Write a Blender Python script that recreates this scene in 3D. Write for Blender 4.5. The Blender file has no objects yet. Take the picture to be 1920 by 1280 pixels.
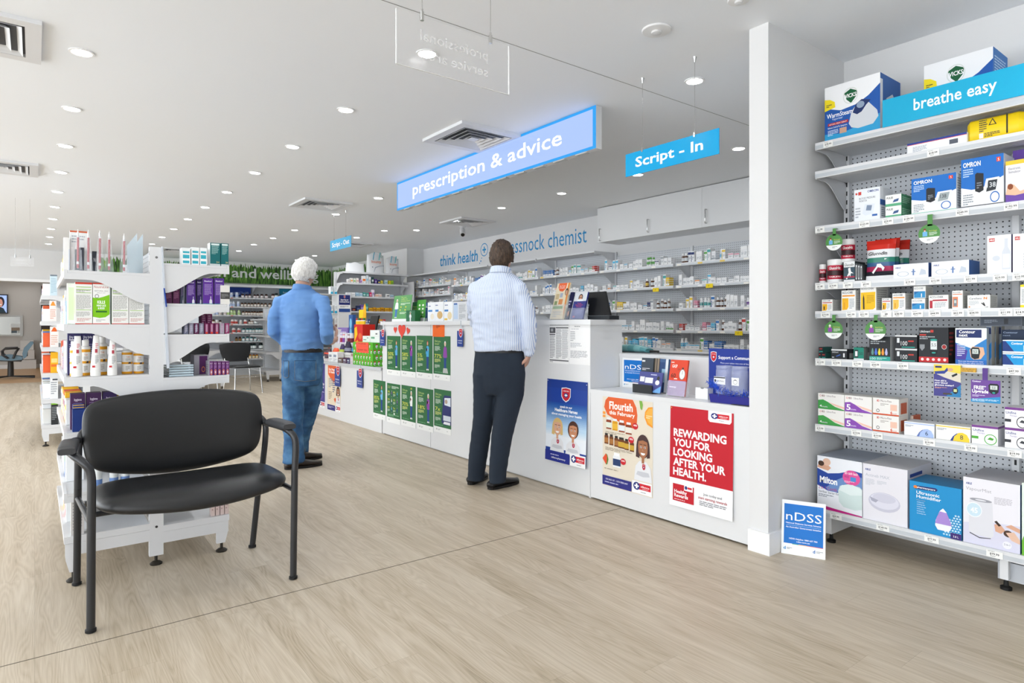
import bpy, math, random
from mathutils import Vector, Matrix, noise
random.seed(7)
SC = bpy.context.scene
COL = SC.collection
# ---------------------------------------------------------------- camera, world, exposure
F, TH, EH = 1174.7, math.radians(37.305), 1.16      # focal length (px of 1920), heading, eye height
SN, CS = math.sin(TH), math.cos(TH)
cam = bpy.data.cameras.new('camera'); cam.sensor_width = 36; cam.lens = F / 1920 * 36
cam.shift_y = -30 / 1920; cam.clip_start = 0.05; cam.clip_end = 100
camo = bpy.data.objects.new('camera', cam); COL.objects.link(camo)
camo.location = (0, 0, EH); camo.rotation_euler = (math.radians(90), 0, -TH)
SC.camera = camo
SC.view_settings.view_transform = 'Standard'; SC.view_settings.look = 'None'
SC.view_settings.gamma = 1; SC.view_settings.use_curve_mapping = False
SC.view_settings.exposure = -0.08
wd = bpy.data.worlds.new('daylight'); SC.world = wd; wd.use_nodes = True
wd.node_tree.nodes['Background'].inputs[0].default_value = (0.90, 0.95, 1, 1)
wd.node_tree.nodes['Background'].inputs[1].default_value = 6.0
DOWN_W = 12.0       # watts of one ceiling downlight
ZC = 2.694          # ceiling height

# ---------------------------------------------------------------- measuring helpers (real planes in the room)
def ray(x, y):
    a = (x - 960) / F
    return (SN + CS * a, CS - SN * a, (610 - y) / F)
def onZ(x, y, z=0.0):
    d = ray(x, y); t = (z - EH) / d[2]; return Vector((d[0] * t, d[1] * t, z))
def onX(x, y, X):
    d = ray(x, y); t = X / d[0]; return Vector((X, d[1] * t, EH + d[2] * t))
def onY(x, y, Y):
    d = ray(x, y); t = Y / d[1]; return Vector((d[0] * t, Y, EH + d[2] * t))
def onD(x, y, t):
    d = ray(x, y); return Vector((d[0] * t, d[1] * t, EH + d[2] * t))

# ---------------------------------------------------------------- materials
def lin(c): return c / 12.92 if c <= 0.04045 else ((c + 0.055) / 1.055) ** 2.4
def rgb(h):
    h = h.lstrip('#'); return tuple(lin(int(h[i:i + 2], 16) / 255) for i in (0, 2, 4)) + (1,)
MATS = {}
def M(h, rough=0.5, metal=0.0, alpha=1.0, emit=0.0, spec=0.3):
    if not h.startswith('#'): return MATS[h]
    k = (h, rough, metal, alpha, emit, spec)
    if k in MATS: return MATS[k]
    m = bpy.data.materials.new('paint_' + h[1:]); m.use_nodes = True
    b = m.node_tree.nodes['Principled BSDF']
    b.inputs['Base Color'].default_value = rgb(h); b.inputs['Roughness'].default_value = rough
    b.inputs['Metallic'].default_value = metal; b.inputs['Alpha'].default_value = alpha
    b.inputs['Specular IOR Level'].default_value = spec
    if emit:
        b.inputs['Emission Color'].default_value = rgb(h); b.inputs['Emission Strength'].default_value = emit
    MATS[k] = m; return m
def nodemat(name, rough=0.5, **kw):
    m = bpy.data.materials.new(name); m.use_nodes = True; nt = m.node_tree
    b = nt.nodes['Principled BSDF']; b.inputs['Roughness'].default_value = rough
    for k, v in kw.items(): b.inputs[k.replace('_', ' ')].default_value = v
    MATS[name] = m; return m, nt, b
def N(nt, t, **kw):
    n = nt.nodes.new(t)
    for k, v in kw.items(): setattr(n, k, v)
    return n
def ramp(nt, stops):
    n = N(nt, 'ShaderNodeValToRGB'); e = n.color_ramp.elements
    e[0].position, e[0].color = stops[0][0], rgb(stops[0][1]); e[1].position, e[1].color = stops[-1][0], rgb(stops[-1][1])
    for p, c in stops[1:-1]: x = e.new(p); x.color = rgb(c)
    return n
def math_(nt, op, a, b=None, c=None):
    n = N(nt, 'ShaderNodeMath', operation=op)
    for i, v in enumerate((a, b, c)):
        if v is None: continue
        if isinstance(v, (int, float)): n.inputs[i].default_value = v
        else: nt.links.new(v, n.inputs[i])
    return n.outputs[0]

def make_mats():
    # oak vinyl planks laid along Y
    m, nt, b = nodemat('oak_vinyl', 0.42, Specular_IOR_Level=0.35); L = nt.links.new
    tc = N(nt, 'ShaderNodeTexCoord'); sp = N(nt, 'ShaderNodeSeparateXYZ'); L(tc.outputs['Object'], sp.inputs[0])
    pw, pl = 0.18, 1.22
    col = math_(nt, 'FLOOR', math_(nt, 'DIVIDE', sp.outputs[0], pw))
    off = math_(nt, 'FRACT', math_(nt, 'MULTIPLY', math_(nt, 'SINE', math_(nt, 'MULTIPLY', col, 12.9898)), 43.758))
    yy = math_(nt, 'ADD', math_(nt, 'DIVIDE', sp.outputs[1], pl), off)
    row = math_(nt, 'FLOOR', yy)
    rnd = N(nt, 'ShaderNodeTexWhiteNoise', noise_dimensions='2D'); cb = N(nt, 'ShaderNodeCombineXYZ'); L(col, cb.inputs[0]); L(row, cb.inputs[1]); L(cb.outputs[0], rnd.inputs['Vector'])
    cv = N(nt, 'ShaderNodeCombineXYZ')
    L(math_(nt, 'ADD', math_(nt, 'MULTIPLY', sp.outputs[0], 8.5), math_(nt, 'MULTIPLY', rnd.outputs[0], 37.0)), cv.inputs[0])
    L(math_(nt, 'MULTIPLY', sp.outputs[1], 0.75), cv.inputs[1]); L(math_(nt, 'MULTIPLY', rnd.outputs[0], 9.0), cv.inputs[2])
    n1 = N(nt, 'ShaderNodeTexNoise'); n1.inputs['Scale'].default_value = 1.0; n1.inputs['Detail'].default_value = 2; n1.inputs['Distortion'].default_value = 0.3; L(cv.outputs[0], n1.inputs['Vector'])
    rings = math_(nt, 'FRACT', math_(nt, 'MULTIPLY', n1.outputs[0], 21.0))
    ringv = math_(nt, 'ABSOLUTE', math_(nt, 'SUBTRACT', rings, 0.5))
    cv2 = N(nt, 'ShaderNodeCombineXYZ'); L(math_(nt, 'MULTIPLY', sp.outputs[0], 340.0), cv2.inputs[0]); L(math_(nt, 'MULTIPLY', sp.outputs[1], 7.0), cv2.inputs[1])
    n2 = N(nt, 'ShaderNodeTexNoise'); n2.inputs['Scale'].default_value = 1.0; n2.inputs['Detail'].default_value = 3; L(cv2.outputs[0], n2.inputs['Vector'])
    cv3 = N(nt, 'ShaderNodeCombineXYZ'); L(math_(nt, 'MULTIPLY', sp.outputs[0], 16.0), cv3.inputs[0]); L(math_(nt, 'MULTIPLY', sp.outputs[1], 1.1), cv3.inputs[1]); L(rnd.outputs[0], cv3.inputs[2])
    n3 = N(nt, 'ShaderNodeTexNoise'); n3.inputs['Scale'].default_value = 1.0; n3.inputs['Detail'].default_value = 3; L(cv3.outputs[0], n3.inputs['Vector'])
    v = math_(nt, 'ADD', math_(nt, 'MULTIPLY', ringv, 0.27), math_(nt, 'MULTIPLY', n2.outputs[0], 0.40))
    v = math_(nt, 'ADD', v, math_(nt, 'MULTIPLY', n3.outputs[0], 0.55))
    v = math_(nt, 'ADD', v, math_(nt, 'MULTIPLY', rnd.outputs[0], 0.07))
    r = ramp(nt, [(0.30, '#958670'), (0.46, '#b3a48d'), (0.60, '#c1b39e'), (0.8, '#d0c4b1')]); L(v, r.inputs[0])
    ex = math_(nt, 'ABSOLUTE', math_(nt, 'SUBTRACT', math_(nt, 'FRACT', math_(nt, 'DIVIDE', sp.outputs[0], pw)), 0.5))
    ey = math_(nt, 'ABSOLUTE', math_(nt, 'SUBTRACT', math_(nt, 'FRACT', yy), 0.5))
    seam = math_(nt, 'MAXIMUM', math_(nt, 'GREATER_THAN', ex, 0.4955), math_(nt, 'GREATER_THAN', ey, 0.4993))
    mx = N(nt, 'ShaderNodeMixRGB'); L(math_(nt, 'MULTIPLY', seam, 0.28), mx.inputs[0]); L(r.outputs[0], mx.inputs[1]); mx.inputs[2].default_value = rgb('#6e6252')
    L(mx.outputs[0], b.inputs['Base Color'])
    L(math_(nt, 'ADD', 0.36, math_(nt, 'MULTIPLY', n2.outputs[0], 0.15)), b.inputs['Roughness'])
    # pegboard: perforated steel, holes on a 25 mm grid in the plane of the panel (wall panels only ever run along X or Y)
    m, nt, b = nodemat('pegboard', 0.45); L = nt.links.new
    tc = N(nt, 'ShaderNodeTexCoord'); sp = N(nt, 'ShaderNodeSeparateXYZ'); L(tc.outputs['Object'], sp.inputs[0])
    h = math_(nt, 'ADD', sp.outputs[0], sp.outputs[1])
    def fr(o): return math_(nt, 'SUBTRACT', math_(nt, 'FRACT', math_(nt, 'DIVIDE', o, 0.025)), 0.5)
    a, c = fr(h), fr(sp.outputs[2])
    d = math_(nt, 'ADD', math_(nt, 'MULTIPLY', a, a), math_(nt, 'MULTIPLY', c, c))
    mx = N(nt, 'ShaderNodeMixRGB'); L(math_(nt, 'LESS_THAN', d, 0.022), mx.inputs[0]); mx.inputs[1].default_value = rgb('#d3d6da'); mx.inputs[2].default_value = rgb('#33363a')
    L(mx.outputs[0], b.inputs['Base Color'])
    # painted plaster
    for nm, c0 in (('plaster_wall', '#dcdcdc'), ('plaster_ceiling', '#eff2f6'), ('plaster_grey', '#c9c5bf')):
        m, nt, b = nodemat(nm, 0.7, Base_Color=rgb(c0)); L = nt.links.new
        nz = N(nt, 'ShaderNodeTexNoise'); nz.inputs['Scale'].default_value = 60; bp = N(nt, 'ShaderNodeBump'); bp.inputs['Strength'].default_value = 0.04; bp.inputs['Distance'].default_value = 0.01
        L(nz.outputs[0], bp.inputs['Height']); L(bp.outputs[0], b.inputs['Normal'])
    nodemat('laminate', 0.32, Base_Color=rgb('#dedfe0'))
    nodemat('steel_white', 0.33, Base_Color=rgb('#dbdcde'))
    nodemat('steel_grey', 0.4, Base_Color=rgb('#b4bac1'))
    nodemat('chrome', 0.2, Base_Color=rgb('#c8c8c8'), Metallic=1.0)
    # black vinyl upholstery
    m, nt, b = nodemat('black_vinyl', 0.33, Base_Color=rgb('#191a1c')); L = nt.links.new
    vo = N(nt, 'ShaderNodeTexVoronoi'); vo.inputs['Scale'].default_value = 420; bp = N(nt, 'ShaderNodeBump'); bp.inputs['Strength'].default_value = 0.22; bp.inputs['Distance'].default_value = 0.0006
    L(vo.outputs[0], bp.inputs['Height']); L(bp.outputs[0], b.inputs['Normal'])
    nodemat('black_metal', 0.35, Base_Color=rgb('#26272a'))
    nodemat('arm_rubber', 0.5, Base_Color=rgb('#37383b'))
    m, nt, b = nodemat('clear_plastic', 0.06, Base_Color=(0.9, 0.95, 1, 1), Alpha=0.13)
    m, nt, b = nodemat('clear_acrylic', 0.03, Base_Color=(0.97, 0.98, 1, 1), Alpha=0.05)
    nodemat('acrylic_edge', 0.3, Base_Color=rgb('#f4f4f4'), Alpha=0.6)
    nodemat('acrylic_etch', 0.6, Base_Color=rgb('#f2f2f2'), Alpha=0.6)
    nodemat('jar_plastic', 0.05, Base_Color=(0.75, 0.8, 1, 1), Alpha=0.28)
    # fabrics
    m, nt, b = nodemat('denim', 0.85); L = nt.links.new
    tc = N(nt, 'ShaderNodeTexCoord'); nz = N(nt, 'ShaderNodeTexNoise'); nz.inputs['Scale'].default_value = 9; nz.inputs['Detail'].default_value = 5; L(tc.outputs['Object'], nz.inputs[0])
    r = ramp(nt, [(0.3, '#24466b'), (0.5, '#33608c'), (0.72, '#5685ae')]); L(nz.outputs[0], r.inputs[0]); L(r.outputs[0], b.inputs['Base Color'])
    m, nt, b = nodemat('chambray', 0.85); L = nt.links.new
    tc = N(nt, 'ShaderNodeTexCoord'); nz = N(nt, 'ShaderNodeTexNoise'); nz.inputs['Scale'].default_value = 5; nz.inputs['Detail'].default_value = 4; L(tc.outputs['Object'], nz.inputs[0])
    r = ramp(nt, [(0.3, '#5481bd'), (0.7, '#6f9bd2')]); L(nz.outputs[0], r.inputs[0]); L(r.outputs[0], b.inputs['Base Color'])
    m, nt, b = nodemat('stripe_shirt', 0.8); L = nt.links.new
    at = N(nt, 'ShaderNodeAttribute', attribute_name='around'); s = math_(nt, 'FRACT', math_(nt, 'MULTIPLY', at.outputs['Fac'], 1.0))
    mx = N(nt, 'ShaderNodeMixRGB'); L(math_(nt, 'LESS_THAN', s, 0.42), mx.inputs[0]); mx.inputs[1].default_value = rgb('#dfe5f0'); mx.inputs[2].default_value = rgb('#a3b5d8')
    L(mx.outputs[0], b.inputs['Base Color'])
    nodemat('navy_cloth', 0.9, Base_Color=rgb('#1d2836'))
    nodemat('skin', 0.55, Base_Color=rgb('#c79c88'), Subsurface_Weight=0.05)
    for nm, c0, c1 in (('hair_white', '#c9c6c0', '#efeeea'), ('hair_brown', '#261a12', '#54402f')):
        m, nt, b = nodemat(nm, 0.6); L = nt.links.new
        tc = N(nt, 'ShaderNodeTexCoord'); mp = N(nt, 'ShaderNodeMapping'); mp.inputs['Scale'].default_value = (120, 120, 22); L(tc.outputs['Object'], mp.inputs[0])
        nz = N(nt, 'ShaderNodeTexNoise'); nz.inputs['Scale'].default_value = 1; nz.inputs['Detail'].default_value = 4; L(mp.outputs[0], nz.inputs[0])
        r = ramp(nt, [(0.35, c0), (0.65, c1)]); L(nz.outputs[0], r.inputs[0]); L(r.outputs[0], b.inputs['Base Color'])
        bp = N(nt, 'ShaderNodeBump'); bp.inputs['Strength'].default_value = 0.7; bp.inputs['Distance'].default_value = 0.004; L(nz.outputs[0], bp.inputs['Height']); L(bp.outputs[0], b.inputs['Normal'])
    for nm, sc, st in (('chambray', (9, 9, 15), .9), ('stripe_shirt', (9, 9, 15), .7), ('denim', (11, 11, 15), .9), ('navy_cloth', (9, 9, 5), .6)):
        m = MATS[nm]; nt = m.node_tree; b = nt.nodes['Principled BSDF']; L = nt.links.new
        tc = N(nt, 'ShaderNodeTexCoord'); mp = N(nt, 'ShaderNodeMapping'); mp.inputs['Scale'].default_value = sc; mp.inputs['Rotation'].default_value = (.3, .5, .2); L(tc.outputs['Object'], mp.inputs[0])
        nz = N(nt, 'ShaderNodeTexNoise'); nz.noise_type = 'RIDGED_MULTIFRACTAL'; nz.inputs['Scale'].default_value = .55; nz.inputs['Detail'].default_value = 2.5; nz.inputs['Distortion'].default_value = .6; L(mp.outputs[0], nz.inputs['Vector'])
        bp = N(nt, 'ShaderNodeBump'); bp.inputs['Strength'].default_value = st; bp.inputs['Distance'].default_value = .012; L(nz.outputs[0], bp.inputs['Height']); L(bp.outputs[0], b.inputs['Normal'])
    nodemat('salon_floor', .4, Base_Color=rgb('#c29a6c'))
    # grass photo panel: blades as stretched noise over green, paling to white at the tips
    m, nt, b = nodemat('grass_print', 0.6); L = nt.links.new
    tc = N(nt, 'ShaderNodeTexCoord'); sp = N(nt, 'ShaderNodeSeparateXYZ'); L(tc.outputs['Object'], sp.inputs[0])
    hh = math_(nt, 'ADD', sp.outputs[0], sp.outputs[1])
    cv = N(nt, 'ShaderNodeCombineXYZ'); L(math_(nt, 'MULTIPLY', hh, 22.0), cv.inputs[0]); L(math_(nt, 'MULTIPLY', sp.outputs[2], 3.2), cv.inputs[2])
    nz = N(nt, 'ShaderNodeTexNoise'); nz.inputs['Scale'].default_value = 1; nz.inputs['Detail'].default_value = 4; nz.inputs['Distortion'].default_value = 1.1; L(cv.outputs[0], nz.inputs['Vector'])
    r = ramp(nt, [(0.32, '#12280d'), (0.45, '#2f5a1b'), (0.58, '#5f9435'), (0.74, '#a9c970')]); L(nz.outputs[0], r.inputs[0])
    cv2 = N(nt, 'ShaderNodeCombineXYZ'); L(math_(nt, 'MULTIPLY', hh, 34.0), cv2.inputs[0]); L(math_(nt, 'MULTIPLY', sp.outputs[2], 2.2), cv2.inputs[2])
    n2 = N(nt, 'ShaderNodeTexNoise'); n2.inputs['Scale'].default_value = 1; n2.inputs['Detail'].default_value = 2; n2.inputs['Distortion'].default_value = 0.5; L(cv2.outputs[0], n2.inputs['Vector'])
    up = math_(nt, 'DIVIDE', math_(nt, 'SUBTRACT', sp.outputs[2], 2.18), 0.51)
    tip = math_(nt, 'GREATER_THAN', math_(nt, 'ADD', math_(nt, 'MULTIPLY', math_(nt, 'SUBTRACT', up, 0.82), 1.5), math_(nt, 'SUBTRACT', n2.outputs[0], 0.5)), 0.0)
    mx = N(nt, 'ShaderNodeMixRGB'); L(tip, mx.inputs[0]); L(r.outputs[0], mx.inputs[1]); mx.inputs[2].default_value = rgb('#dcdedb'); L(mx.outputs[0], b.inputs['Base Color'])
make_mats()

# ---------------------------------------------------------------- mesh builder
_txt = {}
def text_mesh(s, off=0.0, shear=0.0):
    k = (s, off, shear)
    if k not in _txt:
        cu = bpy.data.curves.new('lettering', 'FONT'); cu.body = s; cu.size = 1; cu.offset = off; cu.shear = shear; cu.resolution_u = 2; cu.fill_mode = 'FRONT'
        o = bpy.data.objects.new('lettering', cu); COL.objects.link(o)
        dg = bpy.context.evaluated_depsgraph_get(); me = bpy.data.meshes.new_from_object(o.evaluated_get(dg))
        vs = [tuple(v.co) for v in me.vertices]; fs = [tuple(p.vertices) for p in me.polygons]
        bpy.data.objects.remove(o); bpy.data.curves.remove(cu); bpy.data.meshes.remove(me)
        xs = [v[0] for v in vs] or [0, 1]
        _txt[k] = (vs, fs, min(xs), max(xs))
    return _txt[k]
class MB:
    def __init__(s): s.v, s.f, s.m, s.s, s.ml = [], [], [], [], []
    def mi(s, mat):
        if isinstance(mat, str): mat = M(mat)
        if mat not in s.ml: s.ml.append(mat)
        return s.ml.index(mat)
    def add(s, vs, fs, mat, smooth=False):
        o = len(s.v); i = s.mi(mat); s.v += [tuple(v) for v in vs]
        for f in fs: s.f.append([o + k for k in f]); s.m.append(i); s.s.append(smooth)
        return s
    def poly(s, pts, mat): return s.add(pts, [list(range(len(pts)))], mat)
    def box(s, x0, x1, y0, y1, z0, z1, mat):
        if x0 > x1: x0, x1 = x1, x0
        if y0 > y1: y0, y1 = y1, y0
        if z0 > z1: z0, z1 = z1, z0
        v = [(x0, y0, z0), (x1, y0, z0), (x1, y1, z0), (x0, y1, z0), (x0, y0, z1), (x1, y0, z1), (x1, y1, z1), (x0, y1, z1)]
        return s.add(v, [(0, 3, 2, 1), (4, 5, 6, 7), (0, 1, 5, 4), (1, 2, 6, 5), (2, 3, 7, 6), (3, 0, 4, 7)], mat)
    def obox(s, P, A, B, Cc, mat, top=None):      # box from corner P spanned by vectors A,B,C (C up)
        P, A, B, Cc = Vector(P), Vector(A), Vector(B), Vector(Cc)
        v = [P, P + A, P + A + B, P + B, P + Cc, P + A + Cc, P + A + B + Cc, P + B + Cc]
        fs = [(0, 3, 2, 1), (4, 5, 6, 7), (0, 1, 5, 4), (1, 2, 6, 5), (2, 3, 7, 6), (3, 0, 4, 7)]
        if A.cross(B).dot(Cc) < 0: fs = [tuple(reversed(f)) for f in fs]
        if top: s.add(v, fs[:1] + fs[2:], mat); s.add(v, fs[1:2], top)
        else: s.add(v, fs, mat)
        return s
    def prism(s, pts, off, mat, smooth=False):    # polygon extruded by vector
        n = len(pts); off = Vector(off); v = [Vector(p) for p in pts] + [Vector(p) + off for p in pts]
        s.add(v, [list(range(n))[::-1], list(range(n, 2 * n))], mat)
        return s.add(v, [(i, (i + 1) % n, n + (i + 1) % n, n + i) for i in range(n)], mat, smooth)
    def tube(s, path, r, mat, n=8, caps=True, closed=False):
        path = [Vector(p) for p in path]; rs = r if isinstance(r, (list, tuple)) else [r] * len(path)
        vs, fs = [], []; up = None; L = len(path)
        for i, p in enumerate(path):
            d = (path[(i + 1) % L] - path[i - 1]) if closed else (path[min(i + 1, L - 1)] - path[max(i - 1, 0)])
            if d.length < 1e-9: d = Vector((0, 0, 1))
            d.normalize()
            if up is None: up = Vector((0, 0, 1)) if abs(d.z) < 0.9 else Vector((1, 0, 0))
            a = d.cross(up).normalized(); up = a.cross(d).normalized()
            for k in range(n):
                t = 2 * math.pi * k / n; vs.append(p + (a * math.cos(t) + up * math.sin(t)) * rs[i])
        for i in range(L if closed else L - 1):
            j = (i + 1) % L
            for k in range(n): fs.append((i * n + k, i * n + (k + 1) % n, j * n + (k + 1) % n, j * n + k))
        s.add(vs, fs, mat, True)
        if caps and not closed: s.add(vs[:n], [list(range(n))], mat); s.add(vs[-n:], [list(range(n))[::-1]], mat)
        return s
    def lathe(s, c, prof, mat, n=16, axis=(0, 0, 1), smooth=True):   # prof: (r, h[, mat])
        c = Vector(c); ax = Vector(axis).normalized(); a = ax.orthogonal().normalized(); b = ax.cross(a)
        R = []
        for p in prof: R.append([c + ax * p[1] + (a * math.cos(2 * math.pi * k / n) + b * math.sin(2 * math.pi * k / n)) * max(p[0], 1e-5) for k in range(n)])
        for i in range(len(prof) - 1):
            mt = prof[i][2] if len(prof[i]) > 2 else mat
            s.add(R[i] + R[i + 1], [(k, (k + 1) % n, n + (k + 1) % n, n + k) for k in range(n)], mt, smooth)
        s.add(R[0], [list(range(n))[::-1]], prof[0][2] if len(prof[0]) > 2 else mat); s.add(R[-1], [list(range(n))], prof[-2][2] if len(prof[-2]) > 2 else mat)
        return s
    def text(s, fr, t, u, v, h, col, w=None, b=0.0, al='l', it=0.0, lay=3, cx=1.0):
        O, U, V, Nn = fr; vs, fs, x0, x1 = text_mesh(t, b, it)
        if not vs: return s
        sy = h * V.length / 0.72; tw = max(x1 - x0, 1e-3)
        sx = w * U.length / tw if w else sy * cx
        ux, vy = U.normalized(), V.normalized(); start = u * U.length - (tw * sx / 2 if al == 'c' else tw * sx if al == 'r' else 0)
        pts = [O + ux * (start + (p[0] - x0) * sx) + vy * (v * V.length + p[1] * sy) + Nn * (0.0001 * lay) for p in vs]
        return s.add(pts, fs, col)
    def art(s, fr, ops, lay0=1):
        O, U, V, Nn = fr; lay = lay0
        def P(u, v): return O + U * u + V * v + Nn * (0.0001 * lay)
        for op in ops:
            k = op[0]
            if k == 'r': _, a, b, c, d, col = op; s.poly([P(a, b), P(c, b), P(c, d), P(a, d)], col)
            elif k == 'p': s.poly([P(a, b) for a, b in op[1]], op[2])
            elif k == 'e':
                _, a, b, ru, rv, col = op[:6]; n = op[6] if len(op) > 6 else 20
                s.poly([P(a + ru * math.cos(2 * math.pi * i / n), b + rv * math.sin(2 * math.pi * i / n)) for i in range(n)], col)
            elif k == 'ring':
                _, a, b, ru, rv, th, col = op; n = 28; vs = []
                for i in range(n):
                    t = 2 * math.pi * i / n; vs += [P(a + ru * math.cos(t), b + rv * math.sin(t)), P(a + ru * (1 - th) * math.cos(t), b + rv * (1 - th) * math.sin(t))]
                s.add(vs, [(2 * i, (2 * i + 2) % (2 * n), (2 * i + 3) % (2 * n), 2 * i + 1) for i in range(n)], col)
            elif k == 'l':
                _, a, b, c, d, n, col = op; st = (d - b) / n; rr = random.Random(int((a + b * 7 + n) * 1000))
                for i in range(n):
                    y = d - st * (i + 1); x = a; e = c if i < n - 1 else a + (c - a) * 0.6
                    e -= (c - a) * rr.uniform(0, 0.15)
                    while x < e:
                        wl = min((c - a) * rr.uniform(0.08, 0.22), e - x); s.poly([P(x, y + st * .25), P(x + wl, y + st * .25), P(x + wl, y + st * .75), P(x, y + st * .75)], col); x += wl + (c - a) * 0.025
            elif k == 't':
                kw = dict(op[6]) if len(op) > 6 else {}; s.text(fr, op[1], op[2], op[3], op[4], op[5], lay=lay, **kw)
            lay += 0.4
        return s
    def build(s, name, parent=None, origin=None):
        me = bpy.data.meshes.new(name); o = Vector(origin) if origin is not None else Vector((0, 0, 0))
        if parent is not None and origin is None: o = Vector(parent.matrix_world.translation) if False else Vector(parent.get('_o', (0, 0, 0)))
        me.from_pydata([tuple(Vector(v) - o) for v in s.v], [], s.f)
        for m in s.ml: me.materials.append(M(m) if isinstance(m, str) else m)
        me.polygons.foreach_set('material_index', s.m); me.polygons.foreach_set('use_smooth', s.s); me.update()
        ob = bpy.data.objects.new(name, me); COL.objects.link(ob)
        if parent is not None:
            ob.parent = parent
            if origin is not None: ob.location = o - Vector(parent.get('_o', (0, 0, 0)))
            ob['_o'] = tuple(o)
        else: ob.location = o; ob['_o'] = tuple(o)
        return ob
def T(s, u, v, h, col, **kw): return ('t', s, u, v, h, col, kw)
def R(a, b, c, d, col): return ('r', a, b, c, d, col)
def E(a, b, c, d, col): return ('e', a, b, c, d, col)
def PG(pts, col): return ('p', pts, col)
def LN(a, b, c, d, n, col): return ('l', a, b, c, d, n, col)
def tag(o, label, cat, group=None, kind=None):
    o['label'] = label; o['category'] = cat
    if group: o['group'] = group
    if kind: o['kind'] = kind
    return o
def struct(o): o['kind'] = 'structure'; return o
def empty(name, loc):
    o = bpy.data.objects.new(name, None); COL.objects.link(o); o.location = loc; o.empty_display_size = 0.05; o['_o'] = tuple(loc); return o
def frX(X, y0, z0, y1, z1, flip=False):   # printed face on plane X, seen from -X; y0 = left (larger), y1 = right
    return (Vector((X, y0, z0)), Vector((0, y1 - y0, 0)), Vector((0, 0, z1 - z0)), Vector((-1, 0, 0)))
def frY(Y, x0, z0, x1, z1):
    return (Vector((x0, Y, z0)), Vector((x1 - x0, 0, 0)), Vector((0, 0, z1 - z0)), Vector((0, -1, 0)))
def dup(root, loc=None, rz=None):
    r = root.copy(); COL.objects.link(r)
    if loc is not None: r.location = loc
    if rz is not None: r.rotation_euler = (0, 0, rz)
    for ch in root.children:
        c = ch.copy(); COL.objects.link(c); c.parent = r
        for g in ch.children:
            d = g.copy(); COL.objects.link(d); d.parent = c
    return r
W, LAM = 'steel_white', 'laminate'
def pbox(name, P, face, w, h, d, col, art=None, side=None, top=None, label=None, cat='box', group=None, sidecol=None, parent=None, yaw=0.0):
    """carton standing at front-left-bottom P; face 'X' looks to -X, face 'Y' looks to -Y"""
    P = Vector(P); U, D = (Vector((0, -1, 0)), Vector((1, 0, 0))) if face == 'X' else (Vector((1, 0, 0)), Vector((0, 1, 0)))
    if yaw: q = Matrix.Rotation(yaw, 3, 'Z'); U = q @ U; D = q @ D
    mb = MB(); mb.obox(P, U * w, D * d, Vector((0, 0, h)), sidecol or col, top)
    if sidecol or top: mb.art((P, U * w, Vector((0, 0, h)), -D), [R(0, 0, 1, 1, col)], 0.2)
    if art: mb.art((P, U * w, Vector((0, 0, h)), -D), art)
    if side:
        if face == 'X': mb.art((P + U * w, D * d, Vector((0, 0, h)), U), side)
        else: mb.art((P + D * d, -D * d, Vector((0, 0, h)), -U), side)
    o = mb.build(name, parent, origin=P + U * w / 2 + D * d / 2)
    if label: tag(o, label, cat, group)
    return o
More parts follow.
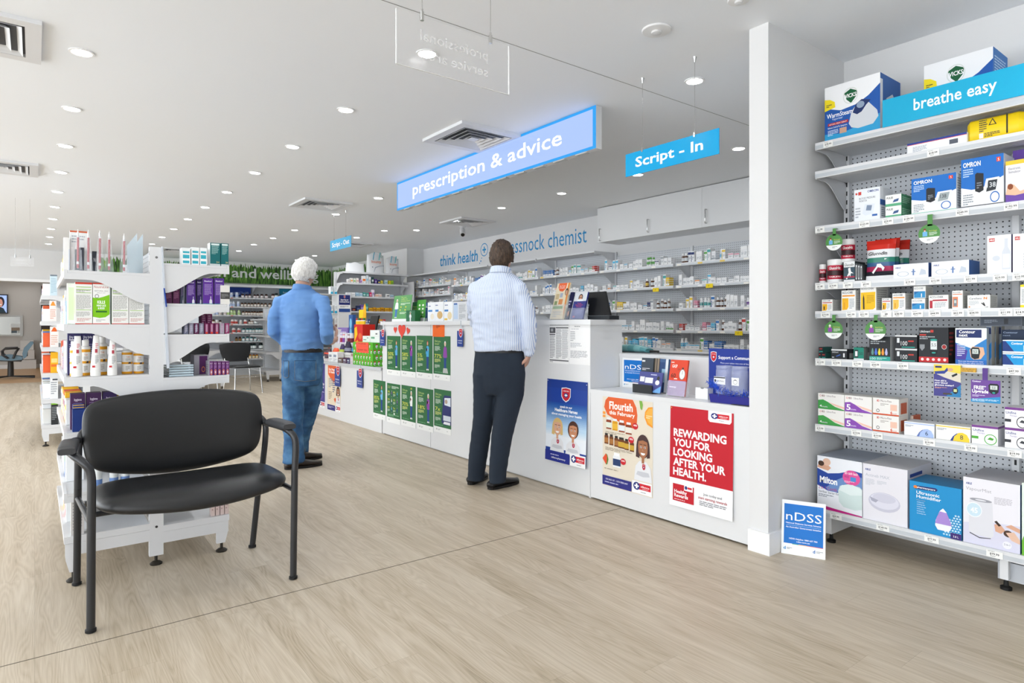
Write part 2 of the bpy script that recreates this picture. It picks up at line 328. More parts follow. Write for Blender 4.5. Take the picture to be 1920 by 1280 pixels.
# ---------------------------------------------------------------- the room shell
def shell():
    def slab(name, a, mat):
        return struct(MB().box(*a, mat).build(name))
    YB, XR = 16.0, 6.25
    slab('floor', (-5, 6.5, -4, 16.1, -0.1, 0), MATS['oak_vinyl']); slab('floor_salon', (-5, 6.5, 16.1, 22, -0.1, 0), MATS['salon_floor'])
    mb = MB(); mb.box(-5, 6.5, -4, YB, ZC, ZC + 0.1, MATS['plaster_ceiling']); struct(mb.build('ceiling'))
    struct(MB().box(-5, 6.2, 2.7185, 2.7225, ZC - 0.0012, ZC + 0.001, M('#8f8f8f')).build('trim_1'))
    struct(MB().box(-5, 2.965, 2.7455, 2.7485, 0, 0.0012, M('#6b6459')).build('trim_2'))
    # right wall: pillar with the return wall, then the wall behind the bay of shelves
    slab('wall_right', (2.95, 3.76, 1.734, 1.84, 0, ZC), MATS['plaster_wall'])
    slab('wall_right_bay', (3.757, 3.86, -4, 1.734, 0, ZC), MATS['plaster_wall'])
    mb = MB(); mb.box(2.936, 2.95, 1.72, 1.84, 0, 0.11, M('#eeeeee', 0.4)); mb.box(2.95, 3.757, 1.72, 1.734, 0, 0.11, M('#eeeeee', 0.4)); struct(mb.build('baseboard_right'))
    slab('wall_dispensary', (XR, XR + 0.1, 1.84, YB, 0, ZC), MATS['plaster_wall'])
    slab('wall_staff', (3.76, XR, 1.76, 1.84, 0, ZC), MATS['plaster_wall'])
    slab('wall_nib', (5.88, XR, 11.16, 12.3, 0, ZC), MATS['plaster_wall'])
    mb = MB(); mb.box(0.35, XR + 0.1, YB, YB + 0.12, 0, ZC, MATS['plaster_wall']); mb.box(-5, 0.35, YB, YB + 0.12, 2.06, ZC, MATS['plaster_wall'])
    struct(mb.build('wall_back'))
    struct(MB().box(-5, 0.38, YB - 0.012, YB + 0.13, 2.045, 2.10, M('#f2f2f2', .4)).build('trim_3'))
    # salon room beyond the opening
    slab('wall_salon', (-5, 3, 21.6, 21.7, 0, 2.7), MATS['plaster_grey'])
    slab('ceiling_salon', (-5, 3, YB + .12, 21.7, 2.6, 2.7), MATS['plaster_ceiling'])
    slab('wall_salon_side', (1.2, 1.3, YB + .12, 21.6, 0, 2.6), MATS['plaster_grey'])
    slab('baseboard_salon', (-5, 0.1, 21.58, 21.6, 0, 0.10), M('#eeeeee', .4))
    mb = MB(); mb.box(0.14, 0.9, 21.52, 21.6, 0, 2.25, M('#3a302c', .4)); struct(mb.build('door_1'))
    # shopfront piers on the street side (left): openings let the daylight in; unseen wall behind mostly closed to curb it
    mb = MB()
    for y in (-4, 0, 4, 8, 12, 15.8): mb.box(-5.1, -5, y, y + 0.2, 0, ZC, MATS['plaster_wall'])
    mb.box(-5.1, -5, -4, 16, 2.45, ZC, MATS['plaster_wall']); mb.box(-5.1, -5, 16, 21.7, 0, 2.7, MATS['plaster_wall']); struct(mb.build('wall_left'))
    mb = MB()
    mb.box(-2.2, 3.86, -4.1, -4, 0, ZC, MATS['plaster_wall']); mb.box(-5, -4.8, -4.1, -4, 0, ZC, MATS['plaster_wall'])
    mb.box(-4.8, -2.2, -4.1, -4, 2.45, ZC, MATS['plaster_wall']); struct(mb.build('wall_street'))
    # grass photo panels
    g = MATS['grass_print']
    mb = MB(); mb.box(1.1, 6.2, YB - 0.02, YB, 2.18, ZC - 0.004, g)
    fr = frY(YB - 0.02, 2.30, 2.18, 6.2, ZC)
    h = 0.235 / (ZC - 2.18)
    t = M('#e3e4e4', .5)
    mb.text(fr, 'health', (3.62 - 2.30 - .98) / 3.9, .27, h, t, w=.98 / 3.9, b=0.015)
    mb.text(fr, 'and', (3.75 - 2.30) / 3.9, .27, h, t, w=.56 / 3.9, b=0.015)
    mb.text(fr, 'wellbeing', (4.40 - 2.30) / 3.9, .27, h, t, w=1.46 / 3.9, b=0.015)
    tag(mb.build('grass_panel'), 'long green grass photo panel with white words health and wellbeing, above the vitamin shelves', 'wall panel')
    tag(MB().box(XR - 0.02, XR, 12.3, YB - .02, 2.18, ZC - .004, g).build('grass_panel'), 'green grass photo panel without words on the side wall behind the white carry bags', 'wall panel')
    # wall lettering of the dispensary
    col = M('#2c8cc4', .5); wl = empty('wall_lettering', (XR, 8, 2.4)); mb = MB()
    pw = lambda px, py: onX(px, py, XR)
    a, b_ = pw(825, 499), pw(896, 489)
    fr = frX(XR, a.y, a.z, b_.y, a.z + 0.26)
    mb.text(fr, 'think health', 0, 0, 0.80, col, w=1, b=0.015, it=0.1, lay=4)
    mb.build('words_think_health', wl); mb = MB()
    a, b_ = pw(919.5, 482), pw(1100, 461.5)
    fr = frX(XR, a.y, a.z, b_.y, a.z + 0.26)
    mb.text(fr, 'the cessnock chemist', 0, .03, 0.95, col, w=1, lay=4)
    mb.build('words_chemist', wl); mb = MB(); c = pw(908, 468)
    fr = frX(XR, c.y + .5, c.z - .5, c.y - .5, c.z + .5)
    mb.art(fr, [('ring', .5, .5, .115, .115, .13, col), R(.485, .445, .515, .555, col), R(.445, .485, .555, .515, col), E(.42, .36, .012, .012, col), E(.395, .31, .016, .016, col), E(.36, .275, .012, .012, col)], 3)
    mb.build('plus_bubble', wl); tag(wl, 'large blue painted words and a plus bubble on the white bulkhead above the dispensary shelves', 'sign')
shell()

# ---------------------------------------------------------------- counters
XC = 2.97
def counters():
    r = empty('service_counter', (3.15, 4.6, 0))
    tag(r, 'long white waist to chest high service counter with posters on its front', 'counter')
    L = MATS[LAM]; sh = M('#c9cacb', .5)
    mb = MB()
    for y0, y1 in ((3.03, 4.13), (4.134, 5.16), (5.164, 6.19)): mb.box(XC, XC + 0.02, y0 + .001, y1 - .001, 0.012, 1.165, L)
    mb.box(XC + .004, 3.28, 3.03, 3.048, 0.0, 1.165, L); mb.box(XC + .004, 3.28, 6.17, 6.19, 0, 1.165, L)
    mb.box(XC + .02, 3.26, 3.06, 6.16, 0.0, 0.012, sh)
    mb.build('front_panel', r)
    MB().box(XC - .018, 3.30, 3.012, 6.205, 1.165, 1.2, L).build('counter_top', r)
    mb = MB(); mb.box(XC, XC + .02, 1.845, 3.026, 0.012, .71, L); mb.box(XC - .004, 3.25, 1.845, 3.026, .71, .733, L); mb.build('low_ledge', r)
    mb = MB(); mb.box(3.25, 3.27, 1.845, 3.026, .3, .945, L); mb.box(3.25, 3.95, 1.845, 3.4, .945, .965, L); mb.box(3.93, 3.95, 1.845, 3.4, 0, .945, L); mb.build('staff_desk', r)
    mb = MB(); mb.box(XC, XC + .02, 6.21, 9.2, 0.0, .70, L); mb.box(XC - .004, 3.6, 6.21, 9.2, .68, .70, L); mb.box(XC, 3.6, 9.18, 9.2, 0, .68, L)
    mb.box(XC - .014, XC - .004, 6.21, 9.2, .672, .706, M('#c4c8cc', .2)); mb.build('low_till_counter', r)
counters()

def cabinets():
    x0, x1, z0, z1 = 5.845, 6.25, 2.24, ZC - .004
    ys = [5.83, 5.0, 4.15, 3.33, 2.5, 1.85]
    L = MATS[LAM]
    hp = [(1124.5, 440), (1214.5, 423), (1323, 405)]
    whichs = ['leftmost of the row above the dispensary shelves', 'second from the left, with its handle at its left edge', 'second from the pillar, its handle at the left end', 'nearest the pillar']
    edges = [5.83, onX(1316, 400, x0).y, 3.2, 2.5, 1.845]
    # first carcass: two wide flap doors share it, so each door run is one cabinet unit
    for i, (a, b) in enumerate(((edges[0], onX(1205, 400, x0).y), (onX(1205, 400, x0).y, edges[1]), (edges[1], 2.85), (2.85, 1.845))):
        r = empty('wall_cabinet', ((x0 + x1) / 2, (a + b) / 2, z0)); tag(r, 'white overhead cabinet, ' + whichs[i], 'cabinet', 'overhead cabinets over the dispensary shelves')
        MB().box(x0 + .02, x1, b + .0015, a - .0015, z0 + .002, z1, L).build('carcass', r)
        d = MB().box(x0, x0 + .018, b + (.0012 if i != 0 else -0.0003), a - (.0012 if i != 1 else -.0003), z0, z1 - .006, L).build('door', r)
        if i < 3:
            p = onX(hp[i][0], hp[i][1], x0 - .02); y = min(p.y, a - .02)
            MB().tube([(x0, y, p.z - .075), (x0 - .028, y, p.z - .075), (x0 - .03, y, p.z - .07), (x0 - .03, y, p.z + .07), (x0 - .028, y, p.z + .075), (x0, y, p.z + .075)], .006, MATS['chrome']).build('handle', d)
cabinets()

# ---------------------------------------------------------------- ceiling fixtures
def lights():
    X4 = [4.26 + 1.152 * i for i in range(10)]
    rows = {'by the shop aisle': [(.21, y) for y in X4],
            'over the seating aisle': [(1.76, 3.10)] + [(1.76, y) for y in X4[:9]],
            'before the counter': [(3.29, 2.43), (3.29, 6.97), (3.30, 8.33), (3.327, 10.12), (3.326, 11.28), (3.3, 12.39), (3.338, 13.64)],
            'over the dispensary': [(4.851, 3.127), (4.877, 4.29), (4.861, 5.43), (4.837, 6.57), (4.856, 7.74), (4.881, 8.94), (4.497, 9.30), (4.467, 10.33), (4.89, 13.57), (4.88, 14.70)],
            'added to brighten the salon room': [(-.6, 17.6), (-.6, 19.6), (-2.2, 18.6), (-.2, 20.9)],  # invented lamps, added because the salon came out too dark
            'beyond the left of the frame': [(-1.5, 2.5), (-1.5, 5.5), (-1.5, 8.5), (-1.5, 11.5), (-1.5, 14.5), (1.76, 0.8), (3.0, 0.3), (0.21, 2.0)]}
    ring = MB().lathe((0, 0, 0), [(.062, -.001), (.062, -.006), (.050, -.007), (.047, -.002)], M('#f3f3f3', .4), 28)
    lens = MB().lathe((0, 0, 0), [(.047, -.003), (.047, -.0045)], M('#ffffff', .5, emit=30), 28)
    first = None
    for nm, pts in rows.items():
        n = len(pts)
        for i, (x, y) in enumerate(pts):
            if first is None:
                r = empty('downlight', (x, y, ZC)); ring.build('trim_ring', r).location = (0, 0, 0)
                for c in (lens.build('lens', r),): c.location = (0, 0, 0)
                for c in r.children: c.data.transform(Matrix.Translation(Vector(r['_o'])))
                first = r
            else: r = dup(first, (x, y, ZC))
            if 'salon' in nm: r.location.z = 2.6
            if 'beyond' in nm: lab = 'round recessed downlight outside the picture, ' + ['left of the gondolas', 'beyond the left edge', 'farther left', 'far left', 'farthest left', 'above the camera', 'near the right bay', 'close by the camera'][i]
            else: lab = 'round recessed ceiling downlight, %s in the row %s' % (['nearest', 'second nearest', 'third nearest', 'fourth nearest', 'fifth', 'sixth', 'seventh', 'eighth', 'second farthest', 'farthest'][i], nm)
            tag(r, lab, 'downlight', 'recessed ceiling downlights')
            la = bpy.data.lights.new('bulb', 'SPOT'); la.energy = DOWN_W; la.shadow_soft_size = .05; la.color = (.96, .98, 1); la.spot_size = math.radians(150); la.spot_blend = .7
            lo = bpy.data.objects.new('bulb', la); COL.objects.link(lo); lo.parent = r; lo.location = (0, 0, -.012)
lights()

def vents():
    pr = None
    for x, y, hw, lab in ((2.84, 4.25, .27, 'behind the glowing prescription sign'), (-.27, 4.25, .27, 'at the top left corner of the picture'), (-.27, 7.75, .27, 'second along the left edge'),
                          (2.87, 7.75, .27, 'beside the hanging Script-Out sign'), (5.08, 7.75, .27, 'above the white security camera'), (4.75, 11.2, .27, 'above the carry bags'), (2.3, 14.2, .27, 'farthest, near the tall teal boxes')):
        w = MATS[W]; c = Vector((x, y, ZC))
        if pr is None:
            r = empty('ceiling_vent', c); z = ZC
            mb = MB(); a, b = hw + .03, hw - .04
            for (p, q) in (((-a, -a), (a, -b)), ((-a, b), (a, a)), ((-a, -b), (-b, b)), ((b, -b), (a, b))): mb.box(x + p[0], x + q[0], y + p[1], y + q[1], z - .022, z, w)
            mb.build('frame', r)
            MB().box(x - b, x + b, y - b, y + b, z - .003, z - .001, M('#4a4c52')).build('duct', r)
            for k in range(4):
                o = b - .012 - k * .05; i = o - .022; mb = MB()
                for s in ((1, 0), (-1, 0), (0, 1), (0, -1)):
                    t = Vector((-s[1], s[0])); q = Vector(s)
                    pts = [q * o + t * o, q * o - t * o, q * i - t * i, q * i + t * i]; zz = [z - .024, z - .024, z - .006, z - .006]
                    mb.prism([(x + p.x, y + p.y, zz[j]) for j, p in enumerate(pts)], (0, 0, .002), w)
                mb.build('louvre', r)
            MB().box(x - .035, x + .035, y - .035, y + .035, z - .022, z - .016, w).build('louvre', r)
            pr = r
        else: r = dup(pr, c)
        tag(r, 'square white louvred ceiling vent, ' + lab, 'vent', 'louvred ceiling vents')
vents()

def ceiling_bits():
    for px, py, r_, lab in ((1231, 55, .075, 'round white ceiling speaker cover near the pillar top'), (1385, -2, .05, 'small round smoke detector at the top edge above the pillar')):
        c = onZ(px, py, ZC); r = empty('smoke_detector', c); tag(r, lab, 'smoke detector')
        MB().lathe(c, [(r_, -.001), (r_, -.008), (r_ * .96, -.011), (r_ * .4, -.013)], M('#e9e9e9', .4), 28).build('cover', r)
        MB().lathe(c, [(r_ * .38, -.012), (r_ * .35, -.022), (r_ * .12, -.026)], M('#dcdcdc', .4), 20).build('sensor', r)
    # camera
    c = onZ(867, 424, ZC); r = empty('security_camera', c); tag(r, 'small white security camera with dark lenses under the ceiling above the dispensary', 'camera')
    w = MATS[W]; MB().lathe(c, [(.05, -.001), (.05, -.02), (.02, -.03), (.02, -.07)], w).build('mount', r)
    d = Vector((-.35, -.6, -.55)).normalized(); p = c + Vector((0, 0, -.06))
    b = MB().lathe(p, [(.03, -.02), (.045, 0), (.045, .12), (.04, .14)], w, axis=d).build('body', r)
    MB().lathe(p + d * .141, [(.03, 0), (.028, .006)], M('#151515', .1), axis=d).build('lens', b)
    # lightbox sign
    y0, y1, z0, z1, x = 6.11, 3.11, 2.393, ZC - .003, 3.10
    r = empty('illuminated_sign', (3.13, 4.6, z0)); tag(r, 'glowing blue lightbox sign reading prescription & advice hung against the ceiling', 'sign')
    mb = MB(); mb.box(x + .004, x + .06, y1, y0, z0, z1, M('#d9dadb', .4)); mb.build('housing', r)
    def glow(name, c1, st):
        m = bpy.data.materials.new(name); m.use_nodes = True; b = m.node_tree.nodes['Principled BSDF']
        b.inputs['Base Color'].default_value = rgb('#20242c'); b.inputs['Emission Color'].default_value = rgb(c1); b.inputs['Emission Strength'].default_value = st; b.inputs['Roughness'].default_value = .25; return m
    gb, gp, gw = glow('sign_blue', '#0e9aea', 1.15), glow('sign_pale', '#a3bcfb', 1.2), glow('sign_white', '#ffffff', 1.7)
    mb = MB(); fr = frX(x, y0, z0, y1, z1); bw = .018 / 3.0; bh = .02 / .3
    mb.box(x, x + .004, y1, y0, z0, z1, gb); mb.art(fr, [R(bw, bh, 1 - bw * 1.6, 1 - bh, gp)])
    mb.text(fr, 'prescription & advice', .118, .36, .40, gw, w=.765, b=.008, lay=3); mb.build('face', r)
    for i in range(12): MB().box(x + .012, x + .05, y1 + .1 + i * .24, y1 + .22 + i * .24, z0 - .006, z0, M('#bfc0c0')).build('clip', r)
    # small hung signs
    for nm, p0, p1, X, s in (('Script - In', (1173, 290), (1348, 288), 3.0, 'bright blue hanging sign reading Script - In, near the pillar'), ('Script - Out', (619, 452), (658, 462), 3.3, 'small bright blue hanging sign reading Script - Out, far down the counter')):
        a, b = onX(*p0, X), onX(*p1, X); r = empty('hanging_sign', (X, (a.y + b.y) / 2, b.z)); tag(r, s, 'sign')
        mb = MB(); mb.box(X, X + .005, b.y, a.y, b.z, a.z, M('#14a3dc' if 'In' in nm else '#4fb2e2', .2)); mb.text(frX(X, a.y, b.z, b.y, a.z), nm, .12 if 'In' in nm else .1, .33, .43, M('#ffffff', .4), w=.73 if 'In' in nm else .82, b=.02); pn = mb.build('panel', r)
        for q in (.2, .765):
            y = a.y + (b.y - a.y) * q; MB().tube([(X + .003, y, a.z), (X + .003, y, ZC)], .0012, MATS['chrome'], 5).build('wire', r)
            mb = MB(); mb.box(X - .004, X + .01, y - .006, y + .006, a.z - .012, a.z + .014, MATS['chrome']); mb.lathe((X + .003, y, ZC), [(.004, -.03), (.012, 0)], MATS['chrome'], 10); mb.build('wire_clamp', r)
    # clear acrylic signs, lettered on their far side
    for (x0, x1, z0, z1, Y, big) in ((1.012, 1.51, 2.082, 2.278, 2.0, True), (-.34, .18, 2.10, 2.30, 9.6, False)):
        if not big: x0, z1, x1, z0 = onY(19, 484, Y).x, onY(19, 480, Y).z, onY(64, 484, Y).x, onY(64, 500, Y).z
        r = empty('acrylic_sign', ((x0 + x1) / 2, Y, z0)); tag(r, 'clear acrylic sign seen from behind reading professional service area, ' + ('nearest the camera' if big else 'far left'), 'sign')
        mb = MB(); mb.box(x0, x1, Y, Y + .006, z0, z1, MATS['clear_acrylic'])
        for e in ((x0, x0 + .0015, z0, z1), (x1 - .0015, x1, z0, z1), (x0, x1, z0, z0 + .0015)): mb.box(e[0], e[1], Y - .0005, Y + .0065, e[2], e[3], MATS['acrylic_edge'])
        et = MATS['acrylic_etch'] if big else M('#f4f4f4', .6, alpha=.8)
        fr = (Vector((x1, Y + .006, z0)), Vector((x0 - x1, 0, 0)), Vector((0, 0, z1 - z0)), Vector((0, 1, 0)))
        mb.text(fr, 'professional', .2, .58, .2, et, w=.6, lay=12); mb.text(fr, 'service area', .2, .25, .2, et, w=.58, lay=12); mb.build('panel', r)
        for q in (.21, .82):
            xx = x0 + (x1 - x0) * q; MB().tube([(xx, Y + .003, z1), (xx, Y + .003, ZC)], .0014, MATS['chrome'], 5).build('wire', r)
            mb = MB(); mb.lathe((xx, Y + .003, z1 - .014), [(.007, 0), (.007, .032)], MATS['chrome'], 10); mb.lathe((xx - .0, Y + .003, z1 + .018), [(.004, 0), (.004, .01)], MATS['chrome'], 8); mb.build('wire_clamp', r)
ceiling_bits()
# ---------------------------------------------------------------- shelving
ORD = ['top', 'second', 'third', 'fourth', 'fifth', 'sixth', 'seventh', 'lowest']
def bracket_pts(P, B, drop, n=14):      # P front top point, B vector to the back
    P = Vector(P); up = Vector((0, 0, 1)); pts = [P, P + B]
    for i in range(n):
        s = 1 - i / (n - 1); k = max(0, (s - .26) / .74); k = k * k * (3 - 2 * k)
        pts.append(P + B * s - up * (.028 + (drop - .028) * k))
    return pts
def shelf_part(parent, a, b, back, z, th=.03, mat=None, brackets=None, drop=.13, rail=None, lipcol=None, name='shelf'):
    """shelf with front edge a-b (2D points), depth vector 'back', top at z; brackets at the ends"""
    a, b, bk = Vector((a[0], a[1], z)), Vector((b[0], b[1], z)), Vector((back[0], back[1], 0)); m = mat or MATS[W]
    d = (b - a); mb = MB(); u_ = bk.normalized(); mb.obox(a - Vector((0, 0, .012)) + u_ * .0125, d, bk - u_ * .0125, Vector((0, 0, .012)), m)
    mb.obox(a - Vector((0, 0, th)), d, bk.normalized() * .012, Vector((0, 0, th + .002)), m)
    if lipcol: mb.obox(a - Vector((0, 0, th * .86)) - bk.normalized() * .0015, d, bk.normalized() * .0015, Vector((0, 0, th * .5)), lipcol)
    s = mb.build(name, parent)
    for q in (brackets if brackets is not None else (a, b)):
        q = Vector((q[0], q[1], z - .0125)) - d.normalized() * .0006; t = d.normalized() * .004
        MB().prism(bracket_pts(q, bk, drop), t, m).build('bracket', s)
    if rail:
        h, n = rail; mb = MB(); bn = bk.normalized() * .008
        for k in range(3): zz = z + h * (k + 1) / 3; mb.obox(a + bn + Vector((0, 0, zz - z - .0013)), d, bn * .2, Vector((0, 0, .0026)), m)
        for k in range(n + 1):
            p = a + d * (k / n) + bn; mb.obox(p - d.normalized() * .0012, d.normalized() * .0024, bn * .2, Vector((0, 0, h)), m)
        mb.build('wire_rail', s)
    return s
def ticket(s, fr_y, z, X, price, w=.052, h=.03, parent=None):
    mb = MB(); fr = frX(X, fr_y + w / 2, z - h, fr_y - w / 2, z); O = fr[0]
    mb.obox(O + Vector((-.0015, 0, 0)), Vector((0, -w, 0)), Vector((.0015, 0, 0)), Vector((0, 0, h)), M('#efefec', .5))
    fr = (O + Vector((-.0015, 0, 0)),) + fr[1:]
    mb.art(fr, [LN(.1, .80, .9, .95, 1, '#9a9a9a'), T(price, .5, .38, .3, '#2b2b2b', al='c', b=.02), LN(.25, .12, .78, .28, 1, '#777777')]); return mb.build('price_ticket', parent)

def dispensary():
    Xf, Xb = 5.9, 6.235; ys = [11.12, 9.52, 8.30, 7.07, 5.85, 4.62, 3.39, 2.2]
    peg = MATS['pegboard']
    def bayname(i): return ['nearest the column', 'second from the column', 'third from the column', 'under the end of the lettering', 'under the left cabinets', 'beside the pillar', 'hidden by the pillar'][i]
    zs_def = [1.877, 1.623, 1.359, 1.105, .895]; zs_first = [1.915, 1.735, 1.50, 1.26, .95]
    shelves = {}
    for i in range(len(ys) - 1):
        a, b = ys[i] - .002, ys[i + 1] + .002
        r = empty('shelving_bay', ((Xf + Xb) / 2, (a + b) / 2, 0)); tag(r, 'white pegboard dispensary shelving bay packed with medicines, ' + bayname(i), 'shelving', 'dispensary shelving bays')
        top = 2.14 if i < 4 else 2.10
        MB().box(Xb, Xb + .012, b, a, .2, top, peg).build('back_panel', r)
        MB().box(Xb - .012, Xb, b, b + .03, 0, top + .01, MATS[W]).build('upright', r)
        MB().box(Xf + .02, Xb, b, a, 0, .12, MATS[W]).build('base', r)
        bk = (Xb - .013 - Xf, 0)
        zs = zs_first if i == 0 else zs_def
        for z in zs: shelf_part(r, (Xf, a), (Xf, b + .032), bk, z, th=.032, drop=.15, rail=(.075, 14), lipcol=M('#c9ced3', .4), brackets=[(Xf, b + .036)] if z > zs[-1] else [])
        if i < 4: shelf_part(r, (Xf - .06, a), (Xf - .06, b + .03), (Xb - .013 - Xf + .06, 0), 2.14, th=.02, drop=.12, brackets=[(Xf - .06, b + .034)])
        for z in zs:
            for k in range(12 if z > 1.2 else 9):
                y = a - .05 - k * (1.22 - .08) / 12
                if y < b + .04: continue
                c = random.choice(['#f2efe6', '#f2efe6', '#f2efe6', '#e8c860', '#eeeeee'])
                MB().box(Xf - .004, Xf - .002, y - .03, y + .03, z - .028, z - .010, M(c, .5)).build('price_ticket', r) if k % 3 == 0 else None
        shelves[i] = (a, b, zs)
    # products: prototypes
    cols = [('plain', '#f1f1f1'), ('blue', '#3f77b8'), ('teal', '#4fa7a6'), ('red', '#c8453f'), ('yellow', '#e5c341'), ('orange', '#e58a34'), ('green', '#5da34c'), ('purple', '#7b5a9c'), ('pink', '#dd8aa0'), ('navy', '#27376b'), ('sky', '#58b7dd'), ('grey', '#9aa1a8')]
    protos = []
    rr = random.Random(3)
    for ci, (cn, ch) in enumerate(cols):
        for k in range(4):
            h = [.055, .085, .115, .10][k]; w = [.06, .05, .042, .036][k]
            mb = MB()
            if k < 3:
                base = ch if (k == 1 and ci in (1, 3, 4, 8, 10, 9)) else '#f0f1f2'; other = '#f4f4f4' if base == ch else ch
                mb.box(-.04, .04, -w / 2, w / 2, 0, h, base); fr = (Vector((-.04, w / 2, 0)), Vector((0, -w, 0)), Vector((0, 0, h)), Vector((-1, 0, 0)))
                mb.art(fr, [R(0, .68 if k != 1 else .1, 1, .9 if k != 1 else .3, other), R(.0, 0, .18, .6, other) if k == 2 else R(.1, .42, .6, .5, '#8d949b'), LN(.25, .2, .9, .5, 3, '#8d949b')], 1)
                nm = ['low', 'wide', 'tall'][k] + ' carton'; 
            else:
                cap = '#f6f6f6' if ci % 3 else ch; body = '#eef0f2' if ci % 4 else '#5b3316'
                mb.lathe((0, 0, 0), [(.0, 0, body), (.019, .001, body), (.02, .02, ch if ci else '#dfe3e6'), (.02, .055, body), (.019, .068, body), (.012, .076, cap), (.014, .077, cap), (.014, h - .002, cap), (.012, h, cap)], body, 12); nm = 'bottle'
            o = mb.build('medicine_bottle' if k == 3 else 'medicine_carton', origin=(0, 0, 0)); protos.append([o, cn, nm, w if k < 3 else .042, False])
    def use(p):
        if not p[4]: p[4] = True; return p[0]
        c = p[0].copy(); COL.objects.link(c); return c
    weights = [5, 1.4, .8, .7, .7, .7, .6, .4, .5, .6, .9, 1.2]
    n = 0; seen = {}
    for i, (a, b, zs) in shelves.items():
        if i == 6: continue
        for si, z in enumerate(zs):
            if si >= 3 and i < 4: continue
            if i == 5: pass
            y = a - .03; prev = 'plain'; prevk = 'shelf end'
            while y > b + .07:
                if i in (1, 2, 3) and si == 2 and rr.random() < .5 and y > 9.2: y -= .1
                ci = rr.choices(range(12), weights)[0]; run = rr.choice([1, 1, 1, 2, 3]); k = rr.choices(range(4), [3, 3, 3, 1.3])[0]
                for q in range(run):
                    p = protos[ci * 4 + k]; w = p[3]
                    if y - w < b + .05: break
                    if y - w / 2 > 10.9 or (i == 5 and y - w / 2 < 3.45): y -= w + .004; continue
                    o = use(p); o.location = (Xf + .058 + rr.uniform(-.002, .02), y - w / 2, z + .0008); sc = rr.uniform(.9, 1.12)
                    sz = rr.uniform(.9, 1.2); o.scale = (1, 1, sz)
                    lab = '%s %s %s, %s dispensary shelf, %s bay, right of %s %s' % ('stubby' if sz < .98 else 'upright' if sz < 1.1 else 'high', {'plain': 'plain white'}.get(p[1], 'white and ' + p[1]), p[2].split()[-1], ['top', 'second', 'middle', 'fourth', 'bottom'][si], ['leftmost', 'second', 'third', 'fourth', 'fifth', 'rightmost'][i], prev, prevk)
                    seen[lab] = seen.get(lab, 0) + 1; lab += ['', ', second such', ', third such', ', fourth such', ', fifth such', ', sixth such'][min(seen[lab] - 1, 5)]
                    tag(o, lab, 'medicine', 'medicine cartons and bottles on the dispensary shelves'); prev, prevk = p[1], p[2].split()[-1]
                    y -= w + .004; n += 1
                y -= rr.choice([0, .004, .012, .03])
    for p in protos:
        if not p[4]: bpy.data.objects.remove(p[0])
    return n
dispensary()
# yellow shelf flags
for (px, py, i) in ((1229.5, 543.5, 'under the second dispensary shelf near the middle'), (1330, 536, 'under the second dispensary shelf near the pillar'), (1385, 625, 'under the fourth dispensary shelf near the pillar')):
    p = onX(px, py, 5.885); mb = MB(); mb.box(5.884, 5.886, p.y - .045, p.y + .045, p.z - .02, p.z + .025, M('#efd31e')); mb.text(frX(5.884, p.y + .045, p.z - .02, p.y - .045, p.z + .025), 'F', .45, .3, .4, M('#333333'), al='c')
    tag(mb.build('shelf_flag', origin=p), 'small yellow card flag ' + i, 'label')

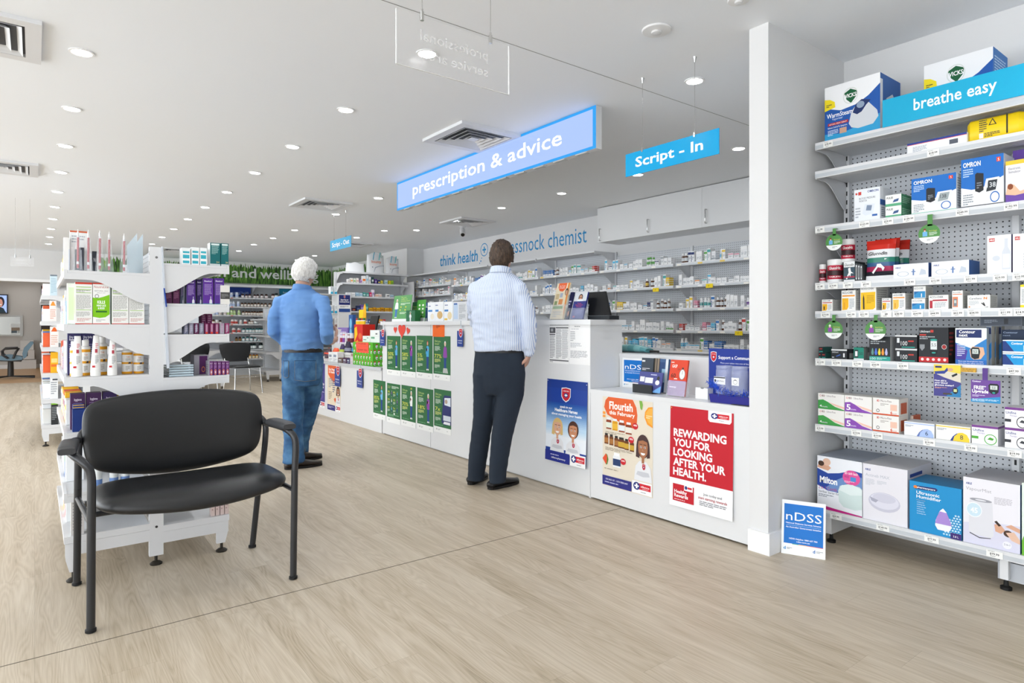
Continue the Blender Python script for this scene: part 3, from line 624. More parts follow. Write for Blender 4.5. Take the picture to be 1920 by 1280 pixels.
# ---------------------------------------------------------------- right hand shelving bay
XR0, XRB = 3.35, 3.72
ZR = [2.14, 1.987, 1.692, 1.387, 1.235, .982, .628, .176]
ART = {}
def rc():
    """label stars for drawn cartoon people: returns art ops"""
def right_unit():
    r = empty('shelving_bay', (3.54, 1.3, 0)); tag(r, 'tall grey pegboard shelving bay of health devices right of the pillar', 'shelving')
    g = MATS[W]
    MB().box(XRB + .01, XRB + .022, .33, 1.70, .12, 2.16, MATS['pegboard']).build('back_panel', r)
    for y in (1.675, .90, .33): 
        mb = MB(); mb.box(XRB - .03, XRB + .01, y, y + .028, 0.03, 2.16, g)
        for k in range(40): mb.box(XRB - .0312, XRB - .0305, y + .009, y + .018, .15 + k * .05, .175 + k * .05, M('#222222')) if y == 1.675 or k < 12 else None
        u = mb.build('upright', r)
    for i, z in enumerate(ZR):
        th = .036; dr = .17 if i in (0, 1, 2) else .12
        s = shelf_part(r, (XR0, 1.698), (XR0, .34), (XRB - XR0, 0), z, th=th, mat=g, drop=dr, brackets=[(XR0, 1.694)] if i < 7 else [], lipcol=M('#c3c8cd', .3))
        if i < 2:
            for k, o in ((1, .05), (2, .10)): MB().box(XR0 + o, XR0 + o + .045, .34, 1.66, z - .026, z - .0125, g).build('light_batten', s)
    mb = MB(); mb.box(XR0 + .05, XRB, .34, .905, .04, .12, M('#b9bdc3', .4)); mb.build('kick_panel', r)
    for y in (1.62, .86):
        mb = MB(); mb.box(XR0 + .02, XR0 + .32, y, y + .03, .05, .14, g); mb.build('foot_bar', r)
        MB().lathe((XR0 + .05, y + .015, 0), [(.022, 0), (.022, .012), (.01, .018), (.008, .05)], M('#1b1b1b'), 14).build('levelling_foot', r)
    MB().box(XR0 + .2, XRB, .95, 1.6, .09, .14, M('#8f9296')).build('base_shelf', r)
    tk = {0: ([1553], ['$78.99']), 1: ([1750], ['$18.99']), 2: ([1537.5, 1621, 1665, 1704, 1804.6, 1896], ['$2.99', '$103.99', '$29.99', '$189.99', '$249.99', '$192.99']),
          3: ([1538, 1562, 1590, 1624, 1706, 1754, 1820, 1875, 1912], ['$1.49', '$19.99', '$4.99', '$9.99', '$19.99', '$15.99', '$21.99', '$29.99', '$10.99']),
          4: ([1548, 1596, 1620, 1662, 1685, 1720, 1752.6, 1796, 1826.5, 1885.5, 1914], ['$19.99', '$41.99', '$31.99', '$8', '$38.99', '$64.99', '$44.99', '$62.99', '$34.99', '$11.99', '$14.99']),
          5: ([1538.7, 1568.7, 1607.8, 1641.8, 1693, 1901], ['$12.99', '$14.99', '$19.99', '$24.99', '$34.99', '$47.99']),
          6: ([1538, 1606, 1645.5, 1742.4, 1820.5, 1902.5], ['$19.99', '$19.99', '$19.99', '$19.99', '$19.99', '$19.99']),
          7: ([1567.5, 1655.5, 1747, 1865], ['$29.99', '$149.99', '$77.99', '$79.99'])}
    for i, (xs, ps) in tk.items():
        for x, p in zip(xs, ps):
            y = onX(x, 600, XR0 - .002).y; ticket(None, min(y, 1.67), ZR[i] - .004, XR0 - .003, p, parent=r, w=.05 if i < 7 else .06)
right_unit()

def rbox(name, x0, x1, yt, si, col, art, lab, d=.15, side=None, cat='box', X=None, zb=None, top=None, group=None, sidecol=None, gapfix=True):
    X = X or (XR0 + .018); a, b = onX(x0, 600, X), onX(x1, 600, X); z0 = ZR[si] + .001 if zb is None else zb
    z1 = onX(x0, yt, X).z; y0 = min(a.y, 1.694)
    return pbox(name, (X, y0, z0), 'X', y0 - b.y - .0015, z1 - z0, d, col, art, side, top, lab, cat, group, sidecol)
BL, NV, TL = '#1f5fa8', '#1d2c6b', '#2b9fa0'
def vicks(n):
    return [PG([(0, 0), (1, 0), (1, .82), (.8, .66), (.6, .56), (.3, .52), (0, .62)], '#1d56a6'), PG([(0, 0), (1, 0), (1, .3), (.6, .16), (.3, .10), (0, .14)], '#2f9fd2'),
            PG([(0, .56), (.2, .60), (.19, .70), (.1, .76), (0, .78)], '#f0d91e'), LN(.03, .62, .14, .68, 2, '#333333'),
            PG([(.36, .80), (.48, .86), (.60, .80), (.58, .70), (.49, .60), (.41, .68)], '#0f5a34'), ('ring', .48, .74, .135, .145, .1, '#d9ddd9'), T('VICKS', .48, .71, .07, '#ffffff', w=.21, al='c', b=.02),
            T('WarmSteam', .04, .42, .085, '#ffffff', w=.47, b=.01), T('Vaporiser', .14, .37, .04, '#dfe8ff', w=.2), R(.06, .275, .44, .325, '#b0232b'), T('NATURAL STEAM THERAPY', .25, .287, .025, '#ffffff', w=.33, al='c'),
            T('Relieves Cold & Flu Symptoms', .06, .225, .03, '#ffffff', w=.36), LN(.06, .09, .26, .2, 4, '#cfe0f5'), R(.28, .1, .41, .2, '#c9a088'),
            PG([(.45, .24), (.5, .45), (.62, .58), (.8, .54), (.95, .36), (.97, .25), (.88, .14), (.62, .12), (.5, .16)], '#cfd3d9'), PG([(.52, .42), (.58, .56), (.68, .62), (.84, .57), (.76, .5), (.68, .4), (.6, .37)], '#1b2f62'), E(.66, .53, .07, .06, '#8fa0b8')]
def omron(big):
    return [PG([(0, .42), (.25, .36), (.45, .36), (.72, .44), (1, .56), (1, 1), (0, 1)], '#1e6cc0'), T('OMRON', .05, .83, .1, '#ffffff', w=.42, b=.02), R(.84, .85, .93, .94, '#d9422e'), T('5', .885, .865, .055, '#ffffff', al='c'),
            LN(.05, .62, .3, .8, 4, '#b9d3f0'), PG([(.34, .32), (.34, .66), (.38, .69), (.54, .66), (.54, .32), (.44, .28)], '#26282c'), LN(.38, .36, .5, .5, 3, '#8a8f98'),
            PG([(.52, .26), (.60, .54), (.90, .55), (.93, .50), (.86, .20), (.6, .18)], '#e4e6e9'), PG([(.60, .28), (.65, .5), (.86, .5), (.82, .3)], '#30343a' if big else '#9ba5a8'), T('138', .72, .36, .1, '#e8ecef' if big else '#30343a', al='c', cx=.8),
            ('ring', .80 if big else .78, .16, .11, .11, .2, '#2469b8'), LN(.05, .05, .3, .28, 5, '#8d949c'), R(0, 0, 1, .035, '#3f4246' if big else '#3fae8f')]
def accu(c1, c2, pic='#e2a12b'):
    return [T('ACCU-CHEK', .06, .84, .11, '#2b3a55', w=.75, b=.02), R(.06, .70, .94, .77, c1), PG([(.05, .04), (.05, .62), (.5, .62), (.5, .2), (.4, .06)], c2), R(.16, .12, .26, .42, pic), LN(.56, .1, .93, .6, 7, '#9aa3ad')]
def right_items():
    vs = [PG([(0, 0), (1, 0), (1, 1), (0, 1)], '#2a63ad'), PG([(.2, .2), (.3, .6), (.6, .72), (.9, .5), (.9, .2)], '#d5d9df'), R(.0, .0, .12, .9, '#e9edf2')]
    rbox('vaporiser_box', 1546.5, 1651, 166, 0, '#f0f1f3', vicks(1), 'blue and white steam vaporiser carton at the left end of the top shelf', d=.24, side=vs, X=3.372)
    a, b = onX(1732.5, 124.6, 3.50), onX(1862, 600, 3.50)
    pbox('vaporiser_box', (3.50, a.y, ZR[0] + .001), 'X', a.y - b.y, a.z - ZR[0], .21, '#f0f1f3', vicks(2), [PG([(0, 0), (1, 0), (1, 1), (0, 1)], '#2f78c4'), LN(.1, .5, .9, .9, 9, '#bcd6f2')], None, 'blue and white steam vaporiser carton standing behind the cyan breathe easy strip', 'box')
    a, b = onX(1654.6, 188.4, 3.34), .45; z0 = onX(1654, 239.5, 3.34).z
    mb = MB(); mb.box(3.34, 3.344, b, a.y, z0, a.z, M('#19a9d2', .35)); fr = frX(3.34, a.y, z0, b, a.z); y0, y1 = onX(1713, 600, 3.34).y, onX(1869, 600, 3.34).y
    mb.text(fr, 'breathe easy', (a.y - y0) / (a.y - b), .36, .42, M('#ffffff', .4), w=(y0 - y1) / (a.y - b), b=.012); tag(mb.build('header_strip'), 'cyan header strip reading breathe easy on the edge of the top shelf', 'sign')
    a = onX(1684, 164, 3.6); pbox('white_box', (3.56, onX(1688, 600, 3.56).y, ZR[0] + .001), 'X', .13, .075, .13, '#e8e8e8', [R(.1, .2, .5, .8, '#555555')], label='low white box between the two steam vaporiser cartons on the top shelf')
    rbox('long_carton', 1701, 1813.5, 270, 1, '#ebecee', [PG([(0, .82), (1, .82), (1, 1), (0, 1)], '#27408f'), R(0, .78, 1, .83, '#c9333a'), LN(.1, .1, .35, .6, 5, '#9aa2ad'), R(.72, .2, .86, .6, '#555a66')], 'flat white carton with a blue and red top edge on the second shelf', d=.12)
    # sharps container lying on its side
    a = onX(1815, 600, 3.40); y = a.y; z = ZR[1] + .0545; r = empty('sharps_container', (3.45, y - .12, ZR[1])); tag(r, 'yellow sharps disposal container lying on its side on the second shelf', 'container')
    mb = MB(); yl = M('#eccb16', .35); sec = [(-.058, -.045), (-.05, -.052), (.05, -.052), (.058, -.045), (.058, .035), (.045, .047), (-.045, .047), (-.058, .035)]
    for k, (s0, s1, q0, q1) in enumerate(((0, .012, .8, 1), (.012, .19, 1, 1), (.19, .215, 1, .82))):
        p0 = [Vector((3.44 + u * q0, y - s0, z + v * q0)) for u, v in sec]; p1 = [Vector((3.44 + u * q1, y - s1, z + v * q1)) for u, v in sec]; m_ = len(sec)
        mb.add(p0 + p1, [(i, (i + 1) % m_, m_ + (i + 1) % m_, m_ + i) for i in range(m_)], yl, True)
        if k == 0: mb.poly(p0, yl)
    fr = (Vector((3.3815, y - .01, z - .05)), Vector((0, -.19, 0)), Vector((0, 0, .10)), Vector((-1, 0, 0)))
    mb.art(fr, [R(.72, .1, .75, .95, '#222222'), LN(.3, .1, .62, .3, 3, '#333333'), PG([(.38, .6), (.46, .9), (.54, .6)], '#222222'), PG([(.41, .63), (.46, .83), (.51, .63)], '#eccb16'), LN(.2, .35, .36, .9, 6, '#444444'), R(.2, .08, .28, .3, '#f3f3f3')]); mb.build('body', r)
    MB().lathe((3.44, y - .215, z), [(.042, 0), (.047, .005), (.047, .03), (.04, .034)], M('#e6d9a0', .3), 24, axis=(0, -1, 0)).build('lid', r)
    bp = [T('OMRON', .52, .87, .07, '#2a4a93', w=.42, b=.02), T('BLOOD PRESSURE', .2, .68, .06, '#3f4654', w=.62), T('MONITOR', .2, .60, .06, '#3f4654', w=.3), R(.05, .84, .13, .9, '#c9403a'), R(.16, .82, .28, .92, '#c9403a'),
          PG([(.32, .24), (.42, .52), (.80, .50), (.74, .2), (.45, .16)], '#dfe6ee'), PG([(.46, .32), (.5, .48), (.7, .46), (.66, .3)], '#7f8fa6'), LN(.05, .1, .26, .45, 4, '#a9b0ba'), R(.7, .12, .9, .18, '#2f62ac')]
    rbox('monitor_box', 1601.7, 1650.6, 357, 2, '#e9edf2', bp, 'pale blood pressure monitor carton at the left of the third shelf', d=.15, side=[R(0, .45, 1, .62, '#2f62ac'), LN(.1, .1, .9, .4, 5, '#8a93a0')])
    for k in (0, 1):
        z0 = ZR[2] + .001 + k * .0565; a, b = onX(1660.2, 600, 3.368), onX(1690.8, 600, 3.368)
        pbox('oximeter_box', (3.368, a.y, z0), 'X', a.y - b.y - .002, .0555, .12, '#eef1ee', [R(0, 0, 1, .22, '#5fae84'), T('PULSE', .08, .66, .17, '#333333', w=.4, b=.02), PG([(.45, .3), (.55, .55), (.85, .62), (.8, .38)], '#3d5a8c')], [R(0, 0, 1, 1, '#3d8a62'), LN(.1, .2, .9, .8, 4, '#a9d6bd')], None, 'small green and white pulse oximeter carton, %s of the stack of two' % ('upper' if k else 'lower'), 'box')
    rbox('monitor_box', 1709, 1793.6, 336.4, 2, '#eef1f4', omron(0), 'blue and white blood pressure monitor carton with a teal bottom line, third shelf', d=.15, side=[R(0, 0, 1, 1, '#e2e5ea'), LN(.1, .1, .9, .9, 12, '#9aa3b0')])
    rbox('monitor_box', 1802, 1882.6, 300.5, 2, '#eef1f4', omron(1), 'largest blue blood pressure monitor carton, its picture showing a black screen', d=.15, side=[R(0, 0, 1, 1, '#d9dde2')])
    rbox('massager_box', 1885.5, 1932, 303, 2, '#eceaf2', [R(0, .9, 1, 1, '#e8c53a'), T('Electronic', .12, .78, .06, '#333333', w=.5), T('Stimulator', .12, .70, .06, '#333333', w=.5), PG([(0, 0), (1, 0), (1, .25), (0, .2)], '#6a48a0'), PG([(0, .2), (.1, .45), (.35, .42), (.6, .25), (1, .3), (1, .2), (.4, .16)], '#e8b99a'), E(.2, .38, .12, .07, '#8a4a2a')], 'white carton with sleeping face and purple base, right edge of the third shelf', d=.12)
    rbox('massager_box', 1899, 1932, 283, 2, '#6c4aa6', [], 'purple carton standing behind the white sleeping face carton', d=.1, X=3.52)
    # shelf four
    def tub(x0, x1, y0, y1, si, lab, c1='#b5203c', X=3.41, zb=None):
        a, b = onX(x0, 600, X), onX(x1, 600, X); rad = (a.y - b.y) / 2 * .97; z0 = ZR[si] if zb is None else zb; h = onX((x0 + x1) / 2, y0, X).z - z0; c = (X, (a.y + b.y) / 2, z0 + .001)
        r = empty('tablet_tub', c); tag(r, lab, 'tub'); wh = M('#ebebeb', .3)
        mb = MB(); mb.lathe(c, [(rad * .9, 0, wh), (rad, .003, wh), (rad, h * .14, M(c1, .35)), (rad, h * .3, M('#3a1b20', .35)), (rad, h * .52, M(c1, .35)), (rad, h * .74, wh), (rad * .93, h * .78, wh)], wh, 24)
        for (t, vz, hh) in (('GlucoHit', .56, .12), ('TABLETS', .22, .05)):      # wrapped lettering
            vs, fs, xa, xb = text_mesh(t, .02, 0); s = rad * 1.5 / (xb - xa); pts = []
            for p in vs:
                an = math.pi - .35 + (p[0] - (xa + xb) / 2) * s / rad * -1 * -1; an = math.pi + .35 + ((p[0] - (xa + xb) / 2) * s / rad)
                pts.append((c[0] + math.cos(an) * (rad + .0006), c[1] + math.sin(an) * (rad + .0006), c[2] + h * vz + p[1] * hh * h / .72))
            mb.add(pts, fs, M('#f3f3f3', .4))
        mb.build('body', r); MB().lathe(c, [(rad * .96, h * .78), (rad * .99, h * .79), (rad * .99, h * .985), (rad * .9, h)], wh, 24).build('lid', r)
        return c[2] + h
    tub(1536.5, 1549, 496, 0, 3, 'narrow white and dark red tablet tube at the left end of the fourth shelf')
    tub(1552, 1580.8, 487, 0, 3, 'white and dark red tablet tub standing on the fourth shelf')
    X = 3.375; a, b = onX(1582, 600, X), onX(1603, 600, X); z1 = onX(1582, 491, X).z
    pbox('glucose_box', (X, a.y, ZR[3] + .001), 'X', a.y - b.y - .001, z1 - ZR[3] - .001, .12, '#e6e8e9', [R(0, .1, 1, .72, '#39505c'), T('Glucodin', .06, .78, .13, '#2c2c2c', w=.85, it=.2, b=.01), PG([(.2, .15), (.45, .45), (.4, .66), (.6, .7), (.66, .5), (.9, .4), (.66, .42), (.6, .3), (.75, .2), (.6, .22), (.5, .35), (.3, .12)], '#f2f2f2'), R(0, .2, 1, .27, '#a6304a')], label='small carton with a white runner, under the stacked red tub', sidecol='#3a3f43')
    tub(1577.8, 1603, 449, 0, 3, 'white and dark red tablet tub stacked on the small runner carton', zb=z1, X=3.425)
    for k in range(3):
        x0 = 1603.6 + k * 4.6; a, b = onX(x0, 600, X), onX(x0 + 4.2, 600, X)
        pbox('glucose_box', (X, a.y, ZR[3] + .001), 'X', a.y - b.y, .093 - .004 * k, .08, '#3b3f42', [R(.2, .1, .8, .9, '#c9cdd0'), R(.35, .2, .65, .8, '#2d2f31')], label='thin dark carton seen edge on, %s of the three beside the runner carton' % ['leftmost', 'middle', 'rightmost'][k])
    # foil pouches
    def pouch(x0, x1, yt, X, lab):
        a, b = onX(x0, 600, X), onX(x1, 600, X); h = onX(x0, yt, X).z - ZR[3]; w = a.y - b.y; z0 = ZR[3] + .001
        bands = [(0, .12, '#e9e9ea'), (.12, .22, '#2a2a33'), (.22, .34, '#a32d55'), (.34, .44, '#315b86'), (.44, .56, '#2f7d6a'), (.56, .76, '#e6e7ea'), (.76, 1.0, '#cf3024')]
        mb = MB(); n = 10
        for f0, f1, c in bands:
            for sd in (-1, 1):
                rows = []
                for f in (f0, (f0 + f1) / 2, f1):
                    row = []
                    for k in range(n + 1):
                        u = k / n; bul = .032 * math.sin(math.pi * min(max((1 - f) * 1.15, 0), 1)) ** .5 * (1 - (2 * u - 1) ** 4) * (1 if f < .93 else .2) + .002
                        sx = 1 - .06 * math.sin(math.pi * f); row.append((X + .035 + sd * bul * 1.0 + .01 * f, a.y - w / 2 - (u - .5) * w * sx, z0 + f * h))
                    rows.append(row)
                for q in range(2):
                    vs = rows[q] + rows[q + 1]; fs = [(k, k + 1, n + 2 + k, n + 1 + k) for k in range(n)]
                    mb.add(vs, fs, M(c, .25), True)
        fr = frX(X + .008, a.y - w * .08, z0, b.y + w * .08, z0 + h)
        mb.art(fr, [T('Glucodin', .1, .62, .085, '#2a2a2a', w=.75, it=.25, b=.02), PG([(.25, .2), (.42, .34), (.5, .5), (.46, .56), (.55, .6), (.62, .54), (.85, .52), (.65, .47), (.6, .4), (.75, .3), (.68, .22), (.62, .3), (.48, .32), (.3, .16)], '#f0f2f4')])
        return tag(mb.build('powder_pouch', origin=(X + .035, (a.y + b.y) / 2, ZR[3])), lab, 'pouch')
    pouch(1618, 1674, 452, 3.37, 'large red topped glucose powder pouch standing in front of two others')
    pouch(1634, 1681, 449, 3.46, 'second red topped glucose powder pouch, half hidden behind the front one')
    pouch(1655, 1700, 452, 3.55, 'rearmost red topped glucose powder pouch on the fourth shelf')
    neb = [T('ABLE', .05, .72, .1, '#2a4390', w=.16, b=.03), ('ring', .28, .32, .17, .17, .15, '#b9c3d0'), R(.56, .2, .6, .62, '#5f7fb5'), R(.52, .42, .64, .48, '#5f7fb5'), PG([(.74, .2), (.8, .62), (.92, .5), (.94, .22)], '#c3ccd8')]
    rbox('nebuliser_kit_box', 1675.3, 1741.4, 496.5, 3, '#eef0f3', neb, 'long white tubing kit carton, left of the pair beside the pouches', d=.14, side=[R(0, 0, 1, 1, '#2a4d8f')])
    rbox('nebuliser_kit_box', 1746.5, 1817.6, 491.4, 3, '#eef0f3', neb, 'long white tubing kit carton with its blue end showing, right of the pair', d=.14, side=[R(0, 0, 1, 1, '#2c5b9c')])
    sp = [R(.08, .84, .32, .93, '#c23b33'), T('ABLE', .2, .865, .045, '#ffffff', al='c', w=.2, b=.02), PG([(.62, .1), (.62, .55), (.72, .68), (.72, .9), (.86, .9), (.86, .68), (.97, .55), (.97, .1)], '#d3d8e0'), PG([(.65, .14), (.65, .5), (.94, .5), (.94, .14)], '#e6e9ee'), E(.38, .4, .16, .07, '#d0d6de')]
    rbox('spacer_box', 1851, 1897, 442.6, 3, '#eff0f2', sp, 'tall white spacer carton picturing a clear chamber, left of two', d=.1, side=[R(0, 0, 1, 1, '#34306f')])
    rbox('spacer_box', 1899, 1940, 439, 3, '#eff0f2', [R(.1, .84, .34, .93, '#c23b33'), T('ABLE', .22, .865, .045, '#ffffff', al='c', w=.2), LN(.5, .1, .9, .5, 6, '#c5ccd6')], 'tall white spacer carton cut off by the right edge of the picture', d=.1)
    # shelf five: test strips
    sd = [R(0, 0, 1, 1, '#dcdcd8'), LN(.1, .1, .9, .9, 9, '#a9a9a5')]
    for x0, x1, yt, art, lab, si in ((1541.2, 1561.6, 561.7, accu('#c23b33', '#f0b51d', '#2a2a2a'), 'smallest white, red and yellow test strip carton, at the left end of the fifth shelf', 4),
        (1577.8, 1604.8, 544.8, accu('#ee9a2e', '#f0b51d'), 'white test strip carton with an orange line and yellow panel, second from the left', 4),
        (1653.6, 1670.8, 559, accu('#c23b33', '#f0b51d', '#2a2a2a'), 'small white, red and yellow test strip carton right of the tall yellow one', 4),
        (1673.4, 1698, 550, accu('#ee9a2e', '#f3c256'), 'white test strip carton with orange line, right of the small red lined one', 4),
        (1741.4, 1778.8, 553.5, [T('ACCU-CHEK', .05, .80, .13, '#2b3a55', w=.7, b=.02), R(.2, .58, .95, .68, '#b3283a'), R(.05, .08, .2, .62, '#b3283a'), LN(.3, .1, .9, .5, 5, '#9aa3ad')], 'wide white test strip carton with a dark red line', 4),
        (1785.2, 1805.8, 545, [T('ACCU-CHEK', .06, .86, .08, '#2b3a55', w=.75), R(.06, .78, .94, .82, '#e0763c'), R(.05, .1, .55, .66, '#e6885c'), PG([(.15, .15), (.15, .55), (.45, .55), (.45, .15)], '#7d8790'), R(.2, .32, .4, .48, '#c8d4cf')], 'upright white carton picturing an orange glucose meter', 4),
        (1814, 1857.2, 553.5, [T('CareSens', .08, .68, .14, '#3d4a5e', w=.55, b=.01), T('N', .72, .68, .16, '#e58a34', w=.15, b=.05), PG([(.6, .4), (.66, .42), (.8, .2), (.76, .16)], '#222222'), PG([(.68, .45), (.73, .45), (.8, .2), (.76, .18)], '#222222'), T('100', .78, .06, .1, '#333333', w=.14), R(.06, .08, .12, .18, '#e58a34'), LN(.08, .25, .55, .58, 4, '#b5bbc2')], 'white test strip carton with two black strips pictured, right end of the fifth shelf', 4),
        (1913, 1932, 533.6, [R(0, .9, 1, 1, '#f0d91e'), R(0, 0, 1, .12, '#f0d91e'), LN(.15, .2, .9, .8, 9, '#9aa3ad')], 'white and yellow carton at the right edge of the fifth shelf', 4)):
        rbox('test_strip_box', x0, x1, yt, si, '#efefec', art, lab, d=.10, side=sd, sidecol='#dfdfdb')
    rbox('lancet_box', 1613.2, 1643.4, 538, 4, '#efefec', [T('ACCU-CHEK', .05, .88, .08, '#2b3a55', w=.8, b=.01), PG([(.03, .03), (.03, .76), (.95, .78), (.95, .12), (.8, .04)], '#f0bf1c'), PG([(.17, .06), (.16, .5), (.2, .7), (.26, .5), (.27, .06)], '#2a2a2a'), LN(.4, .3, .9, .65, 6, '#b98c10')], 'tallest yellow test carton picturing a black lancing pen', d=.14, side=sd)
    z = ZR[4]; X = 3.368
    for k, (x0, x1, y0, y1, lab) in enumerate(((1709.3, 1734.4, 560, 583, 'lower'), (1713, 1735.5, 538.3, 560, 'upper'))):
        a, b = onX(x0, 600, X), onX(x1, 600, X); h = onX(x0, y0, X).z - z if k == 0 else .06
        pbox('test_strip_box', (X, a.y, z + .001), 'X', a.y - b.y, h - .002, .09, '#efefec', [T('ACCU-CHEK', .06, .74, .16, '#2b3a55', w=.75), R(.03, .05, .97, .58, '#2f8ec6'), PG([(.03, .3), (.5, .58), (.03, .58)], '#1b6aa8'), R(.62, .1, .7, .4, '#e9f2f8')], sd, None, 'blue and white test strip carton, %s of the stack of two on the fifth shelf' % lab, 'box'); z += h
    # shelf six: meters
    blk = '#23262b'
    for k, (x0, x1, dz) in enumerate(((1530.3, 1539.5, 0), (1540, 1548.5, 0), (1535, 1543.5, .031))):
        X = 3.372; a, b = onX(x0, 600, X), onX(x1, 600, X); y0 = min(a.y, 1.69)
        pbox('lancet_box', (X, y0, ZR[5] + .001 + dz), 'X', y0 - b.y - .001, .030, .10, blk, [R(.2, .6, .8, .75, '#c23b33'), R(.1, .1, .9, .25, '#2b9a8c')], [R(0, 0, 1, 1, '#1c5a52')], None, 'tiny black and green carton at the left end of the sixth shelf, ' + ['lower left', 'lower right', 'stacked on top'][k], 'box')
    def s6(x0, x1, yt, art, lab, d=.09, **k): return rbox('meter_box', x0, x1, yt, 5, k.pop('col', blk), art, lab, d=d, **k)
    s6(1558.6, 1588.6, 654, [R(0, .84, 1, 1, '#d5d7d9'), T('LifeSmart', .06, .62, .16, '#dfe3e6', w=.4), PG([(.3, .3), (.55, .48), (.6, .42), (.35, .24)], '#3d63b5'), R(.76, .2, .86, .6, '#dfe3e6'), LN(.05, .1, .3, .25, 1, '#dfe3e6')], 'black lancet carton with a silver top, sixth shelf', side=[R(0, 0, 1, 1, '#2c2f33'), R(.3, .1, .8, .6, '#bcbcbc')])
    s6(1600.8, 1620, 651, [R(0, 0, 1, 1, '#15806d'), R(.08, .2, .45, .8, '#23262b'), R(.14, .3, .38, .7, '#e9eef0'), T('50', .55, .4, .25, '#23262b', w=.35), R(0, 0, 1, .12, '#e9eef0')], 'small green and black test strip carton, sixth shelf', side=[R(0, 0, 1, 1, '#8b9391'), R(.5, .1, .95, .6, '#e0e0e0')])
    s6(1630, 1669.8, 631, [R(0, 0, 1, .18, '#2fa193'), T('100', .03, .04, .1, '#dff3ef', w=.28), LN(.36, .04, .9, .14, 2, '#bfe6df'), LN(.06, .68, .85, .85, 2, '#aab0b5')] + [PG([(.12 + .165 * i, .24), (.09 + .165 * i, .34), (.14 + .165 * i, .52), (.18 + .165 * i, .52), (.22 + .165 * i, .34), (.2 + .165 * i, .24)], c) for i, c in enumerate(['#5f8f87', '#4a6fd0', '#e6d83a', '#e5963a', '#b6b6dd'])], 'black lancet carton picturing five coloured cones and the number 100', side=[R(0, 0, 1, 1, '#c4c7c9')])
    z = ZR[5] + .001
    for k in (0, 1):
        X = 3.368; a, b = onX(1678.6, 600, X), onX(1719.4, 600, X)
        pbox('test_strip_box', (X, a.y, z), 'X', a.y - b.y, .0645, .09, blk, [R(0, .88, 1, 1, '#d5d7d9'), T('100', .26, .22, .34, '#e8eaec', w=.3), R(.08, .42, .2, .78, '#dfe3e6'), R(.6, .5, .85, .6, '#c23b33'), R(.3, .06, .9, .13, '#2fa193')], [R(0, 0, 1, 1, '#3a3d41'), R(.3, .1, .9, .5, '#d9d9d9')], None, 'black test strip carton marked 100, %s of the stack of two' % ('upper' if k else 'lower'), 'box'); z += .0655
    s6(1723, 1779, 613.7, [T('LifeSmart', .03, .86, .06, '#d9dde0', w=.36, b=.02), R(.4, .86, .5, .93, '#c23b33'), R(.03, .77, .25, .81, '#c23b33'), LN(.03, .66, .62, .76, 2, '#b5babf'), PG([(.4, .22), (.38, .3), (.38, .62), (.42, .68), (.6, .68), (.64, .62), (.64, .3), (.58, .22)], '#15191c'), R(.4, .38, .62, .62, '#dfe6e6'), T('5.5', .51, .47, .09, '#23262b', al='c', cx=.8), E(.51, .65, .12, .03, '#2fa193'), E(.51, .29, .07, .02, '#2fa193'), E(.86, .46, .085, .07, '#c9c9c9'), E(.86, .46, .07, .057, '#a12a2a'), PG([(.03, .52), (.2, .52), (.2, .42), (.11, .34), (.03, .42)], '#8b8f93'), R(0, .02, 1, .17, '#c02a2d')] + [E(.12 + .19 * i, .1, .05, .04, '#f0dada') for i in range(5)], 'large black glucose meter carton with a red strip of icons', d=.13, side=[R(0, 0, 1, 1, '#17181b'), LN(.1, .2, .5, .9, 6, '#b23b3b')])
    s6(1791.3, 1850.8, 615, [PG([(0, .16), (1, .62), (1, 1), (0, 1)], '#e8ecf0'), PG([(0, 0), (0, .6), (.5, .45), (1, .72), (1, 0)], '#2e7fc4'), PG([(0, .0), (0, .58), (.4, .38), (.3, 0)], '#4a3f9a'), R(.03, .74, .84, .96, '#1c2d66'), T('Contour', .12, .86, .085, '#ffffff', w=.52, b=.02), T('next', .12, .77, .085, '#ffffff', w=.28, b=.02), PG([(.5, .2), (.46, .4), (.56, .5), (.9, .48), (.94, .3), (.82, .16), (.6, .14)], '#e0b394'), PG([(.52, .2), (.49, .42), (.56, .48), (.76, .47), (.8, .36), (.76, .18), (.62, .15)], '#1d2126'), R(.55, .3, .74, .43, '#cfd8d3'), T('52', .64, .33, .07, '#23262b', al='c'), LN(.06, .22, .34, .56, 6, '#cfd6f0'), R(0, 0, 1, .13, '#2767b5'), T('Does your blood glucose meter', .5, .075, .03, '#ffffff', al='c', w=.8), T('meet the new safety standard', .5, .02, .03, '#ffffff', al='c', w=.8)], 'white and blue glucose meter carton with a hand holding a meter', d=.03, col='#e8ecf0', side=[R(0, 0, 1, 1, '#a9b5bf')])
    for k, (x0, x1) in enumerate(((1849, 1858), (1857, 1866), (1868, 1877))):
        X = 3.42 + .05 * k; a = onX(x0, 600, X); b = onX(x1, 600, X)
        pbox('meter_box', (X, a.y, ZR[5] + .001), 'X', max(.02, a.y - b.y), .173, .045, '#8f9aa6', [R(.1, .8, .9, .97, '#20305f'), PG([(0, 0), (1, .2), (1, .6), (0, .4)], '#2e7fc4')], label='grey and blue meter carton showing a narrow edge, %s behind the big meter carton' % ['first', 'second', 'third'][k], sidecol='#c9c5ba')
    rbox('meter_box', 1878, 1935, 618, 5, '#24344f', [T('Contour', .05, .90, .05, '#9fb0cc', w=.5, b=.02), T('next', .05, .82, .05, '#9fb0cc', w=.25)], 'dark blue meter carton behind the small blue boxes at the right', d=.1, X=3.47)
    z = ZR[5] + .001
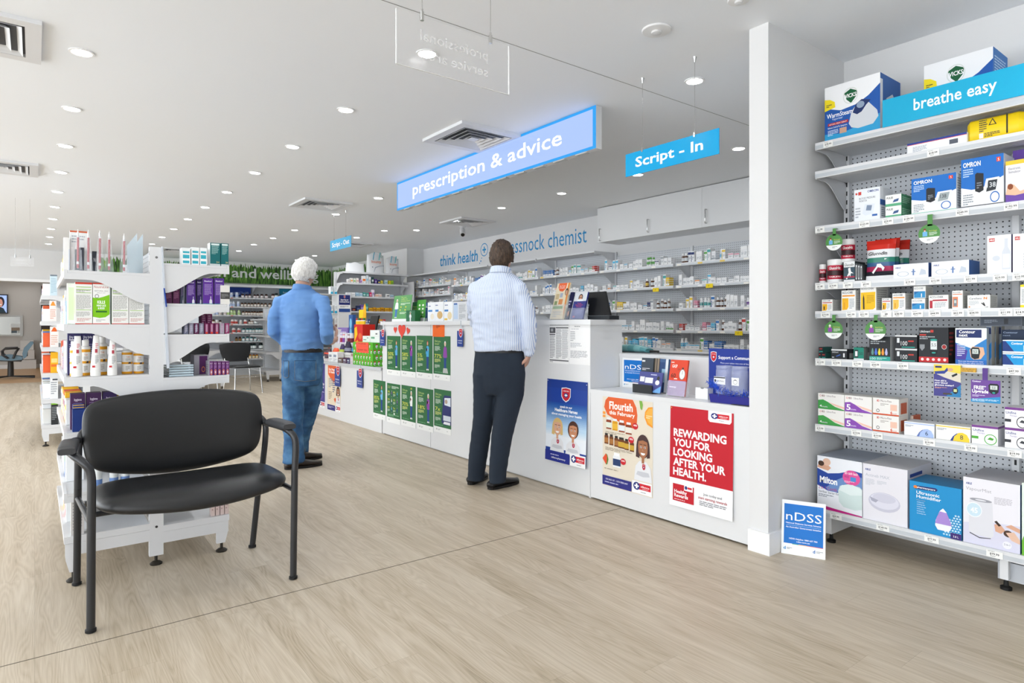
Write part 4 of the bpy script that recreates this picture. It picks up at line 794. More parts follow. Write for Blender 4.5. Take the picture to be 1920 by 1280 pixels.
    for k in (0, 1):
        X = 3.368; a, b = onX(1880, 600, X), onX(1935, 600, X)
        pbox('test_strip_box', (X, a.y, z), 'X', a.y - b.y, .056, .09, '#eaf2f8', [R(0, .12, 1, .92, '#1797d6'), PG([(0, .12), (.4, .12), (.1, .92), (0, .92)], '#1b3a7d'), T('Contour', .3, .66, .18, '#ffffff', w=.4, b=.02), R(.72, .14, .8, .6, '#e6f2fa')], None, None, 'bright blue test strip carton, %s of the pair at the right edge' % ('upper' if k else 'lower'), 'box'); z += .058
    X = 3.375; a, b = onX(1838, 600, 3.42), onX(1916, 600, 3.42)
    pbox('meter_box', (3.42, a.y, ZR[5] + .1755), 'X', a.y - b.y, .042, .14, '#5d6470', [('r', .02, .1, .98, .9, '#474e59'), LN(.1, .3, .45, .7, 3, '#8b93a0'), R(.58, .2, .68, .8, '#2b2f36')], label='flat dark grey carton lying on top of the meter cartons')
    # shelf seven: pen needles
    def stack(x0, x1, yt, ym, colr, num, lab, side, zb, n=2):
        X = 3.368; a, b = onX(x0, 600, X), onX(x1, 600, X); y0 = min(a.y, 1.692); ht = onX(x0, yt, X).z - ZR[6]; h = ht / n
        for k in range(n):
            if num == '6': art = [R(0, 0, 1, .08, colr), T('BD', .16, .78, .12, '#c9402f', w=.1, b=.03), T('Micro-Fine', .3, .78, .12, '#5a3a36', w=.42), LN(.3, .55, .62, .7, 2, '#a09a96'), R(.68, .3, .93, .66, '#eec3ae'), T('6', .68, .1, .17, colr, w=.08, b=.03), T('mm', .78, .1, .09, colr, w=.14), ('ring', .2, .24, .06, .1, .3, '#333333')]
            else:
                art = [PG([(0, .55), (.2, .6), (.4, .45), (.65, .2), (1, .04), (1, 0), (0, 0)], colr), PG([(.4, .47), (.65, .24), (1, .1), (1, .22), (.7, .34)], '#eec3b0'), ('ring', .09, .84, .035, .06, .3, '#c9402f'), T('BD', .15, .79, .12, '#7a4a46', w=.12, b=.02), T('Ultra-Fine', .33, .79, .12, '#7a6a76', w=.34), T(num, .06, .1 if num == '5' else .12, .36 if num == '5' else .14, '#ffffff', w=.16 if num == '5' else .08, b=.02), T('mm', .22 if num == '5' else .16, .1, .12, '#f0e6f6', w=.2)]
            pbox('pen_needle_box', (X, y0, ZR[6] + .001 + k * (h + .0005)), 'X', y0 - b.y - .0015, h - .0005, .11, '#eceae6', art, side, None, '%s pen needle carton, %s of two stacked on the seventh shelf' % (lab, 'upper' if k else 'lower'), 'box')
    sg = [R(0, 0, 1, 1, '#e3dfd8'), LN(.2, .2, .8, .8, 5, '#b5aca4')]
    stack(1534, 1583.6, 736.4, 0, '#3f9a48', '4', 'white and green', sg, 0)
    stack(1584, 1635.4, 740.8, 0, '#8a4cb0', '5', 'white and purple 5 mm', sg, 0)
    stack(1636.6, 1686, 745, 0, '#d2502a', '6', 'white and orange 6 mm', [R(0, 0, 1, 1, '#e8e2da'), R(.2, .1, .85, .75, '#c9603c')], 0)
    rbox('pen_needle_box', 1707, 1713, 779, 6, '#d9c3b4', [], 'orange and white pen needle carton just showing behind the 6 carton', d=.09, X=3.50, sidecol='#c9603c')
    nn = lambda c, cd, n_: [R(0, .86, 1, .93, c), LN(.04, .62, .35, .78, 2, '#7f879a'), PG([(.42, 0), (.5, .3), (.6, .5), (.7, .56), (.7, 0)], cd), PG([(.5, 0), (.54, .3), (.66, .56), (.78, .6), (.9, .48), (.97, .2), (.97, 0)], c), T(n_, .75, .14, .3, '#2d3a58', al='c', cx=1)]
    rbox('pen_needle_box', 1695.4, 1752.7, 789, 6, '#eef0f3', nn('#a9c0ea', '#6478b5', '6'), 'white pen needle carton with a pale blue disc marked 6', d=.11)
    rbox('pen_needle_box', 1754.9, 1820.4, 794.4, 6, '#f1f1ec', nn('#f3d23e', '#2d4390', '8'), 'white pen needle carton with a yellow disc marked 8', d=.11)
    un = lambda c: [R(0, .88, 1, 1, '#7a3f8f'), T('Unifine', .05, .68, .13, '#3f4a8f', w=.42, b=.01), T('Pentips', .22, .56, .08, '#8f7fb5', w=.28), ('ring', .72, .30, .24, .28, .14, c), R(.0, .28, .26, .42, c), PG([(.6, .3), (.7, .42), (.85, .36), (.8, .26)], c)]
    rbox('pen_needle_box', 1822, 1872, 795.5, 6, '#efeff1', un('#52ab3a'), 'white pen needle carton with a purple top and green circle', d=.12, side=[R(0, 0, 1, 1, '#d6d6da'), R(0, .88, 1, 1, '#7a3f8f')])
    X = 3.366; a, b = onX(1884, 600, X), onX(1930, 600, X); z = ZR[6] + .001
    for k in (0, 1): pbox('pen_needle_box', (X, a.y, z), 'X', a.y - b.y, .088, .11, '#efeff1', un('#3a3c42'), None, None, 'white pen needle carton with black circle, %s of the stack at the right edge' % ('upper' if k else 'lower'), 'box'); z += .0885
    # bottom shelf: big cartons
    mil = [PG([(0, .35), (.3, .3), (.6, .36), (1, .34), (1, .8), (.8, .82), (.5, .73), (.25, .69), (0, .76)], '#27479a'), PG([(.3, .3), (.6, .44), (1, .5), (1, .72), (.7, .72), (.45, .6), (.2, .42)], '#6d8fc4'), PG([(0, 0), (0, .44), (.25, .36), (.6, .36), (1, .5), (1, 0)], '#eceef3'),
           PG([(0, .78), (.05, .9), (.2, .88), (.32, .8), (.25, .74), (.1, .76)], '#d8a68a'), E(.22, .9, .09, .07, '#e3bda5'), E(.09, .86, .07, .05, '#4a3428'), T('Milton', .06, .50, .12, '#ffffff', w=.40, b=.035), T('2 in 1 Combi', .03, .375, .065, '#b83c7c', w=.42), T('Steriliser Starter Kit', .03, .31, .045, '#444a55', w=.46), LN(.03, .23, .4, .29, 2, '#8a8f9a'),
           E(.77, .68, .19, .14, '#e0559a'), T('$5 cash back', .77, .74, .05, '#ffffff', al='c', w=.28), T('FREE', .62, .67, .045, '#9c2f6d', w=.1), R(.75, .62, .87, .70, '#4a8fd0'), LN(.62, .58, .85, .62, 2, '#f7cfe2'),
           PG([(.5, .2), (.48, .4), (.52, .5), (.7, .56), (.95, .54), (1, .5), (1, .14), (.85, .1), (.6, .12)], '#cfe0dd'), PG([(.5, .42), (.56, .52), (.8, .56), (1, .5), (1, .4), (.75, .36)], '#e2eeec'), PG([(0, .0), (0, .08), (.4, .05), (1, .02), (1, -.0)], '#b8207a')]
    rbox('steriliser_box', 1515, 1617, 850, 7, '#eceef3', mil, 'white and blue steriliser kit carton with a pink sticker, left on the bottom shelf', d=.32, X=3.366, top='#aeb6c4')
    act = [T('ABLE', .05, .885, .035, '#2a4390', w=.13, b=.03), T('Actineb MAX', .06, .78, .055, '#b9bcc6', w=.55), LN(.06, .62, .28, .74, 6, '#c5c8d0'), LN(.33, .66, .55, .73, 3, '#c5c8d0'), E(.49, .36, .36, .17, '#c9c8d6'), E(.49, .38, .33, .14, '#dddce8'), E(.49, .43, .26, .08, '#cfcedc'), PG([(.16, .42), (.36, .38), (.3, .33), (.2, .35)], '#a9a8ba')]
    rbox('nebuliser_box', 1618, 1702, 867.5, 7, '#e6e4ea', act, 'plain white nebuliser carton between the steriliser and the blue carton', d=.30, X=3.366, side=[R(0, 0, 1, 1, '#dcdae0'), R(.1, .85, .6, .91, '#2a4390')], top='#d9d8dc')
    hum = [PG([(.08, .87), (.12, .92), (.52, .93), (.56, .90), (.52, .86), (.12, .85)], '#2c2d6b'), E(.12, .89, .04, .03, '#e5863a'), T('pharmacycare', .15, .875, .035, '#ffffff', w=.36, b=.02), T('Ultrasonic', .14, .755, .065, '#ffffff', w=.45, b=.01), T('Humidifier', .14, .675, .065, '#ffffff', w=.48, b=.01), LN(.14, .62, .52, .64, 1, '#8f9ab0')] + \
          [T('soothing mist', .15, .58 - .045 * k, .022, '#e6f3fa', w=.14 + .02 * (k % 3)) for k in range(6)] + [E(.62 + .055 * i + .027 * (j % 2), .06 + .05 * j, .02, .018, '#bfe2f2', ) for i in range(7) for j in range(9) if .55 * i + .3 * 3 > j * .0 + 1.2 and i * .6 + 1.2 > j * .45] + \
          [PG([(.51, .2), (.52, .3), (.6, .5), (.66, .56), (.72, .5), (.81, .3), (.82, .2), (.77, .12), (.56, .12)], '#eef0f2'), PG([(.51, .24), (.54, .36), (.6, .49), (.73, .48), (.8, .32), (.82, .24)], '#a98bd2'), R(.8, 0, 1, .12, '#3f2a72'), T('3.8 L', .9, .035, .04, '#ffffff', al='c', w=.1)]
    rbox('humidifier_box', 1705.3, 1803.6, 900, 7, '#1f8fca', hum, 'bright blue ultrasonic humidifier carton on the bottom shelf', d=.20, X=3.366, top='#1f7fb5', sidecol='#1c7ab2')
    vap = [T('ABLE', .05, .895, .03, '#2a4390', w=.11, b=.03), T('VapourMist', .05, .81, .05, '#a9a6ae', w=.46), LN(.56, .66, .9, .77, 7, '#b9b5bd'), PG([(0, 0), (0, .3), (.5, .38), (1, .4), (1, 0)], '#d6d5e6'),
           PG([(.12, .66), (.2, .69), (.45, .70), (.53, .66), (.55, .18), (.5, .14), (.2, .15), (.1, .19)], '#dcdce2'), ('ring', .32, .68, .2, .025, .5, '#9b9ba3'), E(.20, .52, .145, .115, '#eef2f6'), E(.20, .52, .13, .10, '#c9dfea'), T('45', .2, .475, .08, '#f6fafc', al='c', w=.13, b=.02), PG([(.12, .17), (.3, .12), (.5, .14), (.5, .13), (.3, .105), (.12, .155)], '#4a4a50'),
           PG([(.56, .36), (.66, .38), (.75, .3), (.68, .24), (.58, .26)], '#d8a68a'), PG([(.56, .4), (.6, .42), (.68, .36), (.64, .34)], '#3a2a22'), E(.80, .26, .08, .05, '#4a3428'), PG([(.76, .27), (.9, .30), (1, .2), (1, .14), (.86, .17)], '#e3bda5'), PG([(.75, .36), (.85, .40), (1, .36), (1, .3)], '#d8a68a'), E(.78, .09, .08, .055, '#e9e9f2'), T('2-in-1', .78, .085, .03, '#5a5a66', al='c', w=.1)]
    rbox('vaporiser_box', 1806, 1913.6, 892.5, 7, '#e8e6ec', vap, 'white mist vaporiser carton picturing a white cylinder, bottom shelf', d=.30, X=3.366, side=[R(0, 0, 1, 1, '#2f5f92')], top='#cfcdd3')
    rbox('humidifier_box', 1916, 1950, 905, 7, '#e4efe6', [PG([(0, .2), (.5, .5), (1, .6), (1, 0), (0, 0)], '#6fb53a')], 'pale carton with a green curve at the right edge of the bottom shelf', d=.3, X=3.366)
    # round wobblers and hanging cards
    for i, (cx, cy, rr_, ly, lab) in enumerate(((1563.7, 453.9, 15.5, 428, 'under the left end of the third shelf'), (1742, 438, 18, 402, 'under the middle of the third shelf'), (1562.8, 618, 17, 590, 'under the left end of the fifth shelf'), (1641.3, 619, 18.5, 590, 'under the fifth shelf, second from the left'))):
        X = 3.325; c = onX(cx, cy, X); rad = abs(onX(cx, cy - rr_, X).z - c.z); top = onX(cx, ly, X).z; gr = M('#4f8a45', .4)
        mb = MB(); mb.box(X, X + .0012, c.y - .010 - (.004 if i == 1 else 0), c.y + .007, c.z + rad * .8, top, gr); mb.box(X, XR0, c.y - .010, c.y + .007, top - .0012, top, gr); mb.build
        n = 30; pts = [(X, c.y + rad * math.cos(2 * math.pi * k / n), c.z + rad * math.sin(2 * math.pi * k / n)) for k in range(n)]; mb.prism(pts, (.0012, 0, 0), gr)
        fr = frX(X, c.y + rad, c.z - rad, c.y - rad, c.z + rad)
        low = [(.5 + .5 * math.cos(t), .5 + .5 * math.sin(t)) for t in [math.pi + .35 + k * (math.pi - .7) / 12 for k in range(13)]]
        sk = '#6fb0dd' if i < 2 else '#8b4aa0'
        mb.art(fr, [PG(low, '#eef0ee'), E(.3, .72, .06, .07, '#7a3b2a' if i < 2 else '#dcdcdc'), PG([(.2, .38), (.2, .6), (.3, .66), (.42, .6), (.42, .38)], sk), E(.3, .66, .04, .045, '#e3bda5'), T("Don't forget", .5, .62, .06, '#e6dc6a', w=.36), LN(.5, .4, .88, .58, 4, '#cfe0c8'), LN(.4, .14, .7, .24, 2, '#777777')])
        tag(mb.build('shelf_wobbler', origin=c), 'round green and white card hanging ' + lab, 'shelf talker')
    X = 3.335; a, b = onX(1751, 683, X), onX(1801.5, 745, X)
    mb = MB(); mb.box(X, X + .0012, b.y, a.y, b.z, a.z, M('#3d3a86', .35)); mb.box(X, XR0, b.y, a.y, a.z - .0012, a.z, M('#e9c93c'))
    mb.art(frX(X, a.y, b.z, b.y, a.z), [PG([(0, 1), (1, 1), (1, .72), (.5, .78), (0, .7)], '#ecd34a'), PG([(.1, .7), (.5, .8), (1, .74), (1, .46), (.8, .5), (.4, .6)], '#d9d2c2'), PG([(.45, 0), (1, 0), (1, .4)], '#2b7fb5'), PG([(.02, .78), (.4, .82), (.5, .92), (.55, .84), (.4, .72), (.05, .7)], '#2c3f8f'), R(.05, .9, .3, .96, '#28306b'), E(.62, .86, .1, .05, '#d8a68a'), PG([(.66, .68), (.86, .76), (.88, .7), (.7, .62)], '#23282c'), T('How old is', .03, .47, .055, '#ffffff', w=.44, b=.02), T('your blood', .03, .40, .055, '#ffffff', w=.48, b=.02), T('glucose meter?', .03, .33, .055, '#ffffff', w=.72, b=.02), LN(.04, .24, .5, .29, 2, '#e3a58a'), E(.8, .2, .1, .1, '#1d2126'), R(.74, .16, .86, .25, '#cfd8a0'), R(.35, .06, .68, .11, '#4a4030')])
    tag(mb.build('hanging_card', origin=a), 'purple and yellow card asking about an old glucose meter, hung under the sixth shelf', 'shelf talker')
    a, b = onX(1801.8, 689, X), onX(1829, 698, X); mb = MB(); mb.box(X, XR0, b.y, a.y, b.z, a.z, M('#d9a83a')); mb.text(frX(X, a.y, b.z, b.y, a.z), 'ASK ME ABOUT', .05, .55, .3, '#333333', w=.9); mb.text(frX(X, a.y, b.z, b.y, a.z), 'THIS METER', .05, .1, .3, '#333333', w=.8)
    tag(mb.build('shelf_strip', origin=a), 'small amber strip of capital words on the edge of the sixth shelf', 'label')
    a, b = onX(1820.5, 711, X), onX(1875.8, 757, X); s0, s1 = onX(1842, 690, X), onX(1852, 690, X)
    mb = MB(); mb.box(X, X + .0012, b.y, a.y, b.z, a.z, M('#6a3f96', .35)); mb.box(X, X + .0012, s1.y, s0.y, a.z, s0.z, M('#5a3a8a')); mb.box(X, XR0, s1.y, s0.y, s0.z - .001, s0.z, M('#5a3a8a'))
    mb.art(frX(X, a.y, b.z, b.y, a.z), [PG([(0, 0), (1, 0), (1, .3), (0, .12)], '#2b8fc8'), T('Contour', .05, .9, .07, '#ffffff', w=.3, b=.02), T('FREE*', .1, .58, .16, '#ffffff', w=.42, b=.03), T('Upgrade', .04, .42, .15, '#ffffff', w=.56, b=.03), LN(.05, .24, .5, .34, 2, '#ddd6ee'), LN(.05, .04, .95, .16, 3, '#cfe8f4'), PG([(.62, .5), (.6, .78), (.66, .86), (.9, .86), (.96, .78), (.94, .5), (.84, .4), (.72, .4)], '#1d2126'), R(.66, .6, .9, .78, '#cfd8d3'), T('52', .78, .64, .1, '#23262b', al='c'), E(.78, .46, .05, .04, '#2fa193')])
    tag(mb.build('hanging_card', origin=a), 'purple to blue card reading FREE Upgrade, hung under the sixth shelf', 'shelf talker')
right_items()

# sign leaning in front of the pillar
def ndss_ops(full=True):
    o = [R(.055, .2, .95, .93, '#1272c8'), T('nDSS', .10, .63, .16, '#ffffff', w=.81), T('National Diabetes Services Scheme', .10, .565, .028, '#ffffff', w=.80, b=.01), R(.10, .535, .90, .54, '#a9d0f2'), T('An Australian Government Initiative', .10, .49, .028, '#ffffff', w=.80, b=.01), T('NDSS Helpline 1800 637 700', .5, .28, .028, '#ffffff', al='c', w=.64, b=.01), T('ndss.com.au', .5, .235, .026, '#ffffff', al='c', w=.3, b=.01),
         R(.25, .19, .4, .2, '#4fb06a'), R(.4, .19, .6, .2, '#f0a53a'), R(.6, .19, .78, .2, '#e8694a'), R(.78, .19, .95, .2, '#c93a5c'), T('d', .05, .085, .055, '#2b8fc8', w=.055, b=.03), LN(.13, .09, .27, .13, 2, '#8a8f94'), T('d', .72, .085, .055, '#2b6fb8', w=.055, b=.03), LN(.8, .09, .95, .13, 2, '#8a8f94')]
    return o
bl, br = onZ(1464.5, 1036), onZ(1547.5, 1049.5)
u = (br - bl); lean = Vector((u.y, -u.x, 0)).normalized() * -.07; hh = .262
v = Vector((0, 0, hh)) + lean * 0.75
if lean.x < 0: v = Vector((0, 0, hh)) - lean * .75
nrm = u.cross(v).normalized()
mb = MB(); mb.obox(bl, u, -nrm * .004, v, M('#f2f4f5', .35)); mb.art((bl, u, v, nrm), ndss_ops())
tag(mb.build('leaning_sign', origin=(bl + br) / 2), 'blue and white diabetes service board standing on the floor against the pillar', 'sign')
# ---------------------------------------------------------------- posters on the counter
SKIN = '#d9a98c'
def person_ops(u, v, h, shirt, trouser='#24448a', hair='#6b3526', asp=1.0, arms=0):
    """small printed cartoon person: feet at (u, v), height h (in v units); asp = face height / width"""
    a = h * asp; o = []
    o += [PG([(u - a * .085, v + h * .02), (u - a * .10, v + h * .5), (u + a * .10, v + h * .5), (u + a * .085, v + h * .02), (u + a * .01, v + h * .02), (u, v + h * .38), (u - a * .01, v + h * .02)], trouser)]
    o += [PG([(u - a * .11, v), (u - a * .08, v + h * .05), (u - a * .01, v + h * .05), (u - a * .02, v)], '#eeeeee'), PG([(u + a * .11, v), (u + a * .08, v + h * .05), (u + a * .01, v + h * .05), (u + a * .02, v)], '#eeeeee')]
    o += [PG([(u - a * .11, v + h * .45), (u - a * .13, v + h * .76), (u - a * .05, v + h * .81), (u + a * .05, v + h * .81), (u + a * .13, v + h * .76), (u + a * .11, v + h * .45)], shirt)]
    if arms: o += [PG([(u - a * .17, v + h * .52), (u - a * .13, v + h * .76), (u - a * .08, v + h * .74), (u - a * .11, v + h * .56), (u + a * .02, v + h * .66), (u, v + h * .70)], shirt), E(u, v + h * .68, a * .03, h * .03, SKIN)]
    else: o += [PG([(u - a * .18, v + h * .46), (u - a * .13, v + h * .77), (u - a * .09, v + h * .75), (u - a * .13, v + h * .46)], shirt), PG([(u + a * .18, v + h * .46), (u + a * .13, v + h * .77), (u + a * .09, v + h * .75), (u + a * .13, v + h * .46)], shirt)]
    o += [E(u, v + h * .90, a * .075, h * .085, hair), E(u, v + h * .885, a * .052, h * .062, SKIN)]
    return o
def alliance(u0, v0, u1, v1):
    w, h = u1 - u0, v1 - v0
    return [R(u0, v0, u1, v1, '#f3f3f4'), R(u0 + w * .36, v0 + h * .36, u1 - w * .06, v1 - h * .14, '#cf2230'), E(u0 + w * .24, v0 + h * .6, w * .17, h * .32, '#27337a'), R(u0 + w * .20, v0 + h * .4, u0 + w * .28, v0 + h * .8, '#ffffff'), R(u0 + w * .13, v0 + h * .54, u0 + w * .35, v0 + h * .66, '#ffffff'),
            T('alliance', u0 + w * .66, v0 + h * .56, h * .15, '#ffffff', al='c', w=w * .42, b=.01), T('PHARMACY', u0 + w * .68, v0 + h * .43, h * .06, '#ffffff', al='c', w=w * .3), LN(u0 + w * .45, v0 + h * .12, u1 - w * .08, v0 + h * .22, 1, '#8a8f94')]
def shield(u, v, w, h):
    return [PG([(u - w / 2, v + h / 2), (u, v + h * .56), (u + w / 2, v + h / 2), (u + w / 2, v - h * .1), (u + w * .3, v - h * .35), (u, v - h / 2), (u - w * .3, v - h * .35), (u - w / 2, v - h * .1)], '#e6e6ea'),
            PG([(u - w * .43, v + h * .44), (u, v + h * .5), (u + w * .43, v + h * .44), (u + w * .43, v - h * .08), (u + w * .26, v - h * .3), (u, v - h * .42), (u - w * .26, v - h * .3), (u - w * .43, v - h * .08)], '#c2222f'),
            E(u, v, w * .22, w * .22 * .55, '#27337a'), R(u - w * .05, v - h * .09, u + w * .05, v + h * .09, '#ffffff'), R(u - w * .15, v - h * .03, u + w * .15, v + h * .03, '#ffffff'), T('HEROES', u, v + h * .25, h * .09, '#ffffff', al='c', w=w * .6)]
def bust(u, v, w, h, hair, skin, long=False):
    """printed cartoon clinician in a white tunic, generic"""
    o = [PG([(u - w * .5, v), (u - w * .42, v + h * .3), (u - w * .2, v + h * .42), (u + w * .2, v + h * .42), (u + w * .42, v + h * .3), (u + w * .5, v)], '#e4e5e8'), PG([(u - w * .38, v + h * .12), (u - w * .3, v + h * .2), (u + w * .3, v + h * .2), (u + w * .38, v + h * .12), (u, v + h * .09)], '#c9cbd1'), R(u - w * .07, v + h * .38, u + w * .07, v + h * .5, skin)]
    o += [E(u, v + h * .74, w * .36, h * .25, hair)]
    if long: o += [PG([(u - w * .36, v + h * .78), (u - w * .40, v + h * .5), (u - w * .2, v + h * .48), (u - w * .2, v + h * .7)], hair), PG([(u + w * .36, v + h * .78), (u + w * .38, v + h * .52), (u + w * .22, v + h * .5), (u + w * .2, v + h * .7)], hair)]
    o += [PG([(u - w * .27, v + h * .74), (u - w * .24, v + h * .84), (u, v + h * .87), (u + w * .24, v + h * .84), (u + w * .27, v + h * .74), (u + w * .24, v + h * .6), (u + w * .08, v + h * .49), (u - w * .08, v + h * .49), (u - w * .24, v + h * .6)], skin)]
    for s in (-1, 1): o += [E(u + s * w * .11, v + h * .72, w * .05, h * .022, '#ffffff'), E(u + s * w * .11, v + h * .72, w * .03, h * .02, '#4a3a30'), R(u + s * w * .11 - w * .08, v + h * .77, u + s * w * .11 + w * .08, v + h * .785, '#4a3428')]
    o += [PG([(u - w * .13, v + h * .60), (u + w * .13, v + h * .60), (u + w * .07, v + h * .555), (u - w * .07, v + h * .555)], '#ffffff'), PG([(u - w * .03, v + h * .70), (u + w * .04, v + h * .64), (u - w * .04, v + h * .64)], '#b98468'), ] + shield(u + w * .05, v + h * .30, w * .2, h * .14)
    return o
def grad(u0, u1, v0, v1, c0, c1, n=14):
    a, b = [int(c0[i:i + 2], 16) for i in (1, 3, 5)], [int(c1[i:i + 2], 16) for i in (1, 3, 5)]; o = []
    for k in range(n):
        t = k / (n - 1); o.append(R(u0, v0 + (v1 - v0) * k / n, u1, v0 + (v1 - v0) * (k + 1) / n, '#%02x%02x%02x' % tuple(round(a[i] + (b[i] - a[i]) * t) for i in range(3))))
    return o
def sheet(name, tl, br, X, col, ops, lab, cat='poster', curl=0.0, group=None, th=.0008):
    """paper hung flat on the counter front; optional curl of its lower edge away from the panel"""
    a, b = onX(*tl, X), onX(*br, X); n = 8; mb = MB()
    if not curl:
        mb.box(X, X + th, b.y, a.y, b.z, a.z, col); mb.art(frX(X, a.y, b.z, b.y, a.z), ops)
    else:
        tmp = MB(); tmp.box(X, X + th, b.y, a.y, b.z, a.z, col); tmp = MB()
        fr = frX(X, a.y, b.z, b.y, a.z); tmp.art(fr, [R(0, k / n, 1, (k + 1) / n, col) for k in range(n)], 0); tmp.art(fr, ops, 5)
        H_ = a.z - b.z; vs = []
        for v in tmp.v:
            q = (a.z - v[2]) / H_; s = (a.y - v[1]) / (a.y - b.y); vs.append((v[0] - curl * q - .0005, v[1], v[2]))
        mb = tmp; mb.v = vs
    return tag(mb.build(name, origin=(X, (a.y + b.y) / 2, (a.z + b.z) / 2)), lab, cat, group)
def posters():
    X = XC - .0015
    sheet('poster', (1257.5, 760.3), (1376, 977), X, '#f1f1f2', [R(0, .28, 1, 1, '#c01f2d'), ('p', [(.62, 1), (.62, .915), (.645, .893), (.945, .893), (.97, .915), (.97, 1)], '#f3f3f4')] + alliance(.64, .90, .955, .99) +
          [T(s, .06, .705 - .0975 * k, .076, '#f6eef0', w=w, b=.035) for k, (s, w) in enumerate((('REWARDING', .84), ('YOU FOR', .60), ('LOOKING', .63), ('AFTER YOUR', .83), ('HEALTH.', .54)))] +
          [R(.06, .055, .41, .225, '#c01f2d'), R(.25, .175, .39, .235, '#f3f3f4'), E(.28, .205, .022, .018, '#27337a'), R(.305, .195, .375, .215, '#cf2230'), T('Healthy', .085, .135, .035, '#ffffff', w=.21, b=.02), T('Rewards', .085, .095, .035, '#ffffff', w=.23, b=.02), LN(.085, .065, .39, .08, 1, '#f0c4c8'), T('Join today and', .7, .175, .025, '#6a6a6e', al='c', w=.28), T('start earning rewards', .7, .135, .026, '#b0303c', al='c', w=.44, b=.01), LN(.5, .07, .93, .12, 3, '#8f8f94'), E(.02, .985, .008, .006, '#d9b23a')],
          'red poster reading REWARDING YOU FOR LOOKING AFTER YOUR HEALTH, on the low counter front', curl=.012)
    jar = lambda u, v, w, h, c, lb, cap='#e9e9ea': [PG([(u - w / 2, v), (u - w / 2, v + h * .72), (u - w * .38, v + h * .82), (u + w * .38, v + h * .82), (u + w / 2, v + h * .72), (u + w / 2, v)], c), R(u - w / 2, v + h * .12, u + w / 2, v + h * .58, lb), R(u - w * .36, v + h * .8, u + w * .36, v + h, cap)]
    fl = [PG([(.03, .88), (.06, .96), (.12, 1), (.62, 1), (.69, .92), (.71, .84), (.70, .76), (.66, .69), (.5, .70), (.3, .75), (.1, .80)], '#e0612f'), T('Flourish', .14, .87, .085, '#fdf3ea', w=.48, b=.03), T('this February', .14, .81, .042, '#fdf3ea', w=.52, b=.03), R(0, .80, .06, .83, '#ee9a3a'), R(0, .765, .06, .79, '#ee9a3a')]
    fl += jar(.13, .64, .11, .13, '#8a3a1a', '#dfe8d8') + jar(.26, .635, .11, .13, '#d99a1a', '#e8b53a') + jar(.40, .63, .12, .13, '#8a3a1a', '#dfe6ea') + jar(.54, .62, .12, .13, '#8a3a1a', '#e8e3d8')
    for k in range(6): fl += jar(.08 + .105 * k, .47 - .006 * k, .085 if k != 3 else .13, .12, '#6b3a1c', '#c9a23a' if k > 2 else '#a8703a', '#2e2a28')
    fl += jar(.30, .23, .16, .16, '#e6e8ea', '#2b3f6b', '#f3f3f3') + [E(.67, .72, .055, .035, '#c9242e'), T('40%', .67, .72, .018, '#ffffff', al='c', w=.07, b=.02), E(.59, .565, .055, .035, '#c9242e'), T('45%', .59, .565, .018, '#ffffff', al='c', w=.07, b=.02), E(.43, .31, .055, .035, '#c9242e'), T('50%', .43, .31, .018, '#ffffff', al='c', w=.07, b=.02),
          LN(.06, .585, .5, .615, 2, '#a79a88'), LN(.06, .40, .66, .44, 3, '#a79a88'), LN(.04, .185, .6, .205, 1, '#a79a88'),
          PG([(0, .30), (.07, .36), (.1, .33), (.09, .26), (.07, .24)], '#e0512f'), PG([(.07, .36), (.1, .33), (.09, .26), (.07, .235), (.1, .24), (.125, .3), (.1, .35)], '#4f8a3a'), PG([(.75, 1), (.80, 1), (.82, .96), (.80, .90), (.77, .92)], '#7fae4a'), PG([(1, .95), (.92, .94), (.86, .89), (.85, .83), (.9, .76), (1, .73)], '#ef9a2a'), PG([(1, .935), (.93, .925), (.88, .88), (.88, .83), (.92, .78), (1, .75)], '#f5b04a'), LN(.88, .82, 1, .86, 2, '#fbe0b0')]
    fl += bust(.82, .15, .34, .50, '#4a3434', '#a8704f', True) + [R(0, .01, .60, .115, '#2d2f7e'), T('ON SALE 1ST - 12TH FEBRUARY', .3, .07, .018, '#e6e4f4', al='c', w=.46, b=.01), LN(.05, .035, .55, .055, 1, '#c4c2e2')] + alliance(.61, .01, .99, .14)
    sheet('poster', (1130.2, 742.3), (1224, 934), X, '#e2d8c6', fl, 'beige and orange Flourish this February poster with jars and a clinician')
    he = grad(0, 1, .16, 1, '#e9eef4', '#e9eef4', 2) + grad(0, 1, .42, .72, '#b9d6ec', '#1c4f9f', 14) + [R(0, .72, 1, 1, '#1c3f96')] + grad(0, 1, .30, .42, '#e9eef4', '#b9d6ec', 6) + [R(0, .9, 1, 1, '#1b3a8c')] + shield(.49, .82, .23, .17) + \
         [T('speak to our', .5, .665, .028, '#ffffff', al='c', w=.3, b=.02), T('Healthcare Heroes', .5, .615, .038, '#ffffff', al='c', w=.56, b=.03), T('about managing your health', .51, .57, .028, '#ffffff', al='c', w=.74, b=.02), E(.02, .98, .01, .006, '#d9dbe6'), E(.98, .97, .01, .006, '#d9dbe6')]
    he += bust(.30, .12, .36, .42, '#d8b878', '#dba88a', True) + bust(.69, .11, .36, .42, '#4a2a20', '#c98a66') + [R(0, 0, .62, .125, '#26318a'), LN(.14, .07, .5, .09, 1, '#c9c9e6'), T('/alliancepharmacy', .34, .035, .02, '#ffffff', al='c', w=.36, b=.01)] + alliance(.63, 0, 1, .14)
    sheet('poster', (1026.6, 709.2), (1102.3, 878.5), X, '#1c3f96', he, 'blue poster about speaking to healthcare heroes with two cartoon clinicians', curl=.02)
